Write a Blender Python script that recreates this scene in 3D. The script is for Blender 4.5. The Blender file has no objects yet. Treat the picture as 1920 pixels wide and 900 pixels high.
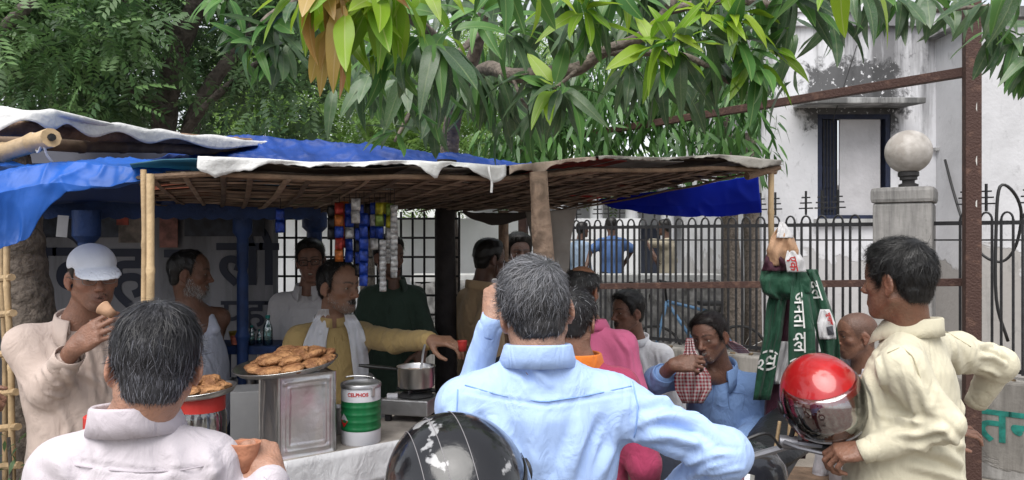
import bpy, bmesh, math, random
import numpy as np
from mathutils import Vector, Matrix, Quaternion
R = math.radians
PI = math.pi
random.seed(7); np.random.seed(7)
SC = bpy.context.scene
COL = SC.collection
# ---------------------------------------------------------------- camera, sky, sun, exposure
F = 1397.0            # focal length in photograph pixels (1920 wide)
CAMZ = 1.70
HORY = 450.0          # horizon row in the photograph
cd = bpy.data.cameras.new('camera'); cam = bpy.data.objects.new('camera', cd); COL.objects.link(cam)
cam.location = (0, 0, CAMZ); cam.rotation_euler = (R(90), 0, 0)
cd.sensor_width = 36; cd.lens = 36 * F / 1920; cd.shift_y = 0
cd.clip_start = .05; cd.clip_end = 600
SC.camera = cam
W = bpy.data.worlds.new('World'); SC.world = W; W.use_nodes = True
nt = W.node_tree; nt.nodes.clear()
SUN_EL, SUN_AZ = R(62), R(200)      # azimuth from +Y clockwise: behind the camera, a little to its left
sky = nt.nodes.new('ShaderNodeTexSky'); sky.sky_type = 'NISHITA'; sky.sun_disc = False
sky.sun_elevation = SUN_EL; sky.sun_rotation = SUN_AZ; sky.dust_density = 1.5; sky.air_density = 1.0; sky.ozone_density = 1.0
hs = nt.nodes.new('ShaderNodeHueSaturation'); hs.inputs['Saturation'].default_value = .22   # veiled, overcast sky
bg = nt.nodes.new('ShaderNodeBackground'); bg.inputs['Strength'].default_value = .10
wo = nt.nodes.new('ShaderNodeOutputWorld')
nt.links.new(sky.outputs[0], hs.inputs['Color']); nt.links.new(hs.outputs[0], bg.inputs['Color']); nt.links.new(bg.outputs[0], wo.inputs['Surface'])
sl = bpy.data.lights.new('sun', 'SUN'); sl.energy = 2.0; sl.angle = R(60); sl.color = (1, .97, .92)
sun = bpy.data.objects.new('sun', sl); COL.objects.link(sun)
sd = Vector((math.sin(SUN_AZ) * math.cos(SUN_EL), math.cos(SUN_AZ) * math.cos(SUN_EL), math.sin(SUN_EL)))
sun.rotation_euler = sd.to_track_quat('Z', 'Y').to_euler()
vs = SC.view_settings; vs.view_transform = 'Standard'; vs.look = 'None'; vs.exposure = 1.15; vs.gamma = 1; vs.use_curve_mapping = False
SC.cycles.max_bounces = 8; SC.cycles.diffuse_bounces = 4; SC.cycles.glossy_bounces = 3; SC.cycles.transmission_bounces = 6; SC.cycles.transparent_max_bounces = 10
SC.cycles.use_denoising = True; SC.cycles.caustics_reflective = False; SC.cycles.caustics_refractive = False

def P(px, py, d):
    """point at depth d (metres along the view axis) seen at photograph pixel px, py"""
    return Vector(((px - 960) / F * d, d, CAMZ - (py - HORY) / F * d))
def V(*a): return Vector(a)
def mpp(d): return d / F            # metres per photograph pixel at depth d

# ---------------------------------------------------------------- materials
MATS = {}
def mat(name, col=(.5, .5, .5), rough=.6, var=.12, vscale=8., bump=0., bscale=60., metal=0., spec=.5, attr=False, sheen=0., sss=0., alpha=1., trans=0., coat=0., ior=1.45, dist=0., detail=4., col2=None, mixlo=.35, mixhi=.65, gen=False):
    if name in MATS: return MATS[name]
    m = bpy.data.materials.new(name); m.use_nodes = True; MATS[name] = m
    t = m.node_tree; b = t.nodes['Principled BSDF']; L = t.links.new
    tc = t.nodes.new('ShaderNodeTexCoord'); src = tc.outputs['Generated' if gen else 'Object']
    b.inputs['Roughness'].default_value = rough; b.inputs['Metallic'].default_value = metal
    b.inputs['Specular IOR Level'].default_value = spec; b.inputs['IOR'].default_value = ior
    if sheen: b.inputs['Sheen Weight'].default_value = sheen
    if sss:
        b.inputs['Subsurface Weight'].default_value = sss; b.inputs['Subsurface Radius'].default_value = (.9, .35, .2); b.inputs['Subsurface Scale'].default_value = .008
    if alpha < 1: b.inputs['Alpha'].default_value = alpha
    if trans: b.inputs['Transmission Weight'].default_value = trans
    if coat: b.inputs['Coat Weight'].default_value = coat; b.inputs['Coat Roughness'].default_value = .06
    n = t.nodes.new('ShaderNodeTexNoise'); n.inputs['Scale'].default_value = vscale; n.inputs['Detail'].default_value = detail; n.inputs['Distortion'].default_value = dist
    L(src, n.inputs['Vector'])
    mr = t.nodes.new('ShaderNodeMapRange'); mr.inputs[1].default_value = mixlo; mr.inputs[2].default_value = mixhi
    L(n.outputs['Fac'], mr.inputs[0])
    mx = t.nodes.new('ShaderNodeMix'); mx.data_type = 'RGBA'
    L(mr.outputs[0], mx.inputs['Factor'])
    if attr:
        at = t.nodes.new('ShaderNodeAttribute'); at.attribute_name = 'Col'
        lo = t.nodes.new('ShaderNodeMix'); lo.data_type = 'RGBA'; lo.blend_type = 'MULTIPLY'; lo.inputs['Factor'].default_value = 1
        L(at.outputs['Color'], lo.inputs[6]); lo.inputs[7].default_value = (1 - var, 1 - var * .9, 1 - var * .8, 1)
        L(lo.outputs[2], mx.inputs[6]); L(at.outputs['Color'], mx.inputs[7])
    else:
        c2 = col2 if col2 else tuple(min(1, c * (1 + var)) for c in col)
        c1 = col if col2 else tuple(c * (1 - var) for c in col)
        mx.inputs[6].default_value = (*c1, 1); mx.inputs[7].default_value = (*c2, 1)
    L(mx.outputs[2], b.inputs['Base Color'])
    if bump:
        n2 = t.nodes.new('ShaderNodeTexNoise'); n2.inputs['Scale'].default_value = bscale; n2.inputs['Detail'].default_value = 5
        L(src, n2.inputs['Vector'])
        bp = t.nodes.new('ShaderNodeBump'); bp.inputs['Strength'].default_value = bump; bp.inputs['Distance'].default_value = .02
        L(n2.outputs['Fac'], bp.inputs['Height']); L(bp.outputs[0], b.inputs['Normal'])
    return m
def cloth(name, col, var=.05, stripe=None, wr=.35, rough=.8, sheen=.25, trans=False):
    """woven cloth: fine weave relief, soft crumple relief, optional woven stripe (colour, per metre, width)"""
    if name in MATS: return MATS[name]
    m = mat(name, col, rough, var, 5., sheen=0.0, spec=.25)
    t = m.node_tree; b = t.nodes['Principled BSDF']; L = t.links.new
    tc = [x for x in t.nodes if x.type == 'TEX_COORD'][0].outputs['Object']
    mp = t.nodes.new('ShaderNodeMapping'); mp.inputs['Scale'].default_value = (1, 1, .55); L(tc, mp.inputs[0])
    n1 = t.nodes.new('ShaderNodeTexNoise'); n1.inputs['Scale'].default_value = 17; n1.inputs['Detail'].default_value = 3; n1.inputs['Distortion'].default_value = 1.3; L(mp.outputs[0], n1.inputs['Vector'])
    n2 = t.nodes.new('ShaderNodeTexNoise'); n2.inputs['Scale'].default_value = 420; n2.inputs['Detail'].default_value = 1; L(tc, n2.inputs['Vector'])
    b1 = t.nodes.new('ShaderNodeBump'); b1.inputs['Strength'].default_value = wr; b1.inputs['Distance'].default_value = .022; 
    n3 = t.nodes.new('ShaderNodeTexNoise'); n3.noise_type = 'RIDGED_MULTIFRACTAL'; n3.inputs['Scale'].default_value = 6.5; n3.inputs['Detail'].default_value = 2.5; n3.inputs['Roughness'].default_value = .45; n3.inputs['Distortion'].default_value = .7; L(mp.outputs[0], n3.inputs['Vector'])
    ma = t.nodes.new('ShaderNodeMath'); ma.operation = 'MULTIPLY_ADD'; ma.inputs[1].default_value = .22; L(n3.outputs['Fac'], ma.inputs[0]); L(n1.outputs['Fac'], ma.inputs[2]); L(ma.outputs[0], b1.inputs['Height'])
    b2 = t.nodes.new('ShaderNodeBump'); b2.inputs['Strength'].default_value = .25; b2.inputs['Distance'].default_value = .002; L(n2.outputs['Fac'], b2.inputs['Height']); L(b1.outputs[0], b2.inputs['Normal'])
    L(b2.outputs[0], b.inputs['Normal'])
    b.inputs['Sheen Weight'].default_value = sheen * .4; b.inputs['Sheen Roughness'].default_value = .6
    if stripe:
        sc, per, wd, amt = stripe
        at = t.nodes.new('ShaderNodeAttribute'); at.attribute_name = 'UVW'
        sp = t.nodes.new('ShaderNodeSeparateXYZ'); L(at.outputs['Vector'], sp.inputs[0])
        mu = t.nodes.new('ShaderNodeMath'); mu.operation = 'MULTIPLY'; mu.inputs[1].default_value = per; L(sp.outputs[0], mu.inputs[0])
        fr = t.nodes.new('ShaderNodeMath'); fr.operation = 'FRACT'; L(mu.outputs[0], fr.inputs[0])
        lt = t.nodes.new('ShaderNodeMath'); lt.operation = 'LESS_THAN'; lt.inputs[1].default_value = wd; L(fr.outputs[0], lt.inputs[0])
        am = t.nodes.new('ShaderNodeMath'); am.operation = 'MULTIPLY'; am.inputs[1].default_value = amt; L(lt.outputs[0], am.inputs[0])
        mx = t.nodes.new('ShaderNodeMix'); mx.data_type = 'RGBA'; L(am.outputs[0], mx.inputs['Factor'])
        old = b.inputs['Base Color'].links[0].from_socket; L(old, mx.inputs[6]); mx.inputs[7].default_value = (*sc, 1); L(mx.outputs[2], b.inputs['Base Color'])
    return m
def two_sided_thin(m, tr=.35, col=None):
    """let some light through a thin sheet or leaf"""
    t = m.node_tree; b = t.nodes['Principled BSDF']; o = [x for x in t.nodes if x.type == 'OUTPUT_MATERIAL'][0]
    tl = t.nodes.new('ShaderNodeBsdfTranslucent'); ms = t.nodes.new('ShaderNodeMixShader'); ms.inputs[0].default_value = tr
    if col: tl.inputs[0].default_value = (*col, 1)
    else: t.links.new(b.inputs['Base Color'].links[0].from_socket, tl.inputs[0])
    t.links.new(b.outputs[0], ms.inputs[1]); t.links.new(tl.outputs[0], ms.inputs[2]); t.links.new(ms.outputs[0], o.inputs['Surface'])
    return m

# ---------------------------------------------------------------- scene objects
def tag(o, label=None, cat=None, group=None, kind=None):
    if label: o['label'] = label
    if cat: o['category'] = cat
    if group: o['group'] = group
    if kind: o['kind'] = kind
    return o
def empty(name, loc=(0, 0, 0), rz=0.):
    o = bpy.data.objects.new(name, None); COL.objects.link(o); o.location = loc; o.rotation_euler = (0, 0, rz); o.empty_display_size = .1
    return o
def thing(name, label, cat, loc=(0, 0, 0), group=None, rz=0.): return tag(empty(name, loc, rz), label, cat, group)
def link(name, me, parent=None, m=None, world=True):
    o = bpy.data.objects.new(name, me); COL.objects.link(o)
    if m is not None and len(me.materials) == 0: me.materials.append(m)
    if parent is not None:
        o.parent = parent
        if world:
            pm = Matrix.LocRotScale(parent.location, parent.rotation_euler, parent.scale)
            if parent.parent is not None: pm = Matrix.LocRotScale(parent.parent.location, parent.parent.rotation_euler, parent.parent.scale) @ parent.matrix_parent_inverse @ pm
            o.matrix_parent_inverse = pm.inverted()
    return o
def mesh_np(name, v, f, smooth=True, col=None, uvw=None):
    """v (N,3); f (M,4) quads or (M,3) tris"""
    me = bpy.data.meshes.new(name); v = np.asarray(v, np.float32); f = np.asarray(f, np.int32)
    n = f.shape[1]
    me.vertices.add(len(v)); me.vertices.foreach_set('co', v.ravel())
    me.loops.add(f.size); me.loops.foreach_set('vertex_index', f.ravel())
    me.polygons.add(len(f)); me.polygons.foreach_set('loop_start', np.arange(len(f), dtype=np.int32) * n)
    me.polygons.foreach_set('use_smooth', np.full(len(f), smooth))
    me.update(calc_edges=True); me.validate()
    if col is not None:
        a = me.color_attributes.new('Col', 'FLOAT_COLOR', 'POINT'); c = np.ones((len(v), 4), np.float32); c[:, :3] = col; a.data.foreach_set('color', c.ravel())
    if uvw is not None:
        a = me.attributes.new('UVW', 'FLOAT_VECTOR', 'POINT'); a.data.foreach_set('vector', np.asarray(uvw, np.float32).ravel())
    return me

class MB:
    """collects boxes, tubes, lathes and sheets; build() makes them ONE mesh"""
    def __init__(s): s.v = []; s.f = []; s.mi = []; s.cm = 0
    def put(s, vs, fs, M=None):
        o = len(s.v)
        s.v += [tuple(M @ Vector(v)) for v in vs] if M is not None else [tuple(v) for v in vs]
        s.f += [tuple(i + o for i in f) for f in fs]; s.mi += [s.cm] * len(fs)
        return s
    def box(s, size, M=None, bev=0.):
        x, y, z = [a / 2 for a in size]
        if bev <= 0:
            vs = [(sx * x, sy * y, sz * z) for sx in (-1, 1) for sy in (-1, 1) for sz in (-1, 1)]
            return s.put(vs, [(0, 1, 3, 2), (4, 6, 7, 5), (0, 4, 5, 1), (2, 3, 7, 6), (0, 2, 6, 4), (1, 5, 7, 3)], M)
        bm = bmesh.new(); bmesh.ops.create_cube(bm, size=1); bmesh.ops.scale(bm, vec=size, verts=bm.verts)
        bmesh.ops.bevel(bm, geom=list(bm.edges), offset=bev, segments=2, affect='EDGES', profile=.6)
        bm.verts.index_update(); r = ([v.co.copy() for v in bm.verts], [[v.index for v in f.verts] for f in bm.faces]); bm.free()
        return s.put(r[0], r[1], M)
    def bar(s, a, b, w, h=None, up=(0, 0, 1), bev=0.):
        a, b = Vector(a), Vector(b); h = h or w
        return s.box((w, h, (b - a).length), frame((a + b) / 2, b - a, up), bev)
    def tube(s, pts, rad, n=8, caps=True, flat=1., up=None):
        pts = [Vector(p) for p in pts]; rs = rad if isinstance(rad, (list, tuple)) else [rad] * len(pts)
        o = len(s.v); t0 = (pts[1] - pts[0]).normalized()
        u = Vector(up) if up else (Vector((0, 0, 1)) if abs(t0.z) < .9 else Vector((1, 0, 0)))
        for i, p in enumerate(pts):
            t = (pts[min(i + 1, len(pts) - 1)] - pts[max(i - 1, 0)]).normalized()
            x = u.cross(t)
            x = x.normalized() if x.length > 1e-5 else t.orthogonal().normalized()
            y = t.cross(x); u = y
            for k in range(n):
                a = 2 * PI * k / n; s.v.append(tuple(p + x * math.cos(a) * rs[i] + y * math.sin(a) * rs[i] * flat))
        for i in range(len(pts) - 1):
            for k in range(n): s.f.append((o + i * n + k, o + i * n + (k + 1) % n, o + (i + 1) * n + (k + 1) % n, o + (i + 1) * n + k)); s.mi.append(s.cm)
        if caps:
            s.f.append(tuple(o + k for k in range(n))[::-1]); s.f.append(tuple(o + (len(pts) - 1) * n + k for k in range(n))); s.mi += [s.cm] * 2
        return s
    def lathe(s, prof, n=24, M=None, cap0=True, cap1=True, a0=0., a1=2 * PI):
        full = abs(a1 - a0 - 2 * PI) < 1e-6; vs = []; fs = []; m = n if full else n + 1
        for r, z in prof:
            for k in range(m): a = a0 + (a1 - a0) * k / n; vs.append((r * math.cos(a), r * math.sin(a), z))
        for i in range(len(prof) - 1):
            for k in range(n):
                k2 = (k + 1) % m; fs.append((i * m + k, i * m + k2, (i + 1) * m + k2, (i + 1) * m + k))
        if full and cap0 and prof[0][0] > 1e-4: fs.append(tuple(range(m))[::-1])
        if full and cap1 and prof[-1][0] > 1e-4: fs.append(tuple((len(prof) - 1) * m + k for k in range(m)))
        return s.put(vs, fs, M)
    def sheet(s, fn, nu, nv, thick=0.):
        """fn(u,v)->point for u,v in 0..1"""
        vs = [fn(i / nu, j / nv) for j in range(nv + 1) for i in range(nu + 1)]
        fs = [(j * (nu + 1) + i, j * (nu + 1) + i + 1, (j + 1) * (nu + 1) + i + 1, (j + 1) * (nu + 1) + i) for j in range(nv) for i in range(nu)]
        if thick:
            N = len(vs); nrm = [Vector() for _ in vs]
            for f in fs:
                a = (Vector(vs[f[2]]) - Vector(vs[f[0]])).cross(Vector(vs[f[3]]) - Vector(vs[f[1]]))
                for i in f: nrm[i] += a
            v2 = [Vector(p) - (q.normalized() if q.length > 0 else q) * thick for p, q in zip(vs, nrm)]
            fb = [tuple(i + N for i in f)[::-1] for f in fs]; rim = []
            w = nu + 1
            edge = [j for j in range(nu + 1)] + [r * w + nu for r in range(1, nv + 1)] + [nv * w + c for c in range(nu - 1, -1, -1)] + [r * w for r in range(nv - 1, 0, -1)]
            for a, b in zip(edge, edge[1:] + edge[:1]): rim.append((b, a, a + N, b + N))
            vs = list(vs) + v2; fs = fs + fb + rim
        return s.put(vs, fs)
    def build(s, name, m=None, parent=None, smooth=False, world=True):
        me = bpy.data.meshes.new(name); me.from_pydata([tuple(v) for v in s.v], [], s.f); 
        ms = m if isinstance(m, (list, tuple)) else [m]
        for x in ms:
            if x: me.materials.append(x)
        me.update()
        if len(ms) > 1: me.polygons.foreach_set('material_index', s.mi)
        if smooth:
            me.polygons.foreach_set('use_smooth', [True] * len(me.polygons))
            if smooth != 'all': me.set_sharp_from_angle(angle=R(38))
        return link(name, me, parent, None, world)
def frame(o, z, up=(0, 0, 1)):
    """matrix at o whose local z points along z and local y is close to up"""
    z = Vector(z).normalized(); up = Vector(up)
    x = up.cross(z)
    x = x.normalized() if x.length > 1e-5 else z.orthogonal().normalized()
    y = z.cross(x)
    return Matrix(((x.x, y.x, z.x, o[0]), (x.y, y.y, z.y, o[1]), (x.z, y.z, z.z, o[2]), (0, 0, 0, 1)))
def T(x, y, z, rz=0., rx=0., ry=0., s=1.): return Matrix.Translation((x, y, z)) @ Matrix.Rotation(rz, 4, 'Z') @ Matrix.Rotation(ry, 4, 'Y') @ Matrix.Rotation(rx, 4, 'X') @ Matrix.Diagonal((s, s, s, 1))
def clone(o, parent=None):
    c = o.copy(); COL.objects.link(c)
    if parent is not None: c.parent = parent
    for ch in o.children: clone(ch, c)
    return c
def text_mesh(name, s, size, m, M, parent=None, ext=.0015, shear=0., xs=1., bold=0.):
    """flat painted lettering as mesh; M carries it to its place (text runs along local x, up along local y)"""
    cu = bpy.data.curves.new(name, 'FONT'); cu.body = s; cu.size = size; cu.extrude = ext; cu.align_x = 'LEFT'; cu.align_y = 'BOTTOM_BASELINE'; cu.shear = shear; cu.offset = bold; cu.resolution_u = 3
    o = bpy.data.objects.new(name, cu); COL.objects.link(o)
    dg = bpy.context.evaluated_depsgraph_get(); dg.update()
    me = bpy.data.meshes.new_from_object(o.evaluated_get(dg)); bpy.data.objects.remove(o)
    me.transform(M @ Matrix.Diagonal((xs, 1, 1, 1))); me.materials.clear(); me.materials.append(m); me.name = name
    return link(name, me, parent)

def spline(pts, k=5):
    """Catmull-Rom through the points"""
    p = [Vector(x) for x in pts]; p = [p[0] * 2 - p[1]] + p + [p[-1] * 2 - p[-2]]; out = []
    for i in range(1, len(p) - 2):
        a, b, c, d = p[i - 1:i + 3]
        for j in range(k):
            t = j / k; out.append(.5 * ((2 * b) + (c - a) * t + (2 * a - 5 * b + 4 * c - d) * t * t + (3 * b - a - 3 * c + d) * t ** 3))
    return out + [p[-2]]
def lerp(a, b, t): return a + (b - a) * t
def quad(a, b, c, d, u, v): return Vector(a).lerp(Vector(b), u).lerp(Vector(d).lerp(Vector(c), u), v)

def clear(name, tint=(.9, .92, .93), refl=.15, rough=.05):
    """thin clear plastic or glass: tinted see-through sheet with a glossy surface"""
    if name in MATS: return MATS[name]
    m = bpy.data.materials.new(name); m.use_nodes = True; MATS[name] = m; t = m.node_tree; t.nodes.clear(); L = t.links.new
    o = t.nodes.new('ShaderNodeOutputMaterial'); tr = t.nodes.new('ShaderNodeBsdfTransparent'); tr.inputs[0].default_value = (*tint, 1)
    g = t.nodes.new('ShaderNodeBsdfGlossy'); g.inputs['Roughness'].default_value = rough
    n = t.nodes.new('ShaderNodeTexNoise'); n.inputs['Scale'].default_value = 14; n.inputs['Detail'].default_value = 6
    mr = t.nodes.new('ShaderNodeMapRange'); mr.inputs[3].default_value = refl * .4; mr.inputs[4].default_value = refl * 1.5; L(n.outputs['Fac'], mr.inputs[0])
    fr = t.nodes.new('ShaderNodeFresnel'); fr.inputs[0].default_value = 1.4
    ad = t.nodes.new('ShaderNodeMath'); ad.operation = 'ADD'; L(mr.outputs[0], ad.inputs[0]); L(fr.outputs[0], ad.inputs[1]); ad.use_clamp = True
    mx = t.nodes.new('ShaderNodeMixShader'); L(ad.outputs[0], mx.inputs[0]); L(tr.outputs[0], mx.inputs[1]); L(g.outputs[0], mx.inputs[2]); L(mx.outputs[0], o.inputs[0])
    return m
# ---------------------------------------------------------------- implicit surfaces (people, helmets) meshed with surface nets
def npv(v): return np.array((v[0], v[1], v[2]), np.float32)
class Fr:
    """local frame: columns of Rm are the local axes in world space"""
    def __init__(s, o, Rm=None, sc=1.): s.o = npv(o); s.R = np.eye(3, dtype=np.float32) if Rm is None else np.array(Rm, np.float32); s.s = sc
    def loc(s, p): return ((p - s.o) @ s.R) / s.s
    def w(s, q): return s.o + s.R @ (npv(q) * s.s)
    def wd(s, q): return s.R @ npv(q)
WORLD = Fr((0, 0, 0))
def rotm(yaw=0., pitch=0., roll=0.):
    """yaw about z (0 = facing +Y, away from the camera; 180 = facing it), pitch>0 looks up, roll>0 leans to its right"""
    return np.array(Matrix.Rotation(R(yaw), 3, 'Z') @ Matrix.Rotation(R(pitch), 3, 'X') @ Matrix.Rotation(R(roll), 3, 'Y'), np.float32)
def smin(a, b, k):
    if k <= 0: return np.minimum(a, b)
    h = np.maximum(k - np.abs(a - b), 0) / k
    return np.minimum(a, b) - h * h * (k * .25)
class SDF:
    def __init__(s): s.pr = []
    def add(s, fn, c, rad, k, op, fr): s.pr.append((fn, fr.w(c), rad * fr.s, k * fr.s, op, fr)); return s
    def cap(s, a, b, ra, rb=None, k=.015, op=1, fr=WORLD):
        a = npv(a); b = npv(b); rb = ra if rb is None else rb; ba = b - a; L2 = float(ba @ ba) + 1e-12
        def fn(p):
            q = p - a; h = np.clip(q @ ba / L2, 0, 1)
            q = q - h[:, None] * ba
            return np.sqrt(np.einsum('ij,ij->i', q, q)) - (ra + (rb - ra) * h)
        return s.add(fn, (a + b) / 2, math.sqrt(L2) / 2 + max(ra, rb), k, op, fr)
    def ell(s, c, r, k=.015, op=1, fr=WORLD, rot=None):
        c = npv(c); r = npv(r); M = None if rot is None else np.array(rot, np.float32)
        def fn(p):
            q = p - c
            if M is not None: q = q @ M
            a = q / r; b = a / r
            k0 = np.sqrt(np.einsum('ij,ij->i', a, a)); k1 = np.sqrt(np.einsum('ij,ij->i', b, b)) + 1e-9
            return k0 * (k0 - 1) / k1
        return s.add(fn, c, float(r.max()), k, op, fr)
    def box(s, c, hs, rd=.01, k=.01, op=1, fr=WORLD, rot=None):
        c = npv(c); hs = npv(hs); M = None if rot is None else np.array(rot, np.float32)
        def fn(p):
            q = p - c
            if M is not None: q = q @ M
            q = np.abs(q) - hs + rd
            return np.sqrt((np.maximum(q, 0) ** 2).sum(1)) + np.minimum(q.max(1), 0) - rd
        return s.add(fn, c, float(np.linalg.norm(hs)), k, op, fr)
    def fun(s, fn, c, rad, k=.01, op=1, fr=WORLD): return s.add(fn, c, rad, k, op, fr)
    def ev(s, p, pr=None):
        d = np.full(len(p), 10., np.float32); cache = {}
        for fn, c, rad, k, op, fr in (s.pr if pr is None else pr):
            q = p
            if fr is not WORLD:
                q = cache.get(id(fr))
                if q is None: q = fr.loc(p); cache[id(fr)] = q
            e = fn(q)
            if fr.s != 1: e = e * fr.s
            if op == 1: d = smin(d, e, k)
            elif op == -1: d = -smin(-d, e, k)
            else: d = -smin(-d, -e, k)
        return d
    def march(s, px, py, d0=.6, d1=6.):
        """first surface point along the camera ray through photograph pixel px, py (arrays)"""
        dr = np.stack([(np.asarray(px, float) - 960) / F, np.ones(len(px)), -(np.asarray(py, float) - HORY) / F], 1).astype(np.float32)
        ln = np.linalg.norm(dr, axis=1); t = np.full(len(px), d0, np.float32); o = np.array((0, 0, CAMZ), np.float32)
        for _ in range(70): t = np.minimum(t + s.ev(o + dr * t[:, None]) / ln * .85, d1)
        return o + dr * t[:, None], t < d1 - .01
    def grad(s, p, e=.004):
        g = np.stack([s.ev(p + np.eye(3, dtype=np.float32)[i] * e) - s.ev(p - np.eye(3, dtype=np.float32)[i] * e) for i in range(3)], 1)
        return g / (np.linalg.norm(g, axis=1, keepdims=True) + 1e-9)
    def fold_lines(s, folds):
        """pixel polylines -> list of (points on the surface, r, rise, op), all marched at once"""
        segs = []
        for f in folds:
            pts = np.array(f['pts'], float); n = max(3, len(pts) * 4); t = np.linspace(0, len(pts) - 1, n); segs.append((np.interp(t, range(len(pts)), pts[:, 0]), np.interp(t, range(len(pts)), pts[:, 1])))
        if not segs: return []
        w, ok = s.march(np.concatenate([a for a, b in segs]), np.concatenate([b for a, b in segs])); out = []; i = 0
        for f, (a, b) in zip(folds, segs):
            q = w[i:i + len(a)][ok[i:i + len(a)]]; i += len(a)
            if len(q) > 2: out.append((q, f['r'], f['rise'], f['op']))
        return out
    def bounds(s):
        u = [(c - rad, c + rad) for fn, c, rad, k, op, fr in s.pr if op == 1]
        return np.min([a for a, b in u], 0) - .02, np.max([b for a, b in u], 0) + .02
    def mesh(s, h=.005, lo=None, hi=None, B=16):
        l, u = s.bounds(); lo = l if lo is None else np.maximum(l, lo); hi = u if hi is None else np.minimum(u, hi)
        bs = B * h; nb = np.ceil((hi - lo) / bs).astype(int); NC = nb * B + 4
        ii = np.stack(np.meshgrid(*[np.arange(n) for n in nb], indexing='ij'), -1).reshape(-1, 3)
        cen = (lo + (ii + .5) * bs).astype(np.float32); d = s.ev(cen); Rb = bs * .87
        act = ii[np.abs(d) < Rb * 1.35 + .012]
        g = np.arange(B + 1); base = np.stack(np.meshgrid(g, g, g, indexing='ij'), -1).reshape(-1, 3).astype(np.float32) * h
        KV = []; KK = []; QF = []
        C = np.array([[x, y, z] for x in (0, 1) for y in (0, 1) for z in (0, 1)])
        ED = [(0, 1), (2, 3), (4, 5), (6, 7), (0, 2), (1, 3), (4, 6), (5, 7), (0, 4), (1, 5), (2, 6), (3, 7)]
        key = lambda c: ((c[:, 0] + 1) * NC[1] + c[:, 1] + 1) * NC[2] + c[:, 2] + 1
        allc = np.array([x[1] for x in s.pr]); allr = np.array([x[2] + abs(x[3]) + .012 for x in s.pr])
        for b in act:
            o = (lo + b * bs).astype(np.float32); cc = o + bs / 2
            near = np.linalg.norm(allc - cc, axis=1) < allr + Rb
            pr = [x for x, q in zip(s.pr, near) if q]
            if not any(x[4] == 1 for x in pr): continue
            v = s.ev(base + o, pr)
            if v.min() > 0 or v.max() < 0: continue
            v = v.reshape(B + 1, B + 1, B + 1); ins = v < 0
            cs = [ins[x:x + B, y:y + B, z:z + B] for x, y, z in C]; sm = sum(c.astype(np.int8) for c in cs)
            cell = np.argwhere((sm > 0) & (sm < 8))
            if len(cell) == 0: continue
            cv = np.stack([v[cell[:, 0] + x, cell[:, 1] + y, cell[:, 2] + z] for x, y, z in C], 1)
            acc = np.zeros((len(cell), 3)); cnt = np.zeros(len(cell))
            for a, c in ED:
                va, vc = cv[:, a], cv[:, c]; mk = (va < 0) != (vc < 0)
                t = np.where(mk, va / np.where(mk, va - vc, 1), 0)
                acc += np.where(mk[:, None], C[a] + (C[c] - C[a]) * t[:, None], 0); cnt += mk
            KV.append(o + (cell + acc / cnt[:, None]) * h); gb = b * B
            KK.append(key(cell + gb))
            for ax in range(3):
                sl0 = [slice(0, B)] * 3; sl1 = [slice(0, B)] * 3; sl1[ax] = slice(1, B + 1)
                i0 = ins[tuple(sl0)]; i1 = ins[tuple(sl1)]; e = np.argwhere(i0 != i1)
                if len(e) == 0: continue
                fl = i0[e[:, 0], e[:, 1], e[:, 2]]; u1 = np.zeros(3, int); u2 = np.zeros(3, int); u1[(ax + 1) % 3] = 1; u2[(ax + 2) % 3] = 1
                eg = e + gb; q = np.stack([key(eg - u1 - u2), key(eg - u2), key(eg), key(eg - u1)], 1)
                q[~fl] = q[~fl][:, ::-1]; QF.append(q)
        if not KV: return np.zeros((0, 3)), np.zeros((0, 4), int)
        KV = np.concatenate(KV); KK = np.concatenate(KK); QF = np.concatenate(QF)
        so = np.argsort(KK); KK = KK[so]; KV = KV[so]
        ix = np.searchsorted(KK, QF); ix = np.minimum(ix, len(KK) - 1); ok = (KK[ix] == QF).all(1)
        return KV, ix[ok]
def smooth_mesh(v, f, it=1, w=.5):
    e = np.concatenate([f[:, [0, 1]], f[:, [1, 2]], f[:, [2, 3]], f[:, [3, 0]]]); n = len(v)
    for _ in range(it):
        acc = np.zeros_like(v); cnt = np.zeros(n)
        for a, b in ((0, 1), (1, 0)):
            for c in range(3): acc[:, c] += np.bincount(e[:, a], v[e[:, b], c], n)
            cnt += np.bincount(e[:, a], minlength=n)
        v = v * (1 - w) + w * acc / np.maximum(cnt, 1)[:, None]
    return v
def vnormals(v, f):
    fn = np.cross(v[f[:, 2]] - v[f[:, 0]], v[f[:, 3]] - v[f[:, 1]] if f.shape[1] == 4 else v[f[:, 1]] - v[f[:, 0]])
    n = np.zeros_like(v)
    for i in range(f.shape[1]):
        for c in range(3): n[:, c] += np.bincount(f[:, i], fn[:, c], len(v))
    return n / (np.linalg.norm(n, axis=1, keepdims=True) + 1e-12)
def wob(p, sc, seed=0, oct=3):
    """cheap smooth noise, about -1..1"""
    rs = np.random.RandomState(seed); out = np.zeros(len(p)); a = 1.; tot = 0
    for o in range(oct):
        for _ in range(3):
            k = rs.normal(size=3); k /= np.linalg.norm(k); out += a * np.sin(p @ k * sc * (1 + .35 * rs.rand()) * 6.283 + rs.rand() * 6.28 + 1.2 * np.sin(p @ np.roll(k, 1) * sc * 3.1)); tot += a
        a *= .5; sc *= 2.1
    return out / tot * 1.6

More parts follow.
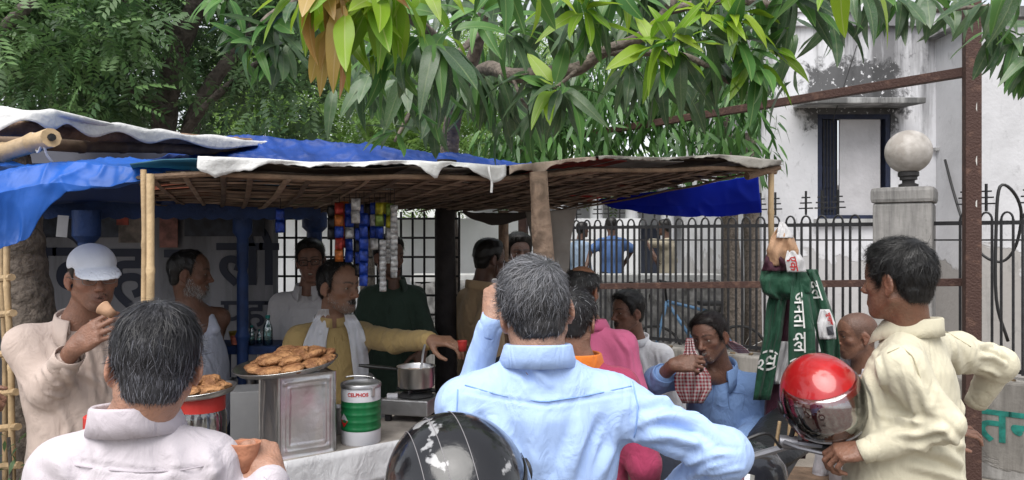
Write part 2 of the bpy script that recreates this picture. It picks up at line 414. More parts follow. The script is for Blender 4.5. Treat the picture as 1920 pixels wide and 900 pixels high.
def fold_disp(v, lines, gain=1.):
    """height field of folds and creases over vertices v"""
    h = np.zeros(len(v))
    for q, r, rise, op in lines:
        r = r * .78
        lo, hi = q.min(0) - r * 3.2, q.max(0) + r * 3.2; m = np.where(((v > lo) & (v < hi)).all(1))[0]
        if len(m) == 0: continue
        p = v[m]; best = np.full(len(m), 1e3); tb = np.zeros(len(m)); L = len(q) - 1
        for i in range(L):
            ab = q[i + 1] - q[i]; l2 = float(ab @ ab) + 1e-9
            if l2 > .012: continue
            t = np.clip((p - q[i]) @ ab / l2, 0, 1); d = np.linalg.norm(p - q[i] - t[:, None] * ab, axis=1); k = d < best; best[k] = d[k]; tb[k] = (i + t[k]) / L
        tap = np.sin(PI * np.clip(tb * .92 + .04, 0, 1)) ** .6; x = best / r
        h[m] += op * gain * rise * tap * (np.exp(-(x * 1.15) ** 2) - .42 * np.exp(-((x - 1.75) / .65) ** 2))
    return h
def crumple(u, sc, seed):
    """sharp-edged cloth crumple, about -1..1"""
    a = 1 - np.abs(wob(u, sc, seed, 2)) * 1.3; b = 1 - np.abs(wob(u * np.array((1.3, 1.3, .7)), sc * 2.2, seed + 7, 2)) * 1.3
    return np.clip(a, 0, 1) ** 2.2 * .7 + np.clip(b, 0, 1) ** 2 * .35 - .35
# ---------------------------------------------------------------- people
def lin(r, g, b): return tuple(((c / 255) / 12.92 if c / 255 <= .04045 else ((c / 255 + .055) / 1.055) ** 2.4) for c in (r, g, b))
M_skin = mat('skin', attr=True, rough=.42, var=.2, vscale=34, bump=.25, bscale=150, spec=.5, sss=.06, detail=7.)
M_hair = mat('hair', attr=True, rough=.42, var=.25, vscale=60, spec=.45)
M_eye = mat('eye', attr=True, rough=.12, var=.02, spec=.6)
def add_head(s, fr, o):
    """o: shape options"""
    jw = o.get('jaw', 1.); ns = o.get('nose', 1.); ch = o.get('cheek', 1.); fa = o.get('fat', 0.); mo = o.get('mouth', 0.)
    k = .02
    s.ell((0, -.006, .040), (.0745, .0945, .084), k, fr=fr)
    s.ell((0, .034, .046), (.058, .053, .058), .03, fr=fr)
    s.ell((0, .034, -.02), (.058 + fa, .056, .068), .03, fr=fr)
    s.ell((0, .042, -.062 - mo * .3), (.042 * jw + fa, .042, .046), .025, fr=fr)
    s.cap((-.012 * jw, .07, -.088 - mo), (.012 * jw, .07, -.088 - mo), .0175, k=.02, fr=fr)
    for sg in (-1, 1):
        s.cap((sg * .053 * jw, -.004, -.042), (sg * .018 * jw, .06, -.084 - mo), .017 + fa * .5, .015, .02, fr=fr)
        s.ell((sg * .044, .058, -.012), (.019 * ch, .018 * ch, .016), .018, fr=fr)
        s.cap((sg * .046, .068, .033), (sg * .013, .0865, .031), .0085, .009, .012, fr=fr)
        s.ell((sg * .0315, .100, .011), (.0175, .0165, .0115), .010, op=-1, fr=fr)
        s.ell((sg * .0315, .0750, .0185), (.0165, .0132, .0068), .004, fr=fr)
        s.ell((sg * .0315, .0740, .0035), (.0155, .0125, .0058), .004, fr=fr)
        rm = np.array(Matrix.Rotation(sg * R(22), 3, 'Z') @ Matrix.Rotation(R(-12), 3, 'X'))
        s.ell((sg * .0795, -.010, .002), (.0075, .0195, .032), .005, fr=fr, rot=rm)
        s.ell((sg * .0775, -.004, -.026), (.0065, .0095, .011), .005, fr=fr)
        s.ell((sg * .0875, -.006, .004), (.0055, .0105, .018), .005, op=-1, fr=fr, rot=rm)
    s.cap((0, .0865, .024), (0, .108 + .004 * (ns - 1), -.018), .0075, .0105 * ns, .010, fr=fr)
    s.ell((0, .1105, -.022), (.0115 * ns, .0115 * ns, .0095 * ns), .007, fr=fr)
    for sg in (-1, 1): s.ell((sg * .0125 * ns, .1000, -.026), (.0080 * ns, .0105, .0075), .005, fr=fr)
    s.ell((0, .0700, -.055), (.028, .0255, .028), .014, fr=fr)
    for sg in (-1, 1):
        s.cap((sg * .0235, .0855, -.0605 - mo * .2), (sg * .003, .0955, -.0545), .0038, .0052, .006, fr=fr)
        s.cap((sg * .0215, .0855, -.0635 - mo * .6), (0, .0925, -.0685 - mo), .0040, .0062, .006, fr=fr)
    s.cap((-.021, .100, -.0610 - mo * .4), (.021, .100, -.0610 - mo * .4), .0032 + mo * .45, k=.006, op=-1, fr=fr)
def head_paint(v, fr, o):
    """vertex colours of skin in head-local space"""
    q = fr.loc(v.astype(np.float32)); base = np.array(o['skin']); c = np.tile(base, (len(v), 1)).astype(float)
    def soft(cen, r, col, amt):
        nonlocal c
        d = np.sqrt((((q - npv(cen)) / npv(r)) ** 2).sum(1)); w = np.clip((1.25 - d) / .5, 0, 1)[:, None] * amt
        c = c * (1 - w) + np.array(col) * w
    mo = o.get('mouth', 0.); lip = o.get('lip', (base[0] * .85, base[1] * .62, base[2] * .66)); bw = o.get('brow', (.012, .009, .008))
    soft((0, .1, -.03), (.03, .03, .03), base * np.array((1.12, .98, .95)), .5)
    for sg in (-1, 1):
        soft((sg * .046, .07, -.02), (.02, .03, .018), base * np.array((1.12, .96, .93)), .5)
        soft((sg * .0315, .085, .003), (.021, .02, .013), base * .62, .6)
        soft((sg * .0795, -.01, 0), (.012, .022, .034), base * np.array((1.1, .9, .86)), .6)
        for t in np.linspace(0, 1, 6): soft((sg * (.011 + .037 * t), .090 - .022 * t * t, .0325 + .006 * math.sin(t * 2.4)), (.0065, .02, .0042 - .0012 * t), bw, .85)
    soft((0, .095, -.0545), (.022, .016, .0055), lip, .85); soft((0, .093, -.0685 - mo), (.020, .016, .0062), lip, .85)
    if mo: soft((0, .088, -.061 - mo * .45), (.016, .02, .002 + mo * .42), (.03, .012, .01), 1); soft((0, .09, -.0585), (.012, .012, .003), (.55, .5, .42), .9)
    for cen, r, col, amt in o.get('paint', []): soft(cen, r, col, amt)
    return c
def zmin_line(y, o):
    rc = o.get('recede', 0.); nape = o.get('nape', -.06)
    ys = [-.2, -.05, -.033, -.026, -.005, .012, .02, .034 - rc * .3, .05 - rc * .6, .072 - rc, .1 - rc, .2]
    zs = [nape, nape + .006, -.04, .012, .033, .020, -.008, .010, .052, .088, .094, .096]
    if o.get('recede', 0) > .02: zs[8] = .06; zs[9] = .105; zs[10] = .135; zs[11] = .16
    return np.interp(y, ys, zs)
def strands(roots, nrm, dirs, L, w, cols, lift=.25, curl=.35, seg=3, droop=.0, rnd=.3, seed=1):
    rs = np.random.RandomState(seed); n = len(roots); L = L * (.7 + .6 * rs.rand(n))[:, None]
    d = dirs + rs.normal(size=(n, 3)) * rnd; d -= nrm * (d * nrm).sum(1, keepdims=True) * .9; d /= np.linalg.norm(d, axis=1, keepdims=True) + 1e-9
    side = np.cross(d, nrm); side /= np.linalg.norm(side, axis=1, keepdims=True) + 1e-9
    P_ = [roots - nrm * .003]; c = (rs.rand(n, 1) - .5) * curl
    for i in range(seg):
        t = i / seg; stp = d + nrm * (lift * (1 - 1.6 * t) - (i + .5) / seg * L / .09) + side * c * (i + 1); stp[:, 2] -= droop * (i + .5)
        stp /= np.linalg.norm(stp, axis=1, keepdims=True); P_.append(P_[-1] + stp * L / seg)
    V_ = []; w = w * (.8 + .4 * rs.rand(n, 1)); sv = side * .8 + nrm * (rs.rand(n, 1) - .5) * 1.2
    for i in range(seg + 1):
        ww = w * (1 - .75 * (i / seg) ** 2); V_ += [P_[i] - sv * ww / 2, P_[i] + sv * ww / 2]
    V_ = np.stack(V_, 1); m = 2 * (seg + 1); v = V_.reshape(-1, 3)
    q = np.array([[2 * i, 2 * i + 1, 2 * i + 3, 2 * i + 2] for i in range(seg)]); f = (np.arange(n)[:, None, None] * m + q[None]).reshape(-1, 4)
    return v, f, np.repeat(cols, m, 0)
def make_hair(root, fr, o, seed):
    h = o['hair']; th = h.get('th', .009); top = h.get('top', .006); hs = SDF()
    def fn(q):
        def el(c, r): a = (q - npv(c)) / npv(r); b = a / npv(r); k0 = np.sqrt((a * a).sum(1)); return k0 * (k0 - 1) / (np.sqrt((b * b).sum(1)) + 1e-9)
        d = smin(el((0, -.006, .040), (.0745, .0945, .084)), el((0, .034, .046), (.058, .053, .058)), .03)
        d = smin(d, el((0, -.035, -.03), (.052, .05, .07)), .02); d = smin(d, el((0, .034, -.02), (.058, .056, .068)), .03)
        kp = (q[:, 2] - zmin_line(q[:, 1], h)) * .7
        if h.get('bald'):
            bc, br = h['bald']; kp = np.minimum(kp, np.sqrt((((q - npv(bc)) / npv(br)) ** 2).sum(1)) * min(br) - min(br))
        t = th * np.clip(kp / .022, 0, 1) ** .6 + top * np.clip((q[:, 2] - .05) / .07, 0, 1) * np.clip(kp / .02, 0, 1)
        t = t + wob(q, 22, seed, 2) * h.get('lump', .0022)
        return np.maximum(d - t, -kp)
    hs.fun(fn, (0, 0, .03), .16, 0, 1, fr)
    v, f = hs.mesh(h.get('res', .0055) * fr.s)
    if len(v) == 0: return
    v = smooth_mesh(v, f, 2); n = vnormals(v, f); rs = np.random.RandomState(seed)
    q = fr.loc(v.astype(np.float32)); nl = n @ fr.R
    c0 = np.array(h['col']); c1 = np.array(h.get('gray', h['col'])); gp = h.get('gp', 0.)
    sc = c0 * (1 - gp * .5) + c1 * gp * .5; scol = np.tile(sc * .8, (len(v), 1))
    NS = h.get('n', 3000); ok = np.where((nl[:, 2] > -.75))[0]; idx = rs.choice(ok, NS)
    rt = v[idx] + rs.normal(size=(NS, 3)) * .0025; nn = n[idx]; ql = q[idx]
    wh = npv(h.get('whorl', (.012, -.062, .10))); d = ql - wh
    fw = np.clip((ql[:, 1] + .02) / .06, 0, 1)[:, None] * np.clip((ql[:, 2] - .06) / .04, 0, 1)[:, None]
    d = d / (np.linalg.norm(d, axis=1, keepdims=True) + 1e-6) * (1 - .6 * fw) + npv(h.get('comb', (.35, .6, 0))) * fw
    d[:, 2] -= .25 * np.clip((.05 - ql[:, 2]) / .06, 0, 1)
    dw = d @ fr.R.T
    pg = gp * (1 + h.get('side_gray', 0.) * np.clip((.03 - ql[:, 2]) / .05, -1, 1) + h.get('front_gray', 0.) * np.clip((ql[:, 1]) / .08, -1, 1))
    g = (rs.rand(NS) < pg)[:, None]; cols = np.where(g, c1, c0) * (.6 + .8 * rs.rand(NS, 1))
    Ls = h.get('len', .03) * np.clip(.45 + (ql[:, 2] + .05) / .12, .4, 1.15)
    sv, sf, scl = strands(rt, nn, dw, Ls[:, None] * fr.s, h.get('w', .0014), cols, h.get('lift', .16), h.get('curl', .3), 3, h.get('droop', .0), h.get('rnd', .2), seed)
    me = mesh_np('hair', np.concatenate([v, sv]), np.concatenate([f, sf + len(v)]), True, np.concatenate([scol, scl]))
    ob = link('hair', me, root, M_hair); ob['kind'] = 'stuff'; return ob
def make_eye(root, fr, sg, gaze=(0, 1, 0)):
    bm = bmesh.new(); bmesh.ops.create_uvsphere(bm, u_segments=16, v_segments=12, radius=.0122 * fr.s)
    v = np.array([x.co[:] for x in bm.verts]); c = fr.w((sg * .0315, .0735, .0105)); g = np.array(Vector(gaze).normalized()); g = fr.wd(g)
    ca = v @ g / (.0122 * fr.s); col = np.tile(np.array((.5, .45, .4)), (len(v), 1)); col[ca > .84] = (.02, .012, .008)
    me = bpy.data.meshes.new('eye'); bm.to_mesh(me); bm.free(); me.transform(Matrix.Translation(Vector(c.tolist())))
    a = me.color_attributes.new('Col', 'FLOAT_COLOR', 'POINT'); cc = np.ones((len(v), 4), np.float32); cc[:, :3] = col; a.data.foreach_set('color', cc.ravel())
    me.polygons.foreach_set('use_smooth', [True] * len(me.polygons))
    return link('eye', me, root, M_eye)
FL = [(.044, .026, .021), (.049, .030, .022), (.045, .028, .021), (.035, .021, .018)]
def hand_frame(wrist, fingers, back, sc=1.):
    """x along the fingers, z out of the back of the hand"""
    x = Vector(fingers).normalized(); z = Vector(back); z = (z - x * z.dot(x)).normalized(); y = z.cross(x)
    return Fr(wrist, np.array([x, y, z]).T, sc)
def add_hand(s, fr, side, curl=((25, 30, 20),) * 4, spread=4., thumb=((.55, .75, -.25), (.85, .4, -.35), (.95, .2, -.3))):
    """side: +1 puts the thumb on local +y, -1 on local -y"""
    ys = [.029, .0095, -.0105, -.029]
    for i in range(4):
        s.cap((.0, ys[i] * .55 * side, 0), (.088 - (.0, -.003, .002, .011)[i], ys[i] * side, .0015), .0135, .0115, .012, fr=fr)
        a = np.array((.088 - (.0, -.003, .002, .011)[i], ys[i] * side, .0)); ang = 0.; sp = R(spread * (1.5 - i)) * side
        for j in range(3):
            ang += R(curl[i][j]); dr = np.array((math.cos(ang) * math.cos(sp), math.cos(ang) * math.sin(sp), -math.sin(ang)))
            b = a + dr * FL[i][j]; r0 = (.0093, .0083, .0077)[j] * (1, 1.02, .98, .88)[i]; s.cap(a, b, r0 * 1.04, r0 * .92, .003, fr=fr); a = b
    s.ell((.045, 0, -.004), (.045, .037, .0135), .01, fr=fr)
    a = np.array((.014, .024 * side, -.006)); Ls = (.043, .033, .027)
    for j in range(3):
        d = np.array(thumb[j]) * (1, side, 1); d = d / np.linalg.norm(d); b = a + d * Ls[j]; r0 = (.0145, .0108, .0095)[j]; s.cap(a, b, r0, r0 * (.82, .93, .85)[j], .008 if j == 0 else .003, fr=fr); a = b
def collar(root, N, Rm, m, rx=.071, ry=.080, h=.036, leaf=.046, gap=30., tilt=12., drop=.022, band=False, pt=.03, yoff=.004, zoff=.014):
    """shirt collar round the neck base N; gap = opening at the front in degrees"""
    nA = 40; prof = [(0, -.012), (-.002, h * .5), (-.002, h), (.002, h + .004), (.006, h), (.012, h - leaf * .5), (.019, h - leaf)]
    if band: prof = [(0, -.012), (-.001, h * .5), (-.001, h), (.002, h + .002), (.005, h), (.005, h * .4), (.006, -.012)]
    v = []; f = []
    for i in range(nA + 1):
        th = R(gap / 2) + (2 * PI - R(gap)) * i / nA; ct = math.cos(th); fr_ = max(0, ct) ** 2
        for j, (dr, z) in enumerate(prof):
            if not band and j >= 5: z -= pt * fr_ * (j - 4) / 2; dr += .016 * fr_
            zz = z - drop * (ct + 1) / 2
            v.append(((rx + dr) * math.sin(th), (ry + dr) * ct + yoff - math.tan(R(tilt)) * (z + .01), zz + zoff))
    m_ = len(prof)
    for i in range(nA):
        for j in range(m_ - 1): f.append((i * m_ + j, i * m_ + j + 1, (i + 1) * m_ + j + 1, (i + 1) * m_ + j))
    v = np.array(v) @ np.array(Rm).T + np.array(N)
    o = link('collar', mesh_np('collar', v, f), root, m)
    sm = o.modifiers.new('thick', 'SOLIDIFY'); sm.thickness = .0022; sm.offset = 0
    return o
def cuff(root, c, ax, r, L, m, flat=.85, up=(0, 0, 1)):
    b = MB(); ax = Vector(ax).normalized(); c = Vector(c)
    pr = [(r * .93, .001), (r * 1.0, -L * .1), (r * 1.05, 0), (r * 1.05, L * .6), (r * 1.03, L), (r * .95, L + .001), (r * .9, L * .6)]
    M = frame(c, ax, up) @ Matrix.Diagonal((1, flat, 1, 1)); b.lathe(pr, 20, M, False, False)
    return b.build('cuff', m, root, 'all')
def mesh_uvw(v, Rm, N): return (v - np.array(N)) @ np.array(Rm)
def person(label, head, yaw, pitch=0., roll=0., hs=1., N=None, tyaw=None, lean=(0, 0), hw=.20, girth=1., depth=1., arms=None, o=None, shirt=None, shirt_name='shirt', cat='person', res=.005,
           sres=.007, folds=None, collar_kw=None, trousers=None, legs=None, ground=0., feet=True, sleeve=1., hem=-.66, torso_skin=False, tank=None, seed=1, group=None, wr=.0028, gaze=None, eyes=True, lo=None, shr=1., necktop=None, shl=None, shz=-.075, head_fn=None):
    """head: world point between the ears. N: world point of the neck base. arms: {'L': dict(elbow, wrist, hand), 'R': ...}"""
    head = Vector(head); o = dict(o or {}); o.setdefault('skin', (.2, .1, .062)); tyaw = yaw if tyaw is None else tyaw
    Rh = rotm(yaw, pitch, roll); hf = Fr(head, Rh, hs)
    if N is None: N = Vector(hf.w((0, -.045, -.165)).tolist())
    N = Vector(N)
    Rt = np.array(Matrix.Rotation(R(tyaw), 3, 'Z') @ Matrix.Rotation(R(lean[0]), 3, 'X') @ Matrix.Rotation(R(lean[1]), 3, 'Y'), np.float32)
    tf = Fr(N, Rt); pel = Vector(tf.w((0, 0, -.52)).tolist())
    root = thing('person', label, cat, (pel.x, pel.y, ground), group)
    sk = SDF(); add_head(sk, hf, o)
    nr = o.get('neck', .054); sk.cap(hf.w((0, -.022, -.035)), N + Vector((0, 0, -.02)), nr * hs, nr * 1.06, .022)
    sk.cap(N, N.lerp(pel, .35), .055, .05, .03)
    sh = {}; arms = arms or {}; cloth_ = SDF(); g = girth
    cloth_.ell((0, .0, -.205), (hw * .90, .118 * depth, .185), .045, fr=tf); cloth_.ell((0, .012, -.36), (.158 * g, .122 * g * depth, .22), .06, fr=tf)
    if not tank: cloth_.cap((0, -.006, -.10), (0, -.010, -.018), .100, .064, .04, fr=tf)
    cloth_.ell((0, .004, -.55), (.172 * g, .128 * g * depth, .2), .06, fr=tf)
    if torso_skin:
        sk.ell((0, 0, -.18), (hw * .86, .108 * depth, .19), .05, fr=tf); sk.ell((0, .01, -.36), (.150 * g, .115 * g, .22), .06, fr=tf); sk.ell((0, 0, -.5), (.155 * g, .115 * g, .16), .05, fr=tf)
    for sd, sg in (('L', -1), ('R', 1)):
        a = dict(arms.get(sd, {})); S = Vector(tf.w((sg * (hw - .045), -.005, shz)).tolist())
        if shl and sd in shl: S = Vector(shl[sd])
        E = Vector(a['elbow']) if 'elbow' in a else Vector(tf.w((sg * (hw + .04), -.03, -.33)).tolist())
        Wr = Vector(a['wrist']) if 'wrist' in a else Vector(tf.w((sg * (hw + .045), .05, -.57)).tolist())
        sh[sd] = (S, E, Wr); ar = a.get('ar', 1.) * shr; sl = a.get('sleeve', sleeve)
        base = Vector(tf.w((sg * .05, -.008, -.034)).tolist())
        if not tank: cloth_.cap(base, S, .040, .057 * shr, .055)
        sk.cap(N + Vector((0, 0, -.03)), S, .04 if not torso_skin else .045, .045 if not torso_skin else .058, .03)
        sk.cap(S, E, .034 if not torso_skin else .052, .030 if not torso_skin else .037, .02); sk.cap(E, Wr, .034, .0265, .015)
        if not torso_skin:
            if sl >= 0:
                sE = E.lerp(Wr, max(.03, sl)); cloth_.cap(S, E, .060 * ar, .052 * ar, .05); cloth_.cap(E, sE, .053 * ar, (.053 - .013 * sl) * ar, .03)
                if a.get('cuff', True) and sl > .1:
                    ax = (Wr - E).normalized(); cuff(root, sE - ax * .012, ax, (.053 - .013 * sl) * ar * a.get('cr', .98), a.get('cl', .05), a.get('cm', shirt), up=(0, 0, 1) if abs(ax.z) < .9 else (1, 0, 0))
            else: cloth_.cap(S, S.lerp(E, .8), .066 * ar, .068 * ar, .05)
        hd = a.get('hand')
        if hd is None: hd = dict(fingers=tuple((Wr - E).normalized()), back=tuple(Vector(tf.wd((sg, 0, 0)).tolist())), curl=((20, 30, 20),) * 4)
        if hd is not False:
            hf_ = hand_frame(Wr, hd['fingers'], hd['back'], hd.get('sc', 1.))
            # thumb side: right hand, back of hand towards z, fingers x -> thumb on +y for the left hand, -y for the right
            add_hand(sk, hf_, hd.get('side', 1 if sd == 'R' else -1), hd.get('curl', ((25, 30, 20),) * 4), hd.get('spread', 4.), hd.get('thumb', ((.55, .75, -.25), (.85, .4, -.35), (.95, .2, -.3))))
            sk.cap(Wr + (E - Wr).normalized() * .03, Vector(hf_.w((.03, 0, 0)).tolist()), .025, .022, .012)
    v, f = sk.mesh(res, None if lo is None else np.array(lo, float)); c = head_paint(v, hf, o)
    bh = o.get('hair')
    q = hf.loc(v.astype(np.float32))
    if bh:
        kp = np.clip((q[:, 2] - zmin_line(q[:, 1], bh)) / .006, 0, 1) * (np.abs(q[:, 0]) < .088)
        if bh.get('bald'): kp *= np.clip((np.sqrt((((q - npv(bh['bald'][0])) / npv(bh['bald'][1])) ** 2).sum(1)) - .95) * 6, 0, 1)
        kp *= (q[:, 2] < .2) * (np.abs(q[:, 1]) < .2) * bh.get('scalp', .9); c = c * (1 - kp[:, None]) + np.array(bh['col']) * kp[:, None]
    nv = vnormals(v, f)
    link('body', mesh_np('body', v, f, True, c), root, M_skin)
    if bh and bh.get('n', 1) > 0: make_hair(root, hf, o, seed)
    for bd in o.get('beard', []):
        msk = np.zeros(len(v), bool)
        for cen, r in bd['mask']: msk |= (((q - npv(cen)) / npv(r)) ** 2).sum(1) < 1
        ids = np.where(msk)[0]
        if len(ids):
            rs = np.random.RandomState(seed + 5); ids = rs.choice(ids, bd.get('n', 700)); dl = np.tile(npv(bd.get('dir', (0, .35, -.9))), (len(ids), 1)); dl[:, 0] += q[ids, 0] * bd.get('fan', 4)
            g_ = rs.rand(len(ids), 1) < bd.get('gp', 0); cols = np.where(g_, np.array(bd.get('gray', (.45, .43, .4))), np.array(bd['col'])) * (.65 + .7 * rs.rand(len(ids), 1))
            sv, sf, sc_ = strands(v[ids] + rs.normal(size=(len(ids), 3)) * .002, nv[ids], dl @ hf.R.T, np.full((len(ids), 1), bd.get('len', .012)), bd.get('w', .0013), cols, bd.get('lift', .45), .3, 2, .1, .35, seed + 6)
            ob = link(bd.get('name', 'beard'), mesh_np('beard', sv, sf, True, sc_), root, M_hair); ob['kind'] = 'stuff'
    if eyes:
        for sg in (-1, 1): make_eye(root, hf, sg, gaze or (0, 1, 0))
    # shirt
    if tank:
        tank(cloth_, tf)
    if shirt is not None:
        lines = cloth_.fold_lines(folds or [])
        v, f = cloth_.mesh(sres, None if lo is None else np.array(lo, float)); nn = vnormals(v, f); u = mesh_uvw(v, Rt, N)
        amp = wob(u * np.array((1, 1, .6)), 4.5, seed, 2) * wr * .7 + crumple(u * np.array((1, 1, .75)), 5., seed + 3) * wr * 1.25 + fold_disp(v, lines, 1.75); v = v + nn * amp[:, None]
        keep = u[:, 2] > hem; fk = keep[f].all(1); u2 = u.copy(); u2[:, 0] = np.arctan2(u[:, 0], -u[:, 1] + 1e-6) * .16
        link(shirt_name, mesh_np(shirt_name, v, f[fk], True, None, np.stack([u[:, 0], u[:, 1], u[:, 2]], 1)), root, shirt)
    if collar_kw is not None: collar(root, N, Rt, **{'m': shirt, **collar_kw})
    # trousers and shoes
    if trousers is not None:
        ts = SDF(); ts.ell((0, 0, -.54), (.165 * g, .122 * g, .12), .05, fr=tf); sh_ = SDF()
        for sd, sg in (('L', -1), ('R', 1)):
            hp = Vector(tf.w((sg * .085, 0, -.56)).tolist())
            if legs: kn, an = Vector(legs[sd][0]), Vector(legs[sd][1])
            else:
                fwd = Vector((-math.sin(R(tyaw)), math.cos(R(tyaw)), 0)); rt_ = Vector((math.cos(R(tyaw)), math.sin(R(tyaw)), 0)); an = Vector((pel.x, pel.y, ground + .09)) + rt_ * sg * .1; kn = hp.lerp(an, .5) + fwd * .015
            ts.cap(hp, kn, .088, .064, .05); ts.cap(kn, an, .064, .05, .03)
            if feet:
                fwd = Vector((-math.sin(R(tyaw)), math.cos(R(tyaw)), 0)); sv = MB(); Mf = frame(Vector((an.x, an.y, an.z - .05)) + fwd * .05, fwd)
                sv.tube([Vector((an.x, an.y, an.z - .045)) - fwd * .09, Vector((an.x, an.y, an.z - .04)) - fwd * .07, Vector((an.x, an.y, an.z - .035)) + fwd * .02, Vector((an.x, an.y, an.z - .05)) + fwd * .12, Vector((an.x, an.y, an.z - .06)) + fwd * .17], [.025, .042, .045, .042, .02], 12, True, .85)
                sv.build('shoe', mat('shoe_leather', (.03, .022, .018), .5), root, 'all')
        v, f = ts.mesh(.014); link('trousers', mesh_np('trousers', v, f), root, trousers)
    return root, hf, tf, cloth_, sh

def drape(root, sdf, rows, m, name='scarf', off=.012, nu=14, per=6., amp=.006, thick=.003, depth=None, ups=4, uvw=True, seed=0):
    """cloth strip laid on a body: rows of (x left, x right, y) photograph pixels, run down the surface of sdf (or at given depths)"""
    rows = np.array(rows, float); t = np.linspace(0, len(rows) - 1, (len(rows) - 1) * ups + 1); ix = np.arange(len(rows))
    R_ = np.stack([np.interp(t, ix, rows[:, k]) for k in range(3)], 1); n = len(R_); us = np.linspace(0, 1, nu + 1)
    px = R_[:, 0:1] + (R_[:, 1:2] - R_[:, 0:1]) * us; py = np.repeat(R_[:, 2:3], nu + 1, 1)
    if depth is None:
        w, ok = sdf.march(px.ravel(), py.ravel()); d = w[:, 1].copy(); d[~ok] = np.nan; d = d.reshape(n, nu + 1); md = np.nanmedian(d); d = np.where(np.isnan(d), np.nanmax(np.where(np.isnan(d), -1, d), axis=1, keepdims=True), d); d = np.where(d < 0, md, d)
        for _ in range(3): d[1:-1] = (d[:-2] + d[1:-1] * 2 + d[2:]) / 4; d[:, 1:-1] = (d[:, :-2] + d[:, 1:-1] * 2 + d[:, 2:]) / 4
    else: d = np.repeat(np.interp(t, ix, depth)[:, None], nu + 1, 1)
    tt = np.linspace(0, 1, n)[:, None]; d = d - off - amp * np.sin(us[None] * per * 2 * PI + seed + 1.5 * np.sin(tt * 5 + seed)) - amp * .4 * np.sin(us[None] * per * 4.6 * PI + tt * 9)
    X = (px - 960) / F * d; Z = CAMZ - (py - HORY) / F * d; v = np.stack([X, d, Z], -1).reshape(-1, 3)
    f = np.array([(j * (nu + 1) + i, (j + 1) * (nu + 1) + i, (j + 1) * (nu + 1) + i + 1, j * (nu + 1) + i + 1) for j in range(n - 1) for i in range(nu)])
    wdt = np.mean(np.abs(rows[:, 1] - rows[:, 0])) * np.mean(d) / F; L = np.concatenate([[0], np.cumsum(np.linalg.norm(np.diff(v.reshape(n, nu + 1, 3)[:, nu // 2], axis=0), axis=1))])
    u = np.stack([np.repeat(us[None] * wdt * 1.6, n, 0), np.repeat(L[:, None], nu + 1, 1), np.zeros((n, nu + 1))], -1).reshape(-1, 3)
    o = link(name, mesh_np(name, v, f, True, None, u), root, m); sm = o.modifiers.new('thick', 'SOLIDIFY'); sm.thickness = thick; sm.offset = 0
    return o
def spectacles(root, hf, m, w=.024, h=.017, r=.0013):
    b = MB()
    for sg in (-1, 1):
        b.tube([Vector(hf.w((sg * .0325 + w * .95 * math.copysign(abs(math.cos(a)) ** .6, math.cos(a)), .104 - .006 * abs(math.cos(a)), .008 + h * math.copysign(abs(math.sin(a)) ** .6, math.sin(a)))).tolist()) for a in np.linspace(0, 2 * PI, 19)], r * hf.s, 5, False)
        b.tube([Vector(hf.w(q).tolist()) for q in ((sg * .055, .098, .014), (sg * .074, .07, .016), (sg * .081, .0, .016), (sg * .083, -.02, .002))], r * hf.s, 5)
    b.tube([Vector(hf.w(q).tolist()) for q in ((-.0095, .104, .012), (0, .107, .015), (.0095, .104, .012))], r * hf.s, 5)
    return b.build('spectacles', m, root, 'all')
def cup_at(name, c, r0, r1, h, m, label, cat, tilt=(0, 0), band=None, liquid=None):
    t = thing(name, label, cat, c); M = Matrix.Translation(c) @ Matrix.Rotation(tilt[0], 4, 'Y') @ Matrix.Rotation(tilt[1], 4, 'X')
    b = MB(); b.lathe([(0, 0), (r0, 0), (lerp(r0, r1, .5) * 1.01, h * .5), (r1, h * .93), (r1 * 1.05, h), (r1 * .98, h), (r1 * .92, h * .9), (r0 * .88, h * .1), (0, h * .08)], 24, M, False, False); b.build('cup_body', m, t, 'all')
    if liquid: b = MB(); b.lathe([(0, h * .8), (lerp(r0, r1, .8) * .92, h * .8)], 20, M, False, False); b.build('tea', liquid, t)
    return t, M
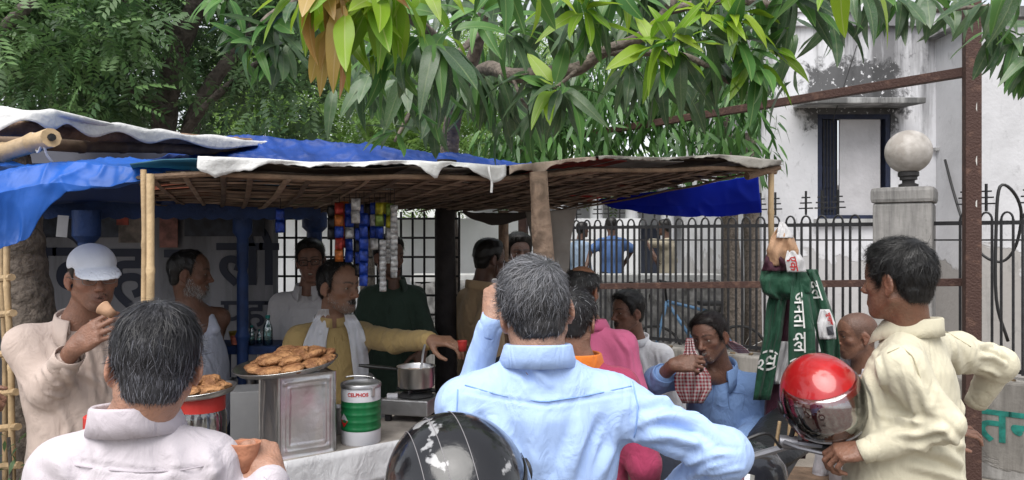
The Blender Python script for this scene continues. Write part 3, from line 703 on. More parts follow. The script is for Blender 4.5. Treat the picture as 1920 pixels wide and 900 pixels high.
# ---------------------------------------------------------------- ground, fence, buildings
def plaster(name, base, patch, stain, zlo, zhi, patch_amt=.5, ztop=4.4, streak=1., mould=None):
    """lime-washed plaster: bare cement where the wash has peeled low down, black monsoon streaks, all in object space (metres)"""
    m = mat(name, base, .85, .06, 3.); t = m.node_tree; L = t.links.new; b = t.nodes['Principled BSDF']
    tc = [x for x in t.nodes if x.type == 'TEX_COORD'][0].outputs['Object']; nd = t.nodes.new
    sp = nd('ShaderNodeSeparateXYZ'); L(tc, sp.inputs[0])
    def noise(scale, vec=(1, 1, 1), det=6., dist=0., rough=.55):
        mp = nd('ShaderNodeMapping'); mp.inputs['Scale'].default_value = vec; L(tc, mp.inputs[0])
        n = nd('ShaderNodeTexNoise'); n.inputs['Scale'].default_value = scale; n.inputs['Detail'].default_value = det; n.inputs['Distortion'].default_value = dist; n.inputs['Roughness'].default_value = rough; L(mp.outputs[0], n.inputs['Vector']); return n.outputs['Fac']
    def mr(s, a, b_, c=0., d=1.):
        x = nd('ShaderNodeMapRange'); x.inputs[1].default_value = a; x.inputs[2].default_value = b_; x.inputs[3].default_value = c; x.inputs[4].default_value = d; L(s, x.inputs[0]); return x.outputs[0]
    def mth(op, a, b_):
        x = nd('ShaderNodeMath'); x.operation = op; L(a, x.inputs[0])
        if isinstance(b_, (int, float)): x.inputs[1].default_value = b_
        else: L(b_, x.inputs[1])
        return x.outputs[0]
    def mixc(f, a, c):
        x = nd('ShaderNodeMix'); x.data_type = 'RGBA'; L(f, x.inputs['Factor']); L(a, x.inputs[6]); x.inputs[7].default_value = (*c, 1); return x.outputs[2]
    col = b.inputs['Base Color'].links[0].from_socket
    pz = mr(sp.outputs[2], zlo, zhi, .32, -.25)                   # more peeling below zlo
    pf = mr(mth('ADD', noise(1.3, (1, 1, 1.2), 8, .4), pz), .56, .585)
    col = mixc(mth('MULTIPLY', pf, patch_amt), col, patch)
    st = noise(2.6, (1, 1, .10), 6, .2, .7); up = mr(sp.outputs[2], ztop - 2.2, ztop, -.16, .08)
    sf = mr(mth('ADD', st, up), .46, .64); col = mixc(mth('MULTIPLY', sf, .78 * streak), col, stain)
    bl = mr(noise(6, (1, 1, .5), 9, .4, .75), .56, .70); col = mixc(mth('MULTIPLY', bl, .5 * streak), col, stain)
    if mould:                                                       # black mould grown over the sun shade
        x0_, x1_, z0_, z1_ = mould; nx = mth('ABSOLUTE', mth('DIVIDE', mth('SUBTRACT', sp.outputs[0], (x0_ + x1_) / 2), (x1_ - x0_) / 2), 0.); nz_ = mth('ABSOLUTE', mth('DIVIDE', mth('SUBTRACT', sp.outputs[2], (z0_ + z1_) / 2), (z1_ - z0_) / 2), 0.)
        rr_ = mr(mth('MAXIMUM', nx, nz_), .25, 1.2, .34, -.26); mf = mr(mth('ADD', noise(5, (1, 1, .8), 9, .5, .72), rr_), .54, .66); col = mixc(mth('MULTIPLY', mf, .9), col, (.045, .045, .047))
        fl_ = mr(noise(16, (1, 1, 1), 6, .3, .6), .60, .63); wf_ = mth('MULTIPLY', fl_, mf); col = mixc(wf_, col, (.6, .6, .62))
    L(col, b.inputs['Base Color'])
    bp = nd('ShaderNodeBump'); bp.inputs['Strength'].default_value = .5; bp.inputs['Distance'].default_value = .012
    L(mth('SUBTRACT', noise(14, (1, 1, 1), 8), pf), bp.inputs['Height']); L(bp.outputs[0], b.inputs['Normal'])
    return m
M_ground = mat('dusty_ground', (.20, .175, .15), .95, .3, 1.5, .6, 30)
gm = MB(); gm.sheet(lambda u, v: Vector((-70 + 140 * u, -30 + 170 * v, .0)), 8, 8)
tag(gm.build('ground', M_ground), kind='structure')
M_iron = mat('black_iron', (.018, .018, .02), .5, .3, 30, .2, 120, spec=.4)
M_rust = mat('rusted_paint', (.055, .026, .02), .72, .3, 14, .4, 70, col2=(.13, .07, .05), mixlo=.55, mixhi=.75)
M_wash = plaster('white_wash', (.66, .66, .69), (.30, .28, .26), (.035, .034, .036), .9, 1.9, mould=(P(1455, 0, 9.5).x, P(1740, 0, 9.5).x, P(0, 262, 9.5).z, P(0, 85, 9.5).z))
M_wing = plaster('wing_wash', (.52, .52, .54), (.28, .26, .24), (.10, .10, .10), 1.1, 2.0, .8, 5.5, .75)
M_conc = plaster('pillar_cement', (.30, .29, .28), (.22, .21, .2), (.05, .05, .05), .3, .8, .5, 2.2, 1.2)
M_plinth = plaster('plinth_cement', (.26, .245, .225), (.36, .35, .34), (.06, .055, .05), -.2, 1.2, .8, 1.2)
# -- fence line on the right, running away to the left
def fpt(px):
    inv = .1862 + (px - 1878) * 7.02e-5; d = 1 / inv
    return Vector(((px - 960) / F * d, d, 0))
FA, FB = fpt(1040), fpt(1878); fdir = (FB - FA).normalized(); FA = FA - fdir * .3; FB2 = FB + fdir * 1.6
fl = (FB2 - FA).length; ZT, ZB = 1.825, .76
fnrm = Vector((-fdir.y, fdir.x, 0)) if fdir.x < 0 else Vector((fdir.y, -fdir.x, 0))    # towards the street
if fnrm.y > 0: fnrm = -fnrm
fence = thing('iron_fence', 'black iron railing with looped tops and spiked finials on the cement plinth', 'fence', FA)
def rail(z, h, nm='rail'): b = MB(); b.bar(FA + V(0, 0, z), FB2 + V(0, 0, z), .012, h); b.build(nm, M_iron, fence)
rail(ZT, .03); rail(ZB, .03); rail(1.70, .012)
bmb = MB(); bmb.box((.017, .017, ZT - ZB + .05), T(0, 0, (ZT + ZB) / 2)); bar0 = bmb.build('bar', M_iron, None).data; bpy.data.objects.remove(bpy.data.objects['bar'])
ab = MB(); ab.tube([(math.cos(a) * .036, 0, math.sin(a) * .056) for a in np.linspace(PI, 0, 9)], .0085, 6); loop0 = ab.build('loop', M_iron); loopm = loop0.data; bpy.data.objects.remove(loop0)
sb = MB(); sb.bar((0, 0, 0), (0, 0, .20), .014)
for i, w in enumerate((.115, .095, .07)): sb.bar((-w / 2, 0, .055 + i * .045), (w / 2, 0, .055 + i * .045), .011)
spk = sb.build('finial', M_iron); spkm = spk.data; bpy.data.objects.remove(spk)
ang = math.atan2(fdir.y, fdir.x); n = int(fl / .128)
def child(name, me, parent, loc, rz):
    o = bpy.data.objects.new(name, me); COL.objects.link(o); o.parent = parent
    o.location = Vector(loc) - parent.location; o.rotation_euler = (0, 0, rz); return o
PIL = fpt(1696)
for i in range(n):
    c = FA + fdir * (i + .5) * .128
    if (c - PIL).length < .3: continue
    for s_ in (-1, 1): child('bar', bar0, fence, c + fdir * .036 * s_, ang)
    child('loop', loopm, fence, c + V(0, 0, ZT + .02), ang)
    if i % 4 != 1: child('finial', spkm, fence, c + V(0, 0, ZT + .085), ang)
# plinth under the railing with green painted letters
pl = MB(); a0, a1 = FA - fdir * 1.5, FB2
mid = (a0 + a1) / 2; pl.box(((a1 - a0).length, .30, .70), Matrix.Translation((mid.x, mid.y, .35)) @ Matrix.Rotation(ang, 4, 'Z'), .015)
plinth = tag(pl.build('plinth_wall', M_plinth), 'low stained cement plinth carrying the iron railing, green letters at its end', 'wall')
M_green = mat('green_paint', (.012, .16, .13), .7, .3, 20)
px_ = fpt(1838) + fnrm * .153; mx = Matrix.Translation((px_.x, px_.y, .28)) @ Matrix(((fdir.x, 0, fnrm.x, 0), (fdir.y, 0, fnrm.y, 0), (0, 1, 0, 0), (0, 0, 0, 1)))
text_mesh('painted_letters', 'तन', .34, M_green, mx, plinth, .001, bold=.006)
rm = MB()
for i in range(46):
    t = random.random() * fl; c = FA + fdir * t + fnrm * random.uniform(.03, .14); rm.tube([c + V(0, 0, .70), c + V(random.uniform(-.05, .05), random.uniform(-.05, .05), .71 + random.random() * .02)], [.02, .006], 5)
tag(rm.build('dry_litter', mat('litter', (.12, .085, .05), .9, .4, 40)), 'dry leaves and grit lying along the top of the plinth', 'litter', kind='stuff')
# gate pillar and globe lamp
pil = thing('gate_pillar', 'weathered square cement pillar in the railing carrying a round lamp', 'pillar', PIL)
b = MB(); b.box((.40, .40, 1.98), Matrix.Translation((PIL.x, PIL.y, .99)) @ Matrix.Rotation(ang + .1, 4, 'Z'), .02); b.build('shaft', M_conc, pil)
b = MB(); b.box((.43, .43, .12), Matrix.Translation((PIL.x, PIL.y, 2.04)) @ Matrix.Rotation(ang + .1, 4, 'Z'), .03); b.build('cap', M_conc, pil)
gl = thing('globe_lamp', 'dusty unlit white globe lamp on top of the square cement pillar', 'lamp', (PIL.x + .03, PIL.y, 2.1))
b = MB(); b.lathe([(.07, 0), (.07, .03), (.045, .04), (.045, .06), (.062, .065), (.062, .085), (.075, .095), (.075, .125)], 20, T(PIL.x + .03, PIL.y, 2.1)); b.build('fitting', mat('lamp_fitting', (.03, .028, .028), .6), gl, True)
M_globe = mat('dusty_globe', (.34, .31, .28), .8, .3, 9, .2, 30, detail=9, col2=(.55, .52, .49), mixlo=.38, mixhi=.66)
b = MB(); rr = .168; b.lathe([(max(.0, rr * math.sin(a)), .125 + rr * .93 - rr * math.cos(a)) for a in np.linspace(.4, PI, 18)], 32, T(PIL.x + .03, PIL.y, 2.1)); b.build('globe', M_globe, gl, 'all')
# rusty steel frame in front of the railing
pp = P(1822, 450, 5.2); fr_ = thing('rusty_gantry', 'rusty brown steel post and long overhead beam in front of the railing', 'frame', (pp.x, pp.y, 0))
b = MB(); b.bar((pp.x, pp.y, 0), (pp.x, pp.y, 4.4), .098, .098, (.3, 1, 0), .004); b.build('post', M_rust, fr_)
far = P(981, 300, 9.0); b = MB(); b.bar((far.x, far.y, 0), (far.x, far.y, 2.98), .1, .1, (.3, 1, 0), .004); b.build('post', M_rust, fr_)
e0 = P(1812, 135, 5.26); e1 = P(1000, 268, 9.0); b = MB(); b.bar(e0, e1, .066, .066, (0, 0, 1), .004); b.build('beam', M_rust, fr_)
e0 = P(1815, 529, 5.29); e1 = P(1100, 537, 7.25); b = MB(); b.bar(e0, e1, .035, .055, (0, 0, 1), .003); b.build('rail', M_rust, fr_)
fk = mat('flaked_paint', (.5, .49, .47), .8)
for z0, hh in ((2.62, .05), (2.25, .035), (1.62, .07), (1.95, .03), (1.84, .1), (2.9, .04)):
    b = MB(); xx = pp.x + random.uniform(-.01, .022); k = 7
    vs = [(xx + math.cos(2 * PI * i / k) * .011 * random.uniform(.6, 1.2), pp.y - .0525, z0 + math.sin(2 * PI * i / k) * hh * random.uniform(.6, 1.2)) for i in range(k)]
    b.put(vs, [tuple(range(k))]); b.build('paint_flake', fk, fr_)
# white house behind
DW = 9.5; hb = thing('white_house', 'stained whitewashed house with blue shuttered window behind the railing', 'house', P(1600, 450, DW).xy.to_3d())
x0, x1 = P(1428, 0, DW).x, P(1845, 0, DW).x; wx0, wx1 = P(1533, 0, DW).x, P(1670, 0, DW).x
zt = 4.62; wz0, wz1 = P(0, 412, DW).z, P(0, 214, DW).z
b = MB()
for (a, c, z0, z1) in ((x0, wx0, 0, zt), (wx1, x1, 0, zt), (wx0, wx1, 0, wz0), (wx0, wx1, wz1, zt)): b.box((c - a, .25, z1 - z0), T((a + c) / 2, DW + .125, (z0 + z1) / 2))
b.box((.25, 4, zt), T(x0 + .125, DW + 2.26, zt / 2)); b.box((x1 - x0, .2, zt), T((x0 + x1) / 2, DW + 4.4, zt / 2)); b.build('wall', M_wash, hb)
b = MB(); b.box((x1 - x0 - .3, 4, .15), T((x0 + x1) / 2 + .1, DW + 2.3, zt - .3)); b.build('roof_slab', M_wash, hb)
b = MB(); nn = 7
for i in range(nn):
    c = x0 + (i + .5) * (x1 - x0) / nn; b.put([(c + math.cos(a) * .2, DW - .03 + dy, zt - .02 + max(0, math.sin(a)) * .16) for dy in (0, .2) for a in np.linspace(PI, 0, 9)], [tuple(range(9)), tuple(range(9, 18))[::-1]] + [(k + 1, k, k + 9, k + 10) for k in range(8)])
b.box((x1 - x0 + .1, .34, .05), T((x0 + x1) / 2, DW + .1, zt - .18)); b.build('parapet', M_wash, hb)
sx0, sx1 = P(1487, 0, DW).x, P(1692, 0, DW).x; sz = P(0, 203, DW).z
M_shade = plaster('sun_shade_cement', (.42, .42, .42), (.2, .2, .19), (.03, .03, .03), .5, 1., .9, 3.3, 1.)
b = MB(); b.box((sx1 - sx0, .55, .07), T((sx0 + sx1) / 2, DW - .27, sz + .02, 0, R(4)), .01); b.build('sun_shade', M_shade, hb)
M_shut = mat('blue_shutter', (.012, .018, .045), .6, .3, 12, .2, 60)
wn = link('window', bpy.data.meshes.new('window'), hb); 
wmid = P(1574, 0, DW).x
def part(name, size, loc, m, parent, bev=.003, rz=0.): b = MB(); b.box(size, T(*loc, rz), bev); return b.build(name, m, parent)
bpy.data.objects.remove(wn)
wfm = MB()
for xx in (wx0 + .03, wx1 - .03): wfm.box((.06, .12, wz1 - wz0), T(xx, DW + .07, (wz0 + wz1) / 2))
for zz in (wz0 + .03, wz1 - .03): wfm.box((wx1 - wx0 - .121, .12, .06), T((wx0 + wx1) / 2, DW + .07, zz))
wf = wfm.build('window_frame', M_shut, hb)
part('shutter', (wmid - wx0 - .06, .03, wz1 - wz0 - .125), ((wx0 + .06 + wmid) / 2, DW + .11, (wz0 + wz1) / 2), M_shut, wf)
for i in range(4): part('shutter_panel', (.13, .02, .2), ((wx0 + .06 + wmid) / 2, DW + .088, wz0 + .22 + i * .29), M_shut, wf)
M_board = mat('plaster_board', (.52, .51, .53), .8, .12, 3, .3, 20)
part('blind_board', (wx1 - wmid - .13, .03, wz1 - wz0 - .115), ((wmid + wx1 - .09) / 2, DW + .06, (wz0 + wz1) / 2), M_board, wf)
part('window_sill', (wx1 - wx0 + .1, .14, .06), ((wx0 + wx1) / 2, DW - .02, wz0 - .02), M_shade, hb)
for i in range(5):
    part('window_bar', (.012, .012, wz1 - wz0 - .12), (wx0 + .09 + i * .042, DW + .03, (wz0 + wz1) / 2), M_iron, wf, 0)
cx = P(1771, 0, DW).x; cz0, cz1 = P(0, 278, DW).z, 4.5
b = MB(); b.tube([(cx, DW - .05, cz0), (cx, DW - .05, cz1)], .03, 10); b.build('conduit', mat('rusty_conduit', (.42, .27, .17), .7, .5, 6), hb, True)
part('conduit_bracket', (.34, .06, .04), (cx, DW - .05, cz0 - .02), M_shade, hb)
M_cable = mat('black_cable', (.015, .015, .016), .5)
def cable(name, pts, r, label, m=None):
    o = MB(); o.tube(spline(pts), r, 6); ob = o.build(name, m or M_cable, None, 'all'); return tag(ob, label, 'cable')
M_gc = mat('grey_cable', (.3, .3, .31), .5)
for i in range(3):
    pts = [P(1772 + i * 3, 292, DW - .1)] + [P(1774 + i * 6 + 8 * t, 292 + 320 * t, DW - .12) for t in (.1, .3, .6, 1)]
    o = MB(); o.tube(pts, .014, 6); o.build('cable', M_gc if i < 2 else M_cable, hb, 'all')
cable('drooping_cable', [P(1772, 300, 9.2), P(1785, 350, 8.9), P(1800, 400, 8.6), P(1815, 440, 8.4), P(1845, 480, 8.2), P(1880, 490, 8.1), P(1905, 460, 8.0), P(1915, 400, 7.9), P(1900, 360, 7.8), P(1875, 350, 7.8), P(1868, 420, 7.8), P(1868, 560, 7.8), P(1890, 640, 7.8)], .016, 'thick black cable looping in front of the right hand house wall')
cable('stay_wire', [P(1607, 85, 9.2), P(1560, 230, 9.2)], .006, 'thin wire slanting down in front of the blue shuttered window')
wg = thing('house_wing', 'grey stained wing of the white house at the right edge', 'house', (P(1900, 0, 8.6).x, 8.6, 0))
xa, xb = P(1838, 0, 8.6).x, 12.; b = MB(); b.box((xb - xa, 3, 4.25), T((xa + xb) / 2, 10.1, 2.125)); b.build('wall', M_wing, wg)
b = MB(); b.box((xb - xa + .2, 3.2, .12), T((xa + xb) / 2 - .05, 10.1, 4.312)); b.build('roof_slab', M_shade, wg)
# yard behind the railing: low rubble wall, far arcade, pale wall
M_rub = mat('rubble_wall', (.21, .205, .20), .9, .45, 9, .9, 16, detail=9)
lw = thing('low_rubble_wall', 'low rough grey rubble wall with pale coping behind the railing', 'wall', (1, 10, 0))
lx0, lx1 = P(780, 0, 10).x, P(1345, 0, 10).x; zc = P(0, 527, 10).z
b = MB(); b.sheet(lambda u, v: Vector((lx0 + (lx1 - lx0) * u, 10 + .03 * math.sin(u * 61) * math.sin(v * 9 + u * 23) - .008 * math.sin(u * 190), zc * v)), 90, 12, -.3); b.build('wall', M_rub, lw, 'all')
part('coping', (lx1 - lx0 + .1, .5, .09), ((lx0 + lx1) / 2, 10.05, zc + .045), mat('pale_coping', (.55, .55, .54), .8), lw)
ac = thing('arcade_building', 'pale distant building with white columns seen through the railing', 'building', (2, 17, 0))
M_pale = mat('pale_wall', (.72, .73, .76), .8, .08, 2)
b = MB(); b.box((9, .3, 3.6), T(3.4, 18, 1.8)); b.build('wall', M_pale, ac)
for i in range(9):
    b = MB(); b.lathe([(.2, 0), (.2, .2), (.16, .25), (.15, 2.6), (.2, 2.7), (.2, 2.9)], 14, T(.3 + i * .8, 16.8, 0)); b.build('column', M_pale, ac, True)
b = MB(); b.box((9, 1.6, .35), T(3.4, 17.2, 3.08)); b.build('cornice', M_pale, ac)
for i in range(6): part('door', (.5, .08, 2), (.7 + i * 1.3, 17.8, 1), mat('dark_door', (.05, .06, .09), .6), ac)
part('green_board', (.8, .05, .22), (P(1326, 0, 16).x, 16.3, P(0, 408, 16).z), mat('green_board', (.02, .25, .12), .6), ac)
bw = tag(part('boundary_wall', (16, .25, 2.1), (-5.6, 14, 1.05), M_pale, None), 'pale boundary wall far behind the tea stall', 'wall')
# bicycle leaning inside the railing
bk = thing('bicycle', 'light blue bicycle leaning inside the railing beside the tree trunks', 'bicycle', (P(1310, 0, 8.7).x, 8.7, .35))
M_bl = mat('bicycle_blue', (.10, .20, .34), .5); bx, by, bz = P(1300, 0, 8.7).x, 8.75, .36
def wheel(cx_, r, nm='wheel'):
    b = MB(); b.tube([(cx_ + r * math.cos(a), by, bz + r * math.sin(a)) for a in np.linspace(0, 2 * PI, 25)], .018, 6, False); w = b.build(nm, mat('tyre', (.02, .02, .02), .8), bk, 'all')
    b = MB()
    for a in np.linspace(0, PI, 7)[:-1]: b.tube([(cx_ + r * math.cos(a), by, bz + r * math.sin(a)), (cx_ - r * math.cos(a), by, bz - r * math.sin(a))], .003, 4)
    s_ = b.build('spokes', mat('chrome', (.6, .6, .6), .25, metal=1), w); s_['kind'] = 'stuff'
wheel(bx - .45, .33); wheel(bx + .55, .33)
b = MB(); A_ = [(bx - .3, by, bz + .62), (bx + .12, by, bz - .02), (bx + .2, by, bz + .5), (bx + .55, by, bz), (bx - .45, by, bz)]
for i, j in ((0, 1), (0, 2), (1, 2), (1, 3), (2, 3), (0, 4)): b.tube([A_[i], A_[j]], .02, 7)
b.build('frame', M_bl, bk, 'all')
b = MB(); b.tube([(bx - .3, by, bz + .6), (bx - .32, by, bz + .8), (bx - .36, by - .1, bz + .86), (bx - .28, by - .28, bz + .84)], .014, 6); b.tube([(bx - .32, by, bz + .8), (bx - .36, by + .1, bz + .86), (bx - .28, by + .28, bz + .84)], .014, 6); b.build('handlebar', M_iron, bk, 'all')
b = MB(); b.box((.26, .16, .06), T(bx + .2, by, bz + .6), .02); b.build('saddle', M_cable, bk, True)
# ---------------------------------------------------------------- the tea stall
ZC = .945
def on_top(px, py): d = (CAMZ - ZC) * F / (py - HORY); return Vector(((px - 960) / F * d, d, ZC))
M_bam = mat('bamboo', (.46, .33, .19), .55, .22, 9, .15, 80, dist=.5)
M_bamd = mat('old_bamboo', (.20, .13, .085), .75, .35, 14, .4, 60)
M_log = mat('peeled_log', (.27, .19, .14), .85, .35, 10, .9, 22, dist=2.)
M_blue = mat('blue_wood', (.016, .045, .15), .55, .3, 10, .25, 50)
M_steel = mat('steel', (.55, .55, .55), .32, .15, 8, .08, 30, metal=1)
M_dsteel = mat('dull_steel', (.42, .42, .43), .42, .25, 8, .15, 30, metal=.9)
def bamboo(name, a, b, r, m, parent, nodes=4, n=10):
    a, b = Vector(a), Vector(b); o = MB(); pts = []; rs = []; L = (b - a).length; side = (b - a).orthogonal().normalized()
    for i in range(nodes + 1):
        t0 = i / (nodes + .6)
        for dt, k in ((.0, 1.), (.008 / L, 1.14), (.02 / L, 1.12), (.03 / L, .97), (.06 / L, .95)):
            if t0 + dt < 1: pts.append(a.lerp(b, t0 + dt) + side * .004 * math.sin(i * 2.1)); rs.append(r * k * (1 - .12 * t0))
    pts.append(b); rs.append(r * .9); o.tube(pts, rs, n); return o.build(name, m, parent, True)
# counter
A, B_ = on_top(521, 868), on_top(761, 823); cdir = (B_ - A).normalized(); cn = Vector((-cdir.y, cdir.x, 0))
C0 = A - cdir * .62; C1 = B_ + cdir * .55; dep = .36
cnt = thing('counter', 'white painted tea stall counter with stained top and hanging white sheet', 'counter', (A.x, A.y, 0))
cang = math.atan2(cdir.y, cdir.x); cm_ = (C0 + C1) / 2 + cn * dep / 2; CL = (C1 - C0).length
M_top = mat('stained_counter', (.30, .27, .245), .7, .3, 7, .3, 25, detail=9)
b = MB(); b.box((CL, dep, .05), Matrix.Translation((cm_.x, cm_.y, ZC - .025)) @ Matrix.Rotation(cang, 4, 'Z'), .006); b.build('top', M_top, cnt)
M_wpaint = mat('white_board', (.55, .55, .56), .6, .12, 6, .1, 20)
b = MB(); b.box((CL - .03, dep - .06, ZC - .055), Matrix.Translation((cm_.x, cm_.y, (ZC - .055) / 2)) @ Matrix.Rotation(cang, 4, 'Z'), .004); b.build('body', M_wpaint, cnt)
M_sheet = cloth('counter_sheet', (.58, .58, .60), .1, wr=.5, rough=.55)
def cs(u, v):
    p = C0.lerp(C1, u) - cn * (.014 + .012 * math.sin(u * 40) * v + .01 * v) ; return Vector((p.x, p.y, ZC + .006 - v * (.15 + .012 * math.sin(u * 17))))
b = MB(); b.sheet(cs, 90, 6, .002); b.build('hanging_sheet', M_sheet, cnt, 'all')
M_ink = mat('black_paint', (.02, .02, .022), .6)
def facing(o, xdir, nrm): x, n_ = Vector(xdir).normalized(), Vector(nrm).normalized(); y = n_.cross(x); return Matrix(((x.x, y.x, n_.x, o[0]), (x.y, y.y, n_.y, o[1]), (x.z, y.z, n_.z, o[2]), (0, 0, 0, 1)))
tp = P(668, 904, 2.70); text_mesh('lettering', 'टल्ल', .07, M_ink, facing(A + cdir * (tp.xy.to_3d() - A.xy.to_3d()).dot(cdir) + cn * .018 + V(0, 0, tp.z - ZC), cdir, -cn), cnt, .001, .2)
# side table under the second jar
st_ = thing('side_table', 'small wooden stand under the red lidded jar behind the white shirt man', 'table', P(197, 800, 2.05).xy.to_3d())
c = P(197, 800, 2.05); b = MB(); b.box((.26, .26, .03), T(c.x, c.y, .955), .004); b.build('top', M_bamd, st_)
for i in (-1, 1):
    for j in (-1, 1): b = MB(); b.box((.03, .03, .94), T(c.x + i * .1, c.y + j * .1, .47)); b.build('leg', M_bamd, st_)
# glass jars with red lids
M_glass = clear('jar_plastic', (.9, .92, .93), .16)
M_red = mat('red_lid', (.48, .035, .028), .42, .1, 6)
M_flour = mat('pale_batter', (.62, .56, .44), .8, .1, 10, .2, 40)
def jar(c, r, h, label, fill):
    t = thing('jar', label, 'jar', c); n = 28
    b = MB(); b.lathe([(r * .9, .002), (r, .015), (r, h * .72), (r * .93, h * .8), (r * .9, h * .84), (r * .87, h * .84), (r * .965, h * .71), (r * .965, .018), (r * .85, .008), (0, .008)], n, T(*c), False); b.build('glass', M_glass, t, 'all')
    b = MB(); b.lathe([(r * .955, h * .80), (r * .955, h * .99), (r * .9, h), (0, h)], n, T(*c)); b.build('lid', M_red, t, True)
    b = MB(); rr = r * .94
    def fl_(u, v): a = 2 * PI * u; q = rr * v; z = c[2] + h * (fill + .16 * math.sin(a - .4) * v + .02 * math.sin(a * 5 + v * 7)); return Vector((c[0] + q * math.cos(a), c[1] + q * math.sin(a), z))
    b.sheet(fl_, 28, 5); b.lathe([(rr, .012), (rr, h * (fill - .18))], n, T(*c), True, False)
    # side wall up to the sloping surface
    o = len(b.v); vs = []; fs = []
    for k in range(29):
        p = fl_(k / 28, 1.); vs += [(p.x, p.y, c[2] + h * (fill - .18)), tuple(p)]
    for k in range(28): fs.append((2 * k, 2 * k + 2, 2 * k + 3, 2 * k + 1))
    b.put(vs, fs); b.build('contents', M_flour, t, 'all'); return t
jp = P(377, 820, 2.46); jar((jp.x, jp.y, ZC), .080, .245, 'large clear jar of pale batter with red lid under the small snack tray', .45)
jar((c.x, c.y, .97), .056, .25, 'clear jar with pinkish red lid beside the man in the white cap', .5)
# square tin
tb = on_top(548, 858); tin = thing('square_tin', 'dented square oil tin with pink stained side under the large snack tray', 'tin', (tb.x, tb.y, ZC)); TW, TH = .200, .285; tr = R(36)
M_tin = mat('tin_plate', (.62, .61, .61), .36, .25, 5, .3, 12, metal=.8, dist=.6, col2=(.66, .44, .52), mixlo=.46, mixhi=.72)
tcx, tcy = tb.x - .015, tb.y + .11; MT = T(tcx, tcy, ZC, tr)
def tin_side(u, v, k):
    x = (u - .5) * TW; z = v * TH; ins = 0
    du, dv = min(u, 1 - u), min(v, 1 - v)
    for e in (.10, .17):
        if abs(du - e) < .022 and dv > e - .02: ins -= .0035
        if abs(dv - e * .8) < .018 and du > e - .02: ins -= .0035
    ins += .004 * math.sin(u * 7 + k) * math.sin(v * 6 + k * 2)
    if dv < .02: ins -= .004
    return Vector((x, -TW / 2 + ins, z))
for k in range(4):
    b = MB(); Mk = MT @ Matrix.Rotation(k * PI / 2, 4, 'Z'); b.sheet(lambda u, v: Mk @ tin_side(u, v, k), 44, 44); b.build('side_panel', M_tin if k in (0, 2) else mat('tin_plain', (.45, .45, .46), .36, .2, 6, .2, 14, metal=.9), tin, 'all')
b = MB(); b.box((TW - .004, TW - .004, .004), MT @ Matrix.Translation((0, 0, TH - .004))); b.box((TW - .004, TW - .004, .004), MT @ Matrix.Translation((0, 0, .004))); b.build('end_plate', M_steel, tin)
for sx in (-1, 1):
    for sy in (-1, 1): b = MB(); b.tube([MT @ V(sx * TW / 2, sy * TW / 2, .002), MT @ V(sx * TW / 2, sy * TW / 2, TH)], .0065, 8); b.build('corner_seam', M_steel, tin, True)
# trays of fried snacks
def tray(c, r, label, tilt, rim=.018):
    t = thing('steel_tray', label, 'tray', c); M = Matrix.Translation(c) @ Matrix.Rotation(tilt[0], 4, 'Y') @ Matrix.Rotation(tilt[1], 4, 'X')
    b = MB(); b.lathe([(0, .002), (r * .86, .002), (r * .9, .006), (r * .96, rim), (r, rim + .002), (r, rim), (r * .965, rim - .005), (r * .9, .001), (r * .85, -.001), (0, -.001)], 48, M, False, False); b.build('dish', M_steel, t, 'all'); return M
M_pak = mat('fried_batter', (.20, .085, .034), .6, .5, 26, 1., 70, detail=8, col2=(.40, .20, .085), mixlo=.4, mixhi=.62)
pk = []
for s_ in range(5):
    bm = bmesh.new(); bmesh.ops.create_icosphere(bm, subdivisions=3, radius=1.)
    vv = np.array([v.co[:] for v in bm.verts]); dd = 1 + .16 * wob(vv, .55, s_ * 7 + 3, 4)
    for v, q in zip(bm.verts, dd): v.co = Vector((v.co.x * .052 * q, v.co.y * .031 * q, v.co.z * .016 * q))
    me = bpy.data.meshes.new('snack'); bm.to_mesh(me); bm.free(); me.materials.append(M_pak); me.polygons.foreach_set('use_smooth', [True] * len(me.polygons)); pk.append(me)
def snacks(M, spots, label, group):
    for i, (x, y, z, a, t) in enumerate(spots):
        o = bpy.data.objects.new('fried_snack', pk[i % 5]); COL.objects.link(o); tag(o, label, 'snack', group)
        o.matrix_world = M @ T(x, y, z, a, t, random.uniform(-.2, .2)) @ Matrix.Diagonal((random.uniform(.85, 1.1), random.uniform(.9, 1.15), 1.05, 1))
tc_ = P(537, 702, 2.66); Mt = tray((tc_.x, tc_.y, ZC + TH + .014), .182, 'wide steel tray of fried snacks balanced on the square tin', (R(-5), R(4)))
b = MB(); b.box((.12, .12, .012), MT @ Matrix.Translation((0, 0, TH + .006))); b.build('pad', M_dsteel, tin)
random.seed(3); sp = []
for ring, (nr, rad, z) in enumerate(((10, .125, .020), (6, .07, .022), (7, .085, .040), (3, .035, .052))):
    for i in range(nr): a = 2 * PI * i / nr + ring * .7; sp.append((rad * math.cos(a) + .02, rad * math.sin(a), z + random.uniform(-.003, .004), a + random.uniform(.6, 2.2), random.uniform(-.25, .25)))
snacks(Mt, sp, 'golden brown fried snack heaped on the wide tray over the square tin', 'snacks on the wide tray')
t2 = P(382, 728, 2.46); Mt2 = tray((t2.x, t2.y, ZC + .247), .105, 'small steel tray of fried snacks on top of the batter jar', (R(-5), R(3)))
sp = [(.05 * math.cos(a) * k, .05 * math.sin(a) * k, z, a + 1, .1) for a, k, z in ((0, 1, .02), (1.1, 1, .02), (2.2, 1, .021), (3.3, 1, .02), (4.4, 1, .02), (5.4, 1, .02), (.6, .4, .04), (3.6, .5, .042))]
snacks(Mt2, sp, 'fried snack in the pile on the small tray over the batter jar', 'snacks on the small tray')
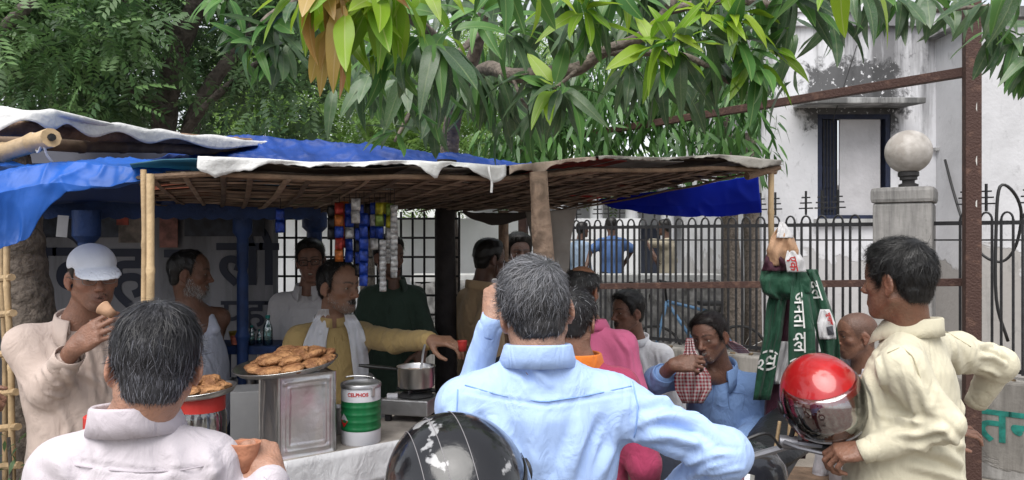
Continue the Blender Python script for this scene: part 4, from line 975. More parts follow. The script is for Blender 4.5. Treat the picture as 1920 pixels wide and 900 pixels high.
# white and green drum
db = on_top(669, 838); dc = db + V(0, .075, 0); DR, DH = .073, .222
dr = thing('metal_drum', 'white and green metal drum lettered in red standing on the counter', 'drum', (dc.x, dc.y, ZC))
M_dw = mat('drum_white', (.62, .62, .66), .35, .08, 5); M_dg = mat('drum_green', (.008, .14, .045), .3, .15, 5, spec=.6); M_dr = mat('drum_red', (.5, .02, .02), .4)
MD = T(dc.x, dc.y, ZC)
def rib(z0, z1, n, amp=.0016): return [(DR + amp * (math.sin(k / n * 2 * PI * 3) if k % 1 == 0 else 0), z0 + (z1 - z0) * k / n) for k in range(n + 1)]
b = MB(); b.lathe([(DR * .97, 0), (DR, .004), (DR, .052)], 40, MD, True, False); b.build('base_band', M_dw, dr, True)
b = MB(); b.lathe([(DR + .0006, .052)] + [(DR + .0018 * max(0, math.sin(k / 30 * 2 * PI * 4)), .052 + .108 * k / 30) for k in range(31)], 40, MD, False, False); b.build('green_band', M_dg, dr, True)
b = MB(); b.lathe([(DR, .16), (DR, DH - .018), (DR * .985, DH - .016), (DR * .985, DH - .012)], 40, MD, False, False); b.build('top_band', M_dw, dr, True)
b = MB(); b.lathe([(DR * 1.03, DH - .014), (DR * 1.035, DH - .004), (DR * 1.0, DH), (DR * .93, DH), (DR * .9, DH - .008), (0, DH - .008)], 40, MD); b.build('lid', M_dsteel, dr, True)
b = MB(); b.tube([MD @ V(math.cos(a) * .055, math.sin(a) * .02 - .02, DH + .002 + .022 * abs(math.sin(a * .5 + .6))) for a in np.linspace(.2, PI - .2, 9)], .003, 6); b.build('handle', M_steel, dr, 'all')
b = MB(); b.box((.012, .012, .035), T(dc.x + .055, dc.y - .055, ZC + DH - .025, .7), .003); b.build('latch', M_steel, dr)
def wrap_text(name, s, size, z, a0, m, parent, bold=0., rad=DR, M=MD, off=.0012):
    ob = text_mesh(name, s, size, m, Matrix.Identity(4), parent, 0, bold=bold); me = ob.data
    ob.matrix_parent_inverse = Matrix.Identity(4); ob.parent = parent; ob.matrix_parent_inverse = Matrix.Translation(parent.location).inverted()
    for v in me.vertices: x, y = v.co.x, v.co.y; a = a0 + x / rad; v.co = M @ Vector(((rad + off) * math.cos(a), (rad + off) * math.sin(a), z + y))
wrap_text('lettering', 'CELPHOS', .0185, .182, -PI / 2 - .5, M_dr, dr, .0006)
b = MB(); b.put([MD @ V((DR + .0032) * math.cos(a), (DR + .0032) * math.sin(a), z) for a, z in ((-PI / 2 - .75, .118), (-PI / 2 - 1.05, .092), (-PI / 2 - .45, .092))], [(0, 1, 2)]); b.build('white_triangle', M_dw, dr)
b = MB(); b.put([MD @ V((DR + .0032) * math.cos(a), (DR + .0032) * math.sin(a), z) for a, z in ((-PI / 2 - .75, .066), (-PI / 2 - 1.05, .091), (-PI / 2 - .45, .091))], [(0, 2, 1)]); b.build('red_triangle', M_dr, dr)
# steel tumbler, stove, saucepan, matchbox
def lat(name, prof, c, m, label, cat, n=28):
    b = MB(); b.lathe(prof, n, T(*c), True, False); return tag(b.build(name, m, None, True), label, cat)
tu = on_top(622, 815); lat('steel_tumbler', [(.030, 0), (.034, .003), (.040, .10), (.042, .105), (.041, .105), (.038, .1), (.032, .005), (0, .004)], (tu.x, tu.y + .02, ZC), M_dsteel, 'plain steel tumbler between the square tin and the drum', 'tumbler')
sc_ = on_top(770, 792); sc_ = sc_ + V(-.005, .07, 0); stv = thing('gas_stove', 'dented steel gas stove under the saucepan of tea', 'stove', (sc_.x, sc_.y, ZC)); MS = T(sc_.x, sc_.y, ZC, R(-14))
b = MB(); b.box((.205, .17, .065), MS @ Matrix.Translation((0, 0, .062)), .006); b.build('body', M_dsteel, stv)
b = MB(); b.lathe([(.07, .095), (.075, .1), (.06, .112), (.03, .114), (.03, .12), (0, .12)], 24, MS @ Matrix.Translation((.02, 0, 0))); b.build('burner', mat('burner_black', (.02, .02, .022), .6), stv, True)
for a in range(4): b = MB(); b.bar(MS @ V(.02 + .03 * math.cos(a * PI / 2), .03 * math.sin(a * PI / 2), .126), MS @ V(.02 + .085 * math.cos(a * PI / 2), .085 * math.sin(a * PI / 2), .126), .008, .012); b.build('pan_support', M_iron, stv)
for i in (-1, 1):
    for j in (-1, 1): b = MB(); b.tube([MS @ V(i * .08, j * .06, 0), MS @ V(i * .08, j * .06, .03)], .015, 10); b.build('foot', M_iron, stv)
sp_c = MS @ V(.02, 0, .133); pan = thing('saucepan', 'aluminium saucepan of milky tea with black handle on the stove', 'saucepan', sp_c)
PM = Matrix.Translation(sp_c); b = MB(); b.lathe([(0, 0), (.068, 0), (.076, .006), (.079, .085), (.083, .09), (.080, .09), (.0765, .084), (.073, .01), (0, .006)], 36, PM, False, False); b.build('pot', mat('aluminium', (.62, .61, .60), .3, .12, 9, .1, 25, metal=1), pan, True)
b = MB(); b.lathe([(0, .068), (.0758, .068)], 30, PM, False, False); b.build('tea', mat('milky_tea', (.48, .29, .15), .35, .2, 30), pan)
hd_ = Vector((-.9, -.2, .12)).normalized(); b = MB(); b.tube([sp_c + V(0, 0, .07) + hd_ * t for t in (.078, .12, .20, .24)], [.007, .011, .012, .008], 10, True, .7); b.build('handle', mat('bakelite', (.015, .015, .015), .4), pan, True)
mb = MB(); mb.box((.045, .03, .014), MS @ Matrix.Translation((-.07, -.04, .102)) @ Matrix.Rotation(.3, 4, 'Z'), .001); tag(mb.build('matchbox', M_dw), 'small white matchbox on the corner of the gas stove', 'matchbox')
ld0 = sp_c + V(.005, 0, .07); b = MB(); b.tube([ld0 + V(.01, .02, -.02), ld0 + V(.02, .06, .08), ld0 + V(.03, .10, .13)], .006, 8); b.lathe([(0, -.012), (.02, -.008), (.028, .006), (.026, .006), (0, -.008)], 16, Matrix.Translation(ld0 + V(.005, 0, -.012))); tag(b.build('ladle', M_dsteel, None, True), 'steel ladle standing in the saucepan of tea', 'ladle')
# ---- kiosk: posts, beam, back wall, shelf
kio = thing('wooden_kiosk', 'dark blue painted wooden kiosk front behind the tea sellers', 'kiosk', P(300, 450, 3.6).xy.to_3d())
def turned(px, y0, y1, d, r):
    a, c = P(px, y0, d), P(px, y1, d); H = a.z - c.z; pr = []
    for k in range(60):
        t = k / 59; q = 1.
        if (t * 5) % 1 < .06: q = 1.35
        elif (t * 5) % 1 < .12: q = .8
        if t > .93: q = 1.7
        pr.append((r * q, t * H))
    b = MB(); b.lathe(pr, 16, T(c.x, c.y, c.z)); b.build('turned_post', M_blue, kio, True)
turned(162, 395, 1100, 3.5, .036); turned(455, 395, 1000, 4.0, .030); turned(590, 388, 950, 4.62, .045)
b = MB(); a, c2 = P(40, 372, 3.5), P(600, 380, 4.1)
def fas(u, v):
    p = a.lerp(c2, u); return Vector((p.x, p.y, p.z - v * (.085 + .012 * abs(math.sin(u * 60)))))
b.sheet(fas, 160, 3, .02); b.build('fascia', M_blue, kio)
bwx0, bwx1 = P(-60, 0, 4.5).x, P(512, 0, 4.5).x
M_bwall = plaster('stall_back_wall', (.24, .24, .26), (.17, .165, .16), (.08, .08, .085), .4, 1.2, .4, 2.4)
kw = MB(); kw.box((bwx1 - bwx0, .1, 2.0), T((bwx0 + bwx1) / 2, 4.55, 1.0)); kwall = tag(kw.build('lettered_wall', M_bwall), 'grey wall behind the stall painted with large dark letters', 'wall')
M_lett = mat('navy_letter_paint', (.012, .016, .035), .6)
for s_, px, py, hh, bo in (('वि', 62, 560, 120, .008), ('ह', 205, 556, 112, .008), ('र', 310, 556, 110, .008), ('ली', 408, 532, 95, .008), ('पहल', 415, 612, 60, .003)):
    if s_ == 'वि': s_ = 'िव'
    p = P(px, py, 4.495); text_mesh('lettering', s_, hh * mpp(4.5) * 1.25, M_lett, facing(p, (1, 0, 0), (0, -1, 0)), kwall, .001, bold=bo)
for px, py, w, h, col, nm in ((230, 410, 22, 24, (.3, .05, .03), 'a'), (316, 435, 34, 58, (.24, .10, .08), 'b'), (245, 425, 46, 60, (.16, .13, .11), 'c'), (150, 425, 160, 40, (.03, .035, .05), 'd'), (420, 425, 150, 36, (.025, .028, .04), 'e')):  # papers; the two wide dark strips stand for the shadowed band up the wall
    p = P(px, py, 4.47); m_ = mat('paper_and_shadow_' + nm, col, .6, .5, 18); q = part('notice_and_shadow', (w * mpp(4.47), .006, h * mpp(4.47)), (p.x, p.y + .01 * 'abcde'.index(nm) / 5, p.z), m_, kwall, 0)
b = MB(); b.box((bwx1 - bwx0 + .3, 1.6, .03), T((bwx0 + bwx1) / 2 + .1, 4.05, 2.02)); b.build('added_ceiling', M_blue, kio)  # unseen ceiling, added to darken the stall interior
b = MB(); b.box((.04, 1.1, 2.0), T(bwx0 + .02, 3.95, 1.0)); b.build('added_side_board', M_blue, kio)  # unseen left side, added to keep daylight out of the stall
# shelf with glasses and bottles
shf = thing('blue_shelf', 'blue wooden shelf behind the tea sellers holding bottles and glasses', 'shelf', P(455, 700, 4.1).xy.to_3d())
for py, dz in ((653, 0), (745, 0)):
    p = P(455, py, 4.1); b = MB(); b.box((.42, .26, .045), T(p.x, p.y + .05, p.z), .004); b.build('board', M_blue, shf)
for px in (405, 512): p = P(px, 653, 4.1); b = MB(); b.box((.04, .24, p.z + .02), T(p.x, p.y + .05, (p.z - .03) / 2), .004); b.build('upright', M_blue, shf)
M_gl = clear('bottle_glass', (.6, .82, .8), .25); M_cap = mat('teal_cap', (.01, .22, .2), .4)
def bottle(px, py, d, h, lab):
    p = P(px, py, d); t = thing('bottle', lab, 'bottle', p); b = MB(); r = h * .17; b.lathe([(r, 0), (r, h * .5), (r * .85, h * .62), (r * .4, h * .82), (r * .4, h * .92)], 14, Matrix.Translation(p)); b.build('glass', M_gl, t, 'all')
    b = MB(); b.lathe([(r * .48, h * .9), (r * .48, h), (0, h)], 12, Matrix.Translation(p)); b.build('cap', M_cap, t, True)
zsh = 646
bottle(472, zsh, 4.06, .105, 'small clear bottle with teal cap beside the yellow pot on the shelf'); bottle(502, zsh, 4.06, .16, 'tall clear bottle at the end of the blue shelf'); bottle(486, zsh, 4.12, .085, 'short clear bottle between the taller ones on the shelf')
p = P(447, zsh, 4.1); lat('yellow_pot', [(.035, 0), (.05, .07), (.053, .072), (.048, .07), (.03, .004)], p, mat('yellow_pot', (.28, .2, .03), .5), 'mustard yellow pot standing on the blue shelf', 'pot')
p = P(441, zsh, 4.0); lat('printed_paper_cup', [(.018, 0), (.025, .045), (.026, .046), (.024, .045), (.017, .003)], p, mat('paper_cup', (.42, .12, .08), .6, .3, 60), 'small reddish paper cup in front of the yellow pot', 'cup')
for i, px in enumerate((420, 432, 446, 459, 470, 484, 498)):
    p = P(px, 738, 4.0 + (i % 2) * .08); lat('steel_glass', [(.022, 0), (.028, .085), (.027, .085), (.021, .004)], p, M_dsteel, 'steel glass in the row on the lower shelf', 'glass', 14)['group'] = 'steel glasses on the lower shelf'
bx_ = P(450, 810, 2.95); mbx = MB(); mbx.box((.12, .16, .20), T(bx_.x, bx_.y + .1, ZC + .05 , .2), .004); 
bxo = tag(mbx.build('grey_carton', mat('grey_card', (.3, .3, .31), .7)), 'plain grey carton on the counter left of the square tin', 'carton')
# iron grille behind the sellers
gr = thing('iron_grille', 'black iron grid gate behind the smiling man and the sachets', 'grille', P(640, 450, 4.75).xy.to_3d())
gx0, gx1 = P(507, 0, 4.7).x, P(860, 0, 4.7).x
for i in range(17):
    x = gx0 + (gx1 - gx0) * i / 16; b = MB(); b.tube([(x, 4.75, .2), (x, 4.75, 1.88)], .008, 6); b.build('bar', M_iron, gr)
for i in range(14): z = .25 + i * .122; b = MB(); b.tube([(gx0, 4.735, z), (gx1, 4.735, z)], .008, 6); b.build('bar', M_iron, gr)
# ---------------------------------------------------------------- roofs, tarpaulins, posts
RFL, RFR = P(262, 330, 2.35), P(1462, 312, 3.55); RBR, RBL = P(1000, 398, 4.7), P(300, 388, 4.3)
def roofp(u, v):
    p = quad(RFL, RFR, RBR, RBL, u, v); p.z += .012 * math.sin(u * 9 + 1) + .008 * math.sin(u * 23) - .03 * math.sin(PI * v) * (1 - u); return p
roof = thing('bamboo_mat_roof', 'low lattice roof of split bamboo and packing scraps over the stall', 'roof', RFL)
random.seed(11)
M_sl = [mat('slat_%s' % k, c_, .8, .3, 12, .3, 60) for k, c_ in (('dark', (.11, .08, .06)), ('brown', (.19, .135, .10)), ('pale', (.30, .225, .17)))]
slm = []
for i, v in enumerate(np.linspace(.02, .97, 38)):          # long slats running along the roof
    u0, u1 = random.uniform(0, .06), random.uniform(.94, 1.); v += random.uniform(-.008, .008); w = random.uniform(.010, .020); pts = []; ph = random.random() * 6
    b = MB(); dv = random.uniform(-.02, .02)
    b.tube([roofp(u0 + (u1 - u0) * t, min(1, max(0, v + dv * (t - .5) + .006 * math.sin(t * 14 + ph)))) + V(0, 0, .005 * math.sin(t * 30 + ph)) for t in np.linspace(0, 1, 16)], w, 6, True, .4); b.build('slat', M_sl[i % 3], roof, True)
for i, u in enumerate(np.linspace(.0, 1., 26)):           # cross slats, slanting
    b = MB(); du = random.uniform(.05, .09); w = random.uniform(.008, .014)
    b.tube([roofp(min(1, max(0, u + du * (t - .5))), t * .98 + .01) + V(0, 0, -.012 + .004 * math.sin(t * 20 + i)) for t in np.linspace(0, 1, 9)], w, 6, True, .45); b.build('slat', M_sl[(i * 7) % 3], roof, True)
scr_cols = [(.18, .30, .26), (.10, .24, .32), (.5, .48, .45), (.45, .08, .07), (.35, .3, .25), (.06, .12, .26), (.2, .34, .27), (.5, .3, .24), (.55, .54, .53), (.16, .12, .10), (.1, .075, .055), (.1, .075, .055)]
M_scr = [mat('scrap_%d' % i, c_, .55, .35, 6) for i, c_ in enumerate(scr_cols)]
for m_ in M_scr: two_sided_thin(m_, .45)
for i in range(9):                                          # flattened packing scraps laid over the slats
    for j in range(7):
        u0, u1, v0, v1 = i / 9 - .01, (i + 1) / 9 + .012, j / 7 - .01, (j + 1) / 7 + .015; k = random.random() * .012 + .018
        m_ = M_scr[random.randrange(12)] if (i < 6 and j < 4) or random.random() < .3 else M_scr[10]
        b = MB(); b.sheet(lambda a_, c_: roofp(min(1.01, max(-.01, u0 + (u1 - u0) * a_)), min(1, max(0, v0 + (v1 - v0) * c_))) + V(0, 0, k + .006 * math.sin(a_ * 5 + i)), 4, 4, -.003); b.build('packing_scrap', m_, roof)
# front pole carrying the roof edge
b = MB(); b.tube([roofp(t, .012) + V(0, 0, -.012) for t in np.linspace(.0, 1., 14)], .010, 8); b.build('edge_pole', M_bamd, roof, True)
# torn white sheet lying over the front edge
M_wsh = mat('white_plastic_sheet', (.62, .62, .62), .5, .1, 6, .5, 22); M_gsh = mat('grey_plastic_sheet', (.34, .32, .29), .6, .3, 6, .6, 18)
rag = {0: .01, .06: .012, .066: .05, .085: .085, .10: .06, .125: .05, .14: .022, .16: .012, .19: .02, .22: .012, .26: .018, .30: .012, .335: .016, .35: .05, .365: .075, .372: .03, .385: .012, .41: .022, .43: .05, .452: .085, .47: .055, .49: .02, .51: .035, .53: .05, .545: .02, .57: .012, .6: .018, .65: .01, .7: .015, .8: .008, .86: .012, .9: .045, .93: .06, .96: .05, .98: .03, 1.: .02}
rk = sorted(rag); 
def torn(u0, u1, m, name, label, back=.18, seed=0, lift=.02):
    n = int((u1 - u0) * 260)
    def f_(a_, c_):
        u = u0 + (u1 - u0) * a_; dr = float(np.interp(u, rk, [rag[k] for k in rk])) * .85 + .005 * abs(((u * 61 + seed) % 2) - 1) + .004 * abs(((u * 143) % 2) - 1) - .006
        if c_ < .45: v = back * (1 - c_ / .45); p = roofp(u, v) + V(0, 0, .034 + lift * .4 + .004 * math.sin(u * 50 + v * 40) + .003 * abs(((u * 33 + v * 9) % 2) - 1))
        else: t = (c_ - .45) / .55; p = roofp(u, 0) + V(0, -.022 - .006 * math.sin(t * 2 + u * 90) - .004 * abs(((u * 47) % 2) - 1), .034 + lift * .4 - t * (dr + .004))
        return p
    b = MB(); b.sheet(f_, max(12, n), 10, .0015); return tag(b.build(name, m, None, 'all'), label, 'sheet')
torn(.065, .47, M_wsh, 'torn_sheet', 'torn white plastic sheet hanging over the front edge of the bamboo roof')
torn(.475, .62, mat('printed_sheet', (.42, .33, .27), .6, .4, 16, .4, 20), 'torn_sheet', 'faded printed sheet over the middle of the bamboo roof edge', seed=2, lift=.012)
torn(.625, 1.0, M_gsh, 'torn_sheet', 'dirty grey plastic sheet along the right end of the bamboo roof', .22, 4, .018)
b = MB(); e0 = roofp(.435, -.0) + V(.02, -.04, .03); b.tube(spline([e0, e0 + V(.004, -.008, -.03), e0 + V(.012, -.004, -.06), e0 + V(.01, 0, -.10)]), .005, 5); tag(b.build('cloth_strip', M_wsh), 'thin pale cloth strip dangling from the roof edge', 'strip')
# posts
def post_thing(lab, name='bamboo_post', cat='post', base=None): return thing(name, lab, cat, base)
pb = P(270, 340, 2.36); bp_ = post_thing('pair of pale split bamboo poles holding the left corner of the roof', 'bamboo_post', 'post', (pb.x, pb.y, 0))
bamboo('pole', (P(269, 340, 2.37).x, 2.37, 0), P(269, 318, 2.37), .0105, M_bam, bp_, 4); bamboo('pole', (P(283, 340, 2.35).x, 2.35, 0), P(282, 326, 2.35), .0135, mat('pale_bamboo', (.52, .38, .22), .5, .18, 10, .15, 80), bp_, 3)
lg0, lg1 = P(1052, 700, 3.02), P(1008, 322, 2.96); lgt = Vector((lg0.x + (lg0.x - lg1.x) * .9, 3.05, 0)); b = MB()
pts = [lgt.lerp(lg1, t) + V(.006 * math.sin(t * 13), .006 * math.cos(t * 9), 0) for t in np.linspace(0, 1, 18)]; b.tube(pts, [.052 - .014 * t + .003 * math.sin(t * 31) for t in np.linspace(0, 1, 18)], 14); tag(b.build('log_post', M_log, None, 'all'), 'rough peeled log propping up the middle of the roof edge', 'post')
rb = P(1446, 330, 3.56); bb = post_thing('thin bamboo pole under the right end of the roof, hung with green cloths', 'bamboo_post', 'post', (rb.x, rb.y, 0)); bamboo('pole', (rb.x + .01, 3.57, 0), P(1446, 318, 3.56), .0155, M_bam, bb, 5)
b = MB(); b.tube([P(1400, 330, 3.5), P(1430, 322, 3.54), P(1462, 314, 3.57)], [.02, .018, .012], 8); tag(b.build('roof_stick', M_bamd, None, True), 'dark stick poking out at the right end of the roof', 'stick')
# tarpaulins
M_tarp = mat('blue_tarpaulin', (.022, .13, .52), .4, .25, 4, .25, 9, spec=.45); M_tarpd = mat('dark_blue_tarpaulin', (.012, .05, .24), .5, .3, 4, .3, 8, spec=.35)
two_sided_thin(M_tarp, .35); two_sided_thin(M_tarpd, .12)
def polysheet(name, rows, m, label, nu=60, nv=14, crk=.012, seed=0, cat='tarpaulin'):
    """rows: lists of points (top to bottom), each resampled; crumpled sheet through them"""
    R_ = [spline(r, 8) for r in rows]; G = np.zeros((len(R_), nu + 1, 3))
    for k, r in enumerate(R_):
        a_ = np.array([tuple(p) for p in r]); x = np.linspace(0, len(a_) - 1, nu + 1)
        for c_ in range(3): G[k, :, c_] = np.interp(x, range(len(a_)), a_[:, c_])
    V_ = np.zeros((nv + 1, nu + 1, 3))
    for j in range(nv + 1):
        x = j / nv * (len(R_) - 1); i = min(int(x), len(R_) - 2); t = x - i; t = t * t * (3 - 2 * t) if len(R_) > 2 else t; V_[j] = G[i] * (1 - t) + G[i + 1] * t
    V_ = V_.reshape(-1, 3); w = (wob(V_, 1.6, seed, 2) * .7 + crumple(V_, 1.9, seed) * 1.1 + crumple(V_, 4.5, seed + 2) * .14) * crk; V_ = V_ + np.stack([0 * w, -w, w * .5], 1)
    f_ = np.array([(j * (nu + 1) + i, j * (nu + 1) + i + 1, (j + 1) * (nu + 1) + i + 1, (j + 1) * (nu + 1) + i) for j in range(nv) for i in range(nu)])
    o = link(name, mesh_np(name, V_, f_), None, m); sm = o.modifiers.new('thick', 'SOLIDIFY'); sm.thickness = .0015; sm.offset = 0
    return tag(o, label, cat)
polysheet('blue_tarpaulin', [[P(-60, 300, 3.2), P(80, 310, 3.0), P(200, 298, 2.9), P(320, 306, 2.9), P(400, 318, 3.0)],
    [P(-60, 352, 2.25), P(40, 318, 2.35), P(130, 306, 2.4), P(240, 312, 2.42), P(330, 330, 2.45)],
    [P(-60, 400, 2.2), P(10, 360, 2.28), P(90, 342, 2.33), P(190, 344, 2.36), P(280, 340, 2.38)],
    [P(-80, 480, 2.2), P(-10, 468, 2.26), P(52, 442, 2.3), P(82, 360, 2.34), P(262, 345, 2.42)]], M_tarp, 'bright blue tarpaulin draped over the left corner of the stall roof', 150, 60, .020, 3)
polysheet('blue_tarpaulin', [[P(395, 268, 4.6), P(450, 256, 4.5), P(560, 262, 4.5), P(700, 274, 4.6), P(850, 288, 4.8), P(1000, 306, 5.0)],
    [P(250, 308, 4.0), P(400, 290, 4.1), P(560, 300, 4.2), P(700, 312, 4.3), P(850, 318, 4.5), P(1000, 322, 4.7)],
    [P(200, 330, 3.7), P(400, 335, 3.85), P(560, 340, 3.95), P(700, 345, 4.05), P(850, 345, 4.25), P(1000, 340, 4.5)]], M_tarpd, 'dark blue tarpaulin covering the higher roof behind the bamboo mat', 170, 50, .034, 5)
polysheet('blue_tarpaulin', [[P(1120, 372, 4.35), P(1220, 362, 4.1), P(1320, 345, 3.9), P(1423, 326, 3.7)],
    [P(1135, 384, 4.3), P(1230, 388, 4.1), P(1330, 384, 3.9), P(1426, 376, 3.72)],
    [P(1145, 390, 4.28), P(1235, 404, 4.08), P(1330, 406, 3.92), P(1428, 399, 3.74)]], two_sided_thin(mat('royal_blue_tarpaulin', (.006, .035, .55), .5, .12, 3, .15, 6), .4), 'royal blue tarpaulin sagging under the right end of the roof', 90, 24, .014, 8)
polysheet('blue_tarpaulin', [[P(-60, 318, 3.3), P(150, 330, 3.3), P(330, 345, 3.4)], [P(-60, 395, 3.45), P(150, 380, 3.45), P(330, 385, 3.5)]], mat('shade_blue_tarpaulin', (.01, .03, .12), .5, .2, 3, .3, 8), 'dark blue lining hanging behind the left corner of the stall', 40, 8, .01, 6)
polysheet('shade_backing', [[P(-80, 262, 3.9), P(150, 268, 4.0), P(300, 276, 4.3), P(430, 284, 4.7)], [P(-80, 335, 3.8), P(150, 335, 3.9), P(300, 330, 4.2), P(430, 325, 4.6)]], mat('shade_black', (.012, .014, .03), .6), 'dark backing standing in for the shade under the white sheet roof', 40, 8, .01, 12, 'sheet')  # dark backing added so the gap under the sheet roof reads as shade
# upper left roof: white sheet on bamboo poles
up = thing('white_sheet_roof', 'white plastic sheeted bamboo roof at the upper left of the stall', 'roof', P(200, 240, 3.3))
def wsr(u, v):
    top = spline([P(-60, 200, 2.55), P(75, 206, 2.62), P(150, 222, 2.9), P(250, 238, 3.3), P(360, 252, 3.8), P(520, 266, 4.5)], 8); x = u * (len(top) - 1); i = min(int(x), len(top) - 2); p = top[i].lerp(top[i + 1], x - i)
    back = p + V(-.1, 1.6 - u * .6, .06); fr_ = p + V(0, -.015, -(.05 + .018 * math.sin(u * 31) + .05 * max(0, 1 - u * 5)))
    return back.lerp(p, v / .6) + V(0, 0, .01 * math.sin(u * 40 + v * 9)) if v < .6 else p.lerp(fr_, (v - .6) / .4)
b = MB(); b.sheet(wsr, 70, 12, .002); b.build('sheet', M_wsh, up, 'all')
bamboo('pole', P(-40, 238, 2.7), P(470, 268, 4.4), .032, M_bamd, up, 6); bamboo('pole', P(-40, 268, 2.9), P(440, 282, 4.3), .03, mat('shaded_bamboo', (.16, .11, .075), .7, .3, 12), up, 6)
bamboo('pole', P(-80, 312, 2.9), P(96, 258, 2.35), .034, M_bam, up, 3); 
b = MB(); b.lathe([(.012, 0), (.012, -.02), (0, -.02)], 10, frame(P(98, 257, 2.345), P(98, 257, 2.345) - P(-80, 312, 2.9))); b.build('pole_hollow', M_iron, up)
b = MB(); b.tube(spline([P(62, 250, 2.42), P(70, 285, 2.4), P(80, 270, 2.36), P(88, 290, 2.38), P(98, 303, 2.4)]), .004, 5); b.build('tie_string', M_wsh, up)
for i in range(5): b = MB(); x_ = 60 + i * 34; b.bar(P(x_, 222 + i * 7, 2.75 + i * .12), P(x_ + 60, 214 + i * 10, 3.9 + i * .1), .03, .012); b.build('batten', M_bamd, up)
# tree post, dark kiosk side and grey sheet in the middle
b = MB(); q0 = P(836, 700, 4.5); b.tube([Vector((q0.x, 4.5, 0)), P(836, 560, 4.5), P(834, 420, 4.5), P(838, 300, 4.5)], [.07, .066, .062, .06], 10); tag(b.build('dark_post', mat('tarred_wood', (.022, .018, .018), .8, .3, 12, .5, 30), None, True), 'dark vertical post at the back of the stall behind the tan shirt man', 'post')
polysheet('grey_sheet', [[P(985, 396, 3.9), P(1030, 396, 3.8), P(1082, 390, 3.8)], [P(1000, 470, 3.85), P(1040, 465, 3.78), P(1070, 450, 3.8)], [P(1010, 620, 3.9), P(1045, 620, 3.8), P(1060, 620, 3.8)]], mat('grey_beige_plastic', (.27, .245, .22), .6, .2, 5, .5, 10), 'grey beige plastic sheet hanging behind the log post', 24, 20, .012, 2, 'sheet')
polysheet('dark_rag', [[P(860, 398, 4.5), P(930, 400, 4.4), P(1000, 396, 4.3)], [P(880, 410, 4.5), P(930, 424, 4.4), P(985, 408, 4.3)]], mat('dark_cloth', (.07, .06, .055), .8), 'ragged dark cloth hanging from the back edge of the roof', 30, 5, .02, 9, 'cloth')
b = MB(); w0 = P(945, 470, 4.9); b.tube([Vector((w0.x, 4.9, 0)), P(944, 395, 4.9)], .035, 10); tag(b.build('wooden_post', M_bamd, None, True), 'brown wooden post behind the two men drinking at the back', 'post')
# white tag hanging on the beam
b = MB(); t0 = P(117, 404, 3.45); b.box((.045, .002, .1), T(t0.x, t0.y, t0.z - .05, .3, 0, .08)); tag(b.build('paper_tag', mat('paper', (.5, .5, .52), .7)), 'white paper slip pinned to the blue beam at the left', 'paper')
# ---- sachet strips
random.seed(5)
def strip(px, y0, y1, d, cols, label, w=.036, h=.052, sway=0.):
    top = P(px, y0, d); t = thing('sachet_strip', label, 'sachets', top, 'strips of sachets hanging from the roof'); n = max(2, int(round((y1 - y0) * mpp(d) / h)))
    for i in range(n):
        m_ = cols[i % len(cols)] if len(cols) < 4 else random.choice(cols); z = top.z - (i + .5) * h; x = top.x + sway * i / n; a = random.uniform(-.35, .35)
        b = MB(); M = T(x, top.y, z, a, random.uniform(-.1, .1))
        def pil_(u, v): e = math.sin(PI * u) * math.sin(PI * v); return Vector(((u - .5) * w, -.006 * e ** .6, (v - .5) * h * .98))
        b.sheet(lambda u, v: M @ pil_(u, v), 6, 6, -.004); b.build('sachet', m_, t, 'all')
    b = MB(); b.tube([top + V(0, .004, .0), top + V(0, .004, .12)], .0015, 4); b.build('string', M_iron, t)
foil = lambda n, c_: mat('foil_' + n, c_, .28, .4, 45, .3, 40, metal=.25, detail=2)
FB_, FR_, FO, FY, FW, FK, FG = foil('blue', (.012, .045, .30)), foil('red', (.36, .03, .02)), foil('orange', (.42, .12, .02)), foil('yellow', (.36, .33, .02)), foil('silver', (.46, .46, .46)), foil('black', (.02, .02, .025)), foil('green', (.16, .24, .04))
for px, y0, y1, d, cs_, lb in ((525, 392, 446, 3.3, [FB_], 'short strip of blue sachets hanging alone at the left'), (622, 385, 440, 3.4, [FK], 'strip of black sachets behind the orange ones'), (636, 380, 480, 3.3, [FR_, FO, FB_], 'strip of red and orange sachets left of the vendor\'s blue ones'),
        (655, 382, 500, 3.32, [FB_, FB_, FW], 'strip of blue and silver sachets beside the orange strip'), (667, 372, 425, 3.15, [FW], 'short silver strip slung between the blue sachets'), (682, 400, 545, 3.2, [FB_], 'long strip of plain blue sachets reaching behind the vendor\'s head'),
        (692, 382, 440, 3.4, [FK, FB_], 'short strip of dark sachets behind the yellow ones'), (645, 378, 462, 3.36, [FO, FR_], 'short second strip of orange sachets behind the first'), (674, 384, 512, 3.28, [FB_, FK], 'strip of blue and black sachets between the silver and plain blue strips'), (702, 380, 470, 3.3, [FB_, FW], 'strip of blue and silver sachets left of the yellow ones'), (722, 380, 425, 3.3, [FY, FB_], 'short strip of yellow and blue sachets between the two yellow strips'), (712, 380, 440, 3.25, [FY, FG, FB_], 'strip of yellow sachets next to the blue strip'), (732, 382, 445, 3.25, [FG, FY, FW], 'strip of yellow green sachets right of the yellow strip')):
    strip(px, y0, y1, d, cs_, lb)
strip(718, 450, 548, 3.2, [FW], 'long strip of small silver sachets under the yellow strips', .026, .022); strip(739, 385, 520, 3.22, [FW], 'longest silver strip at the right of the sachets', .028, .024); strip(729, 400, 490, 3.3, [FW], 'silver sachet strip between the two longer silver strips', .026, .022)
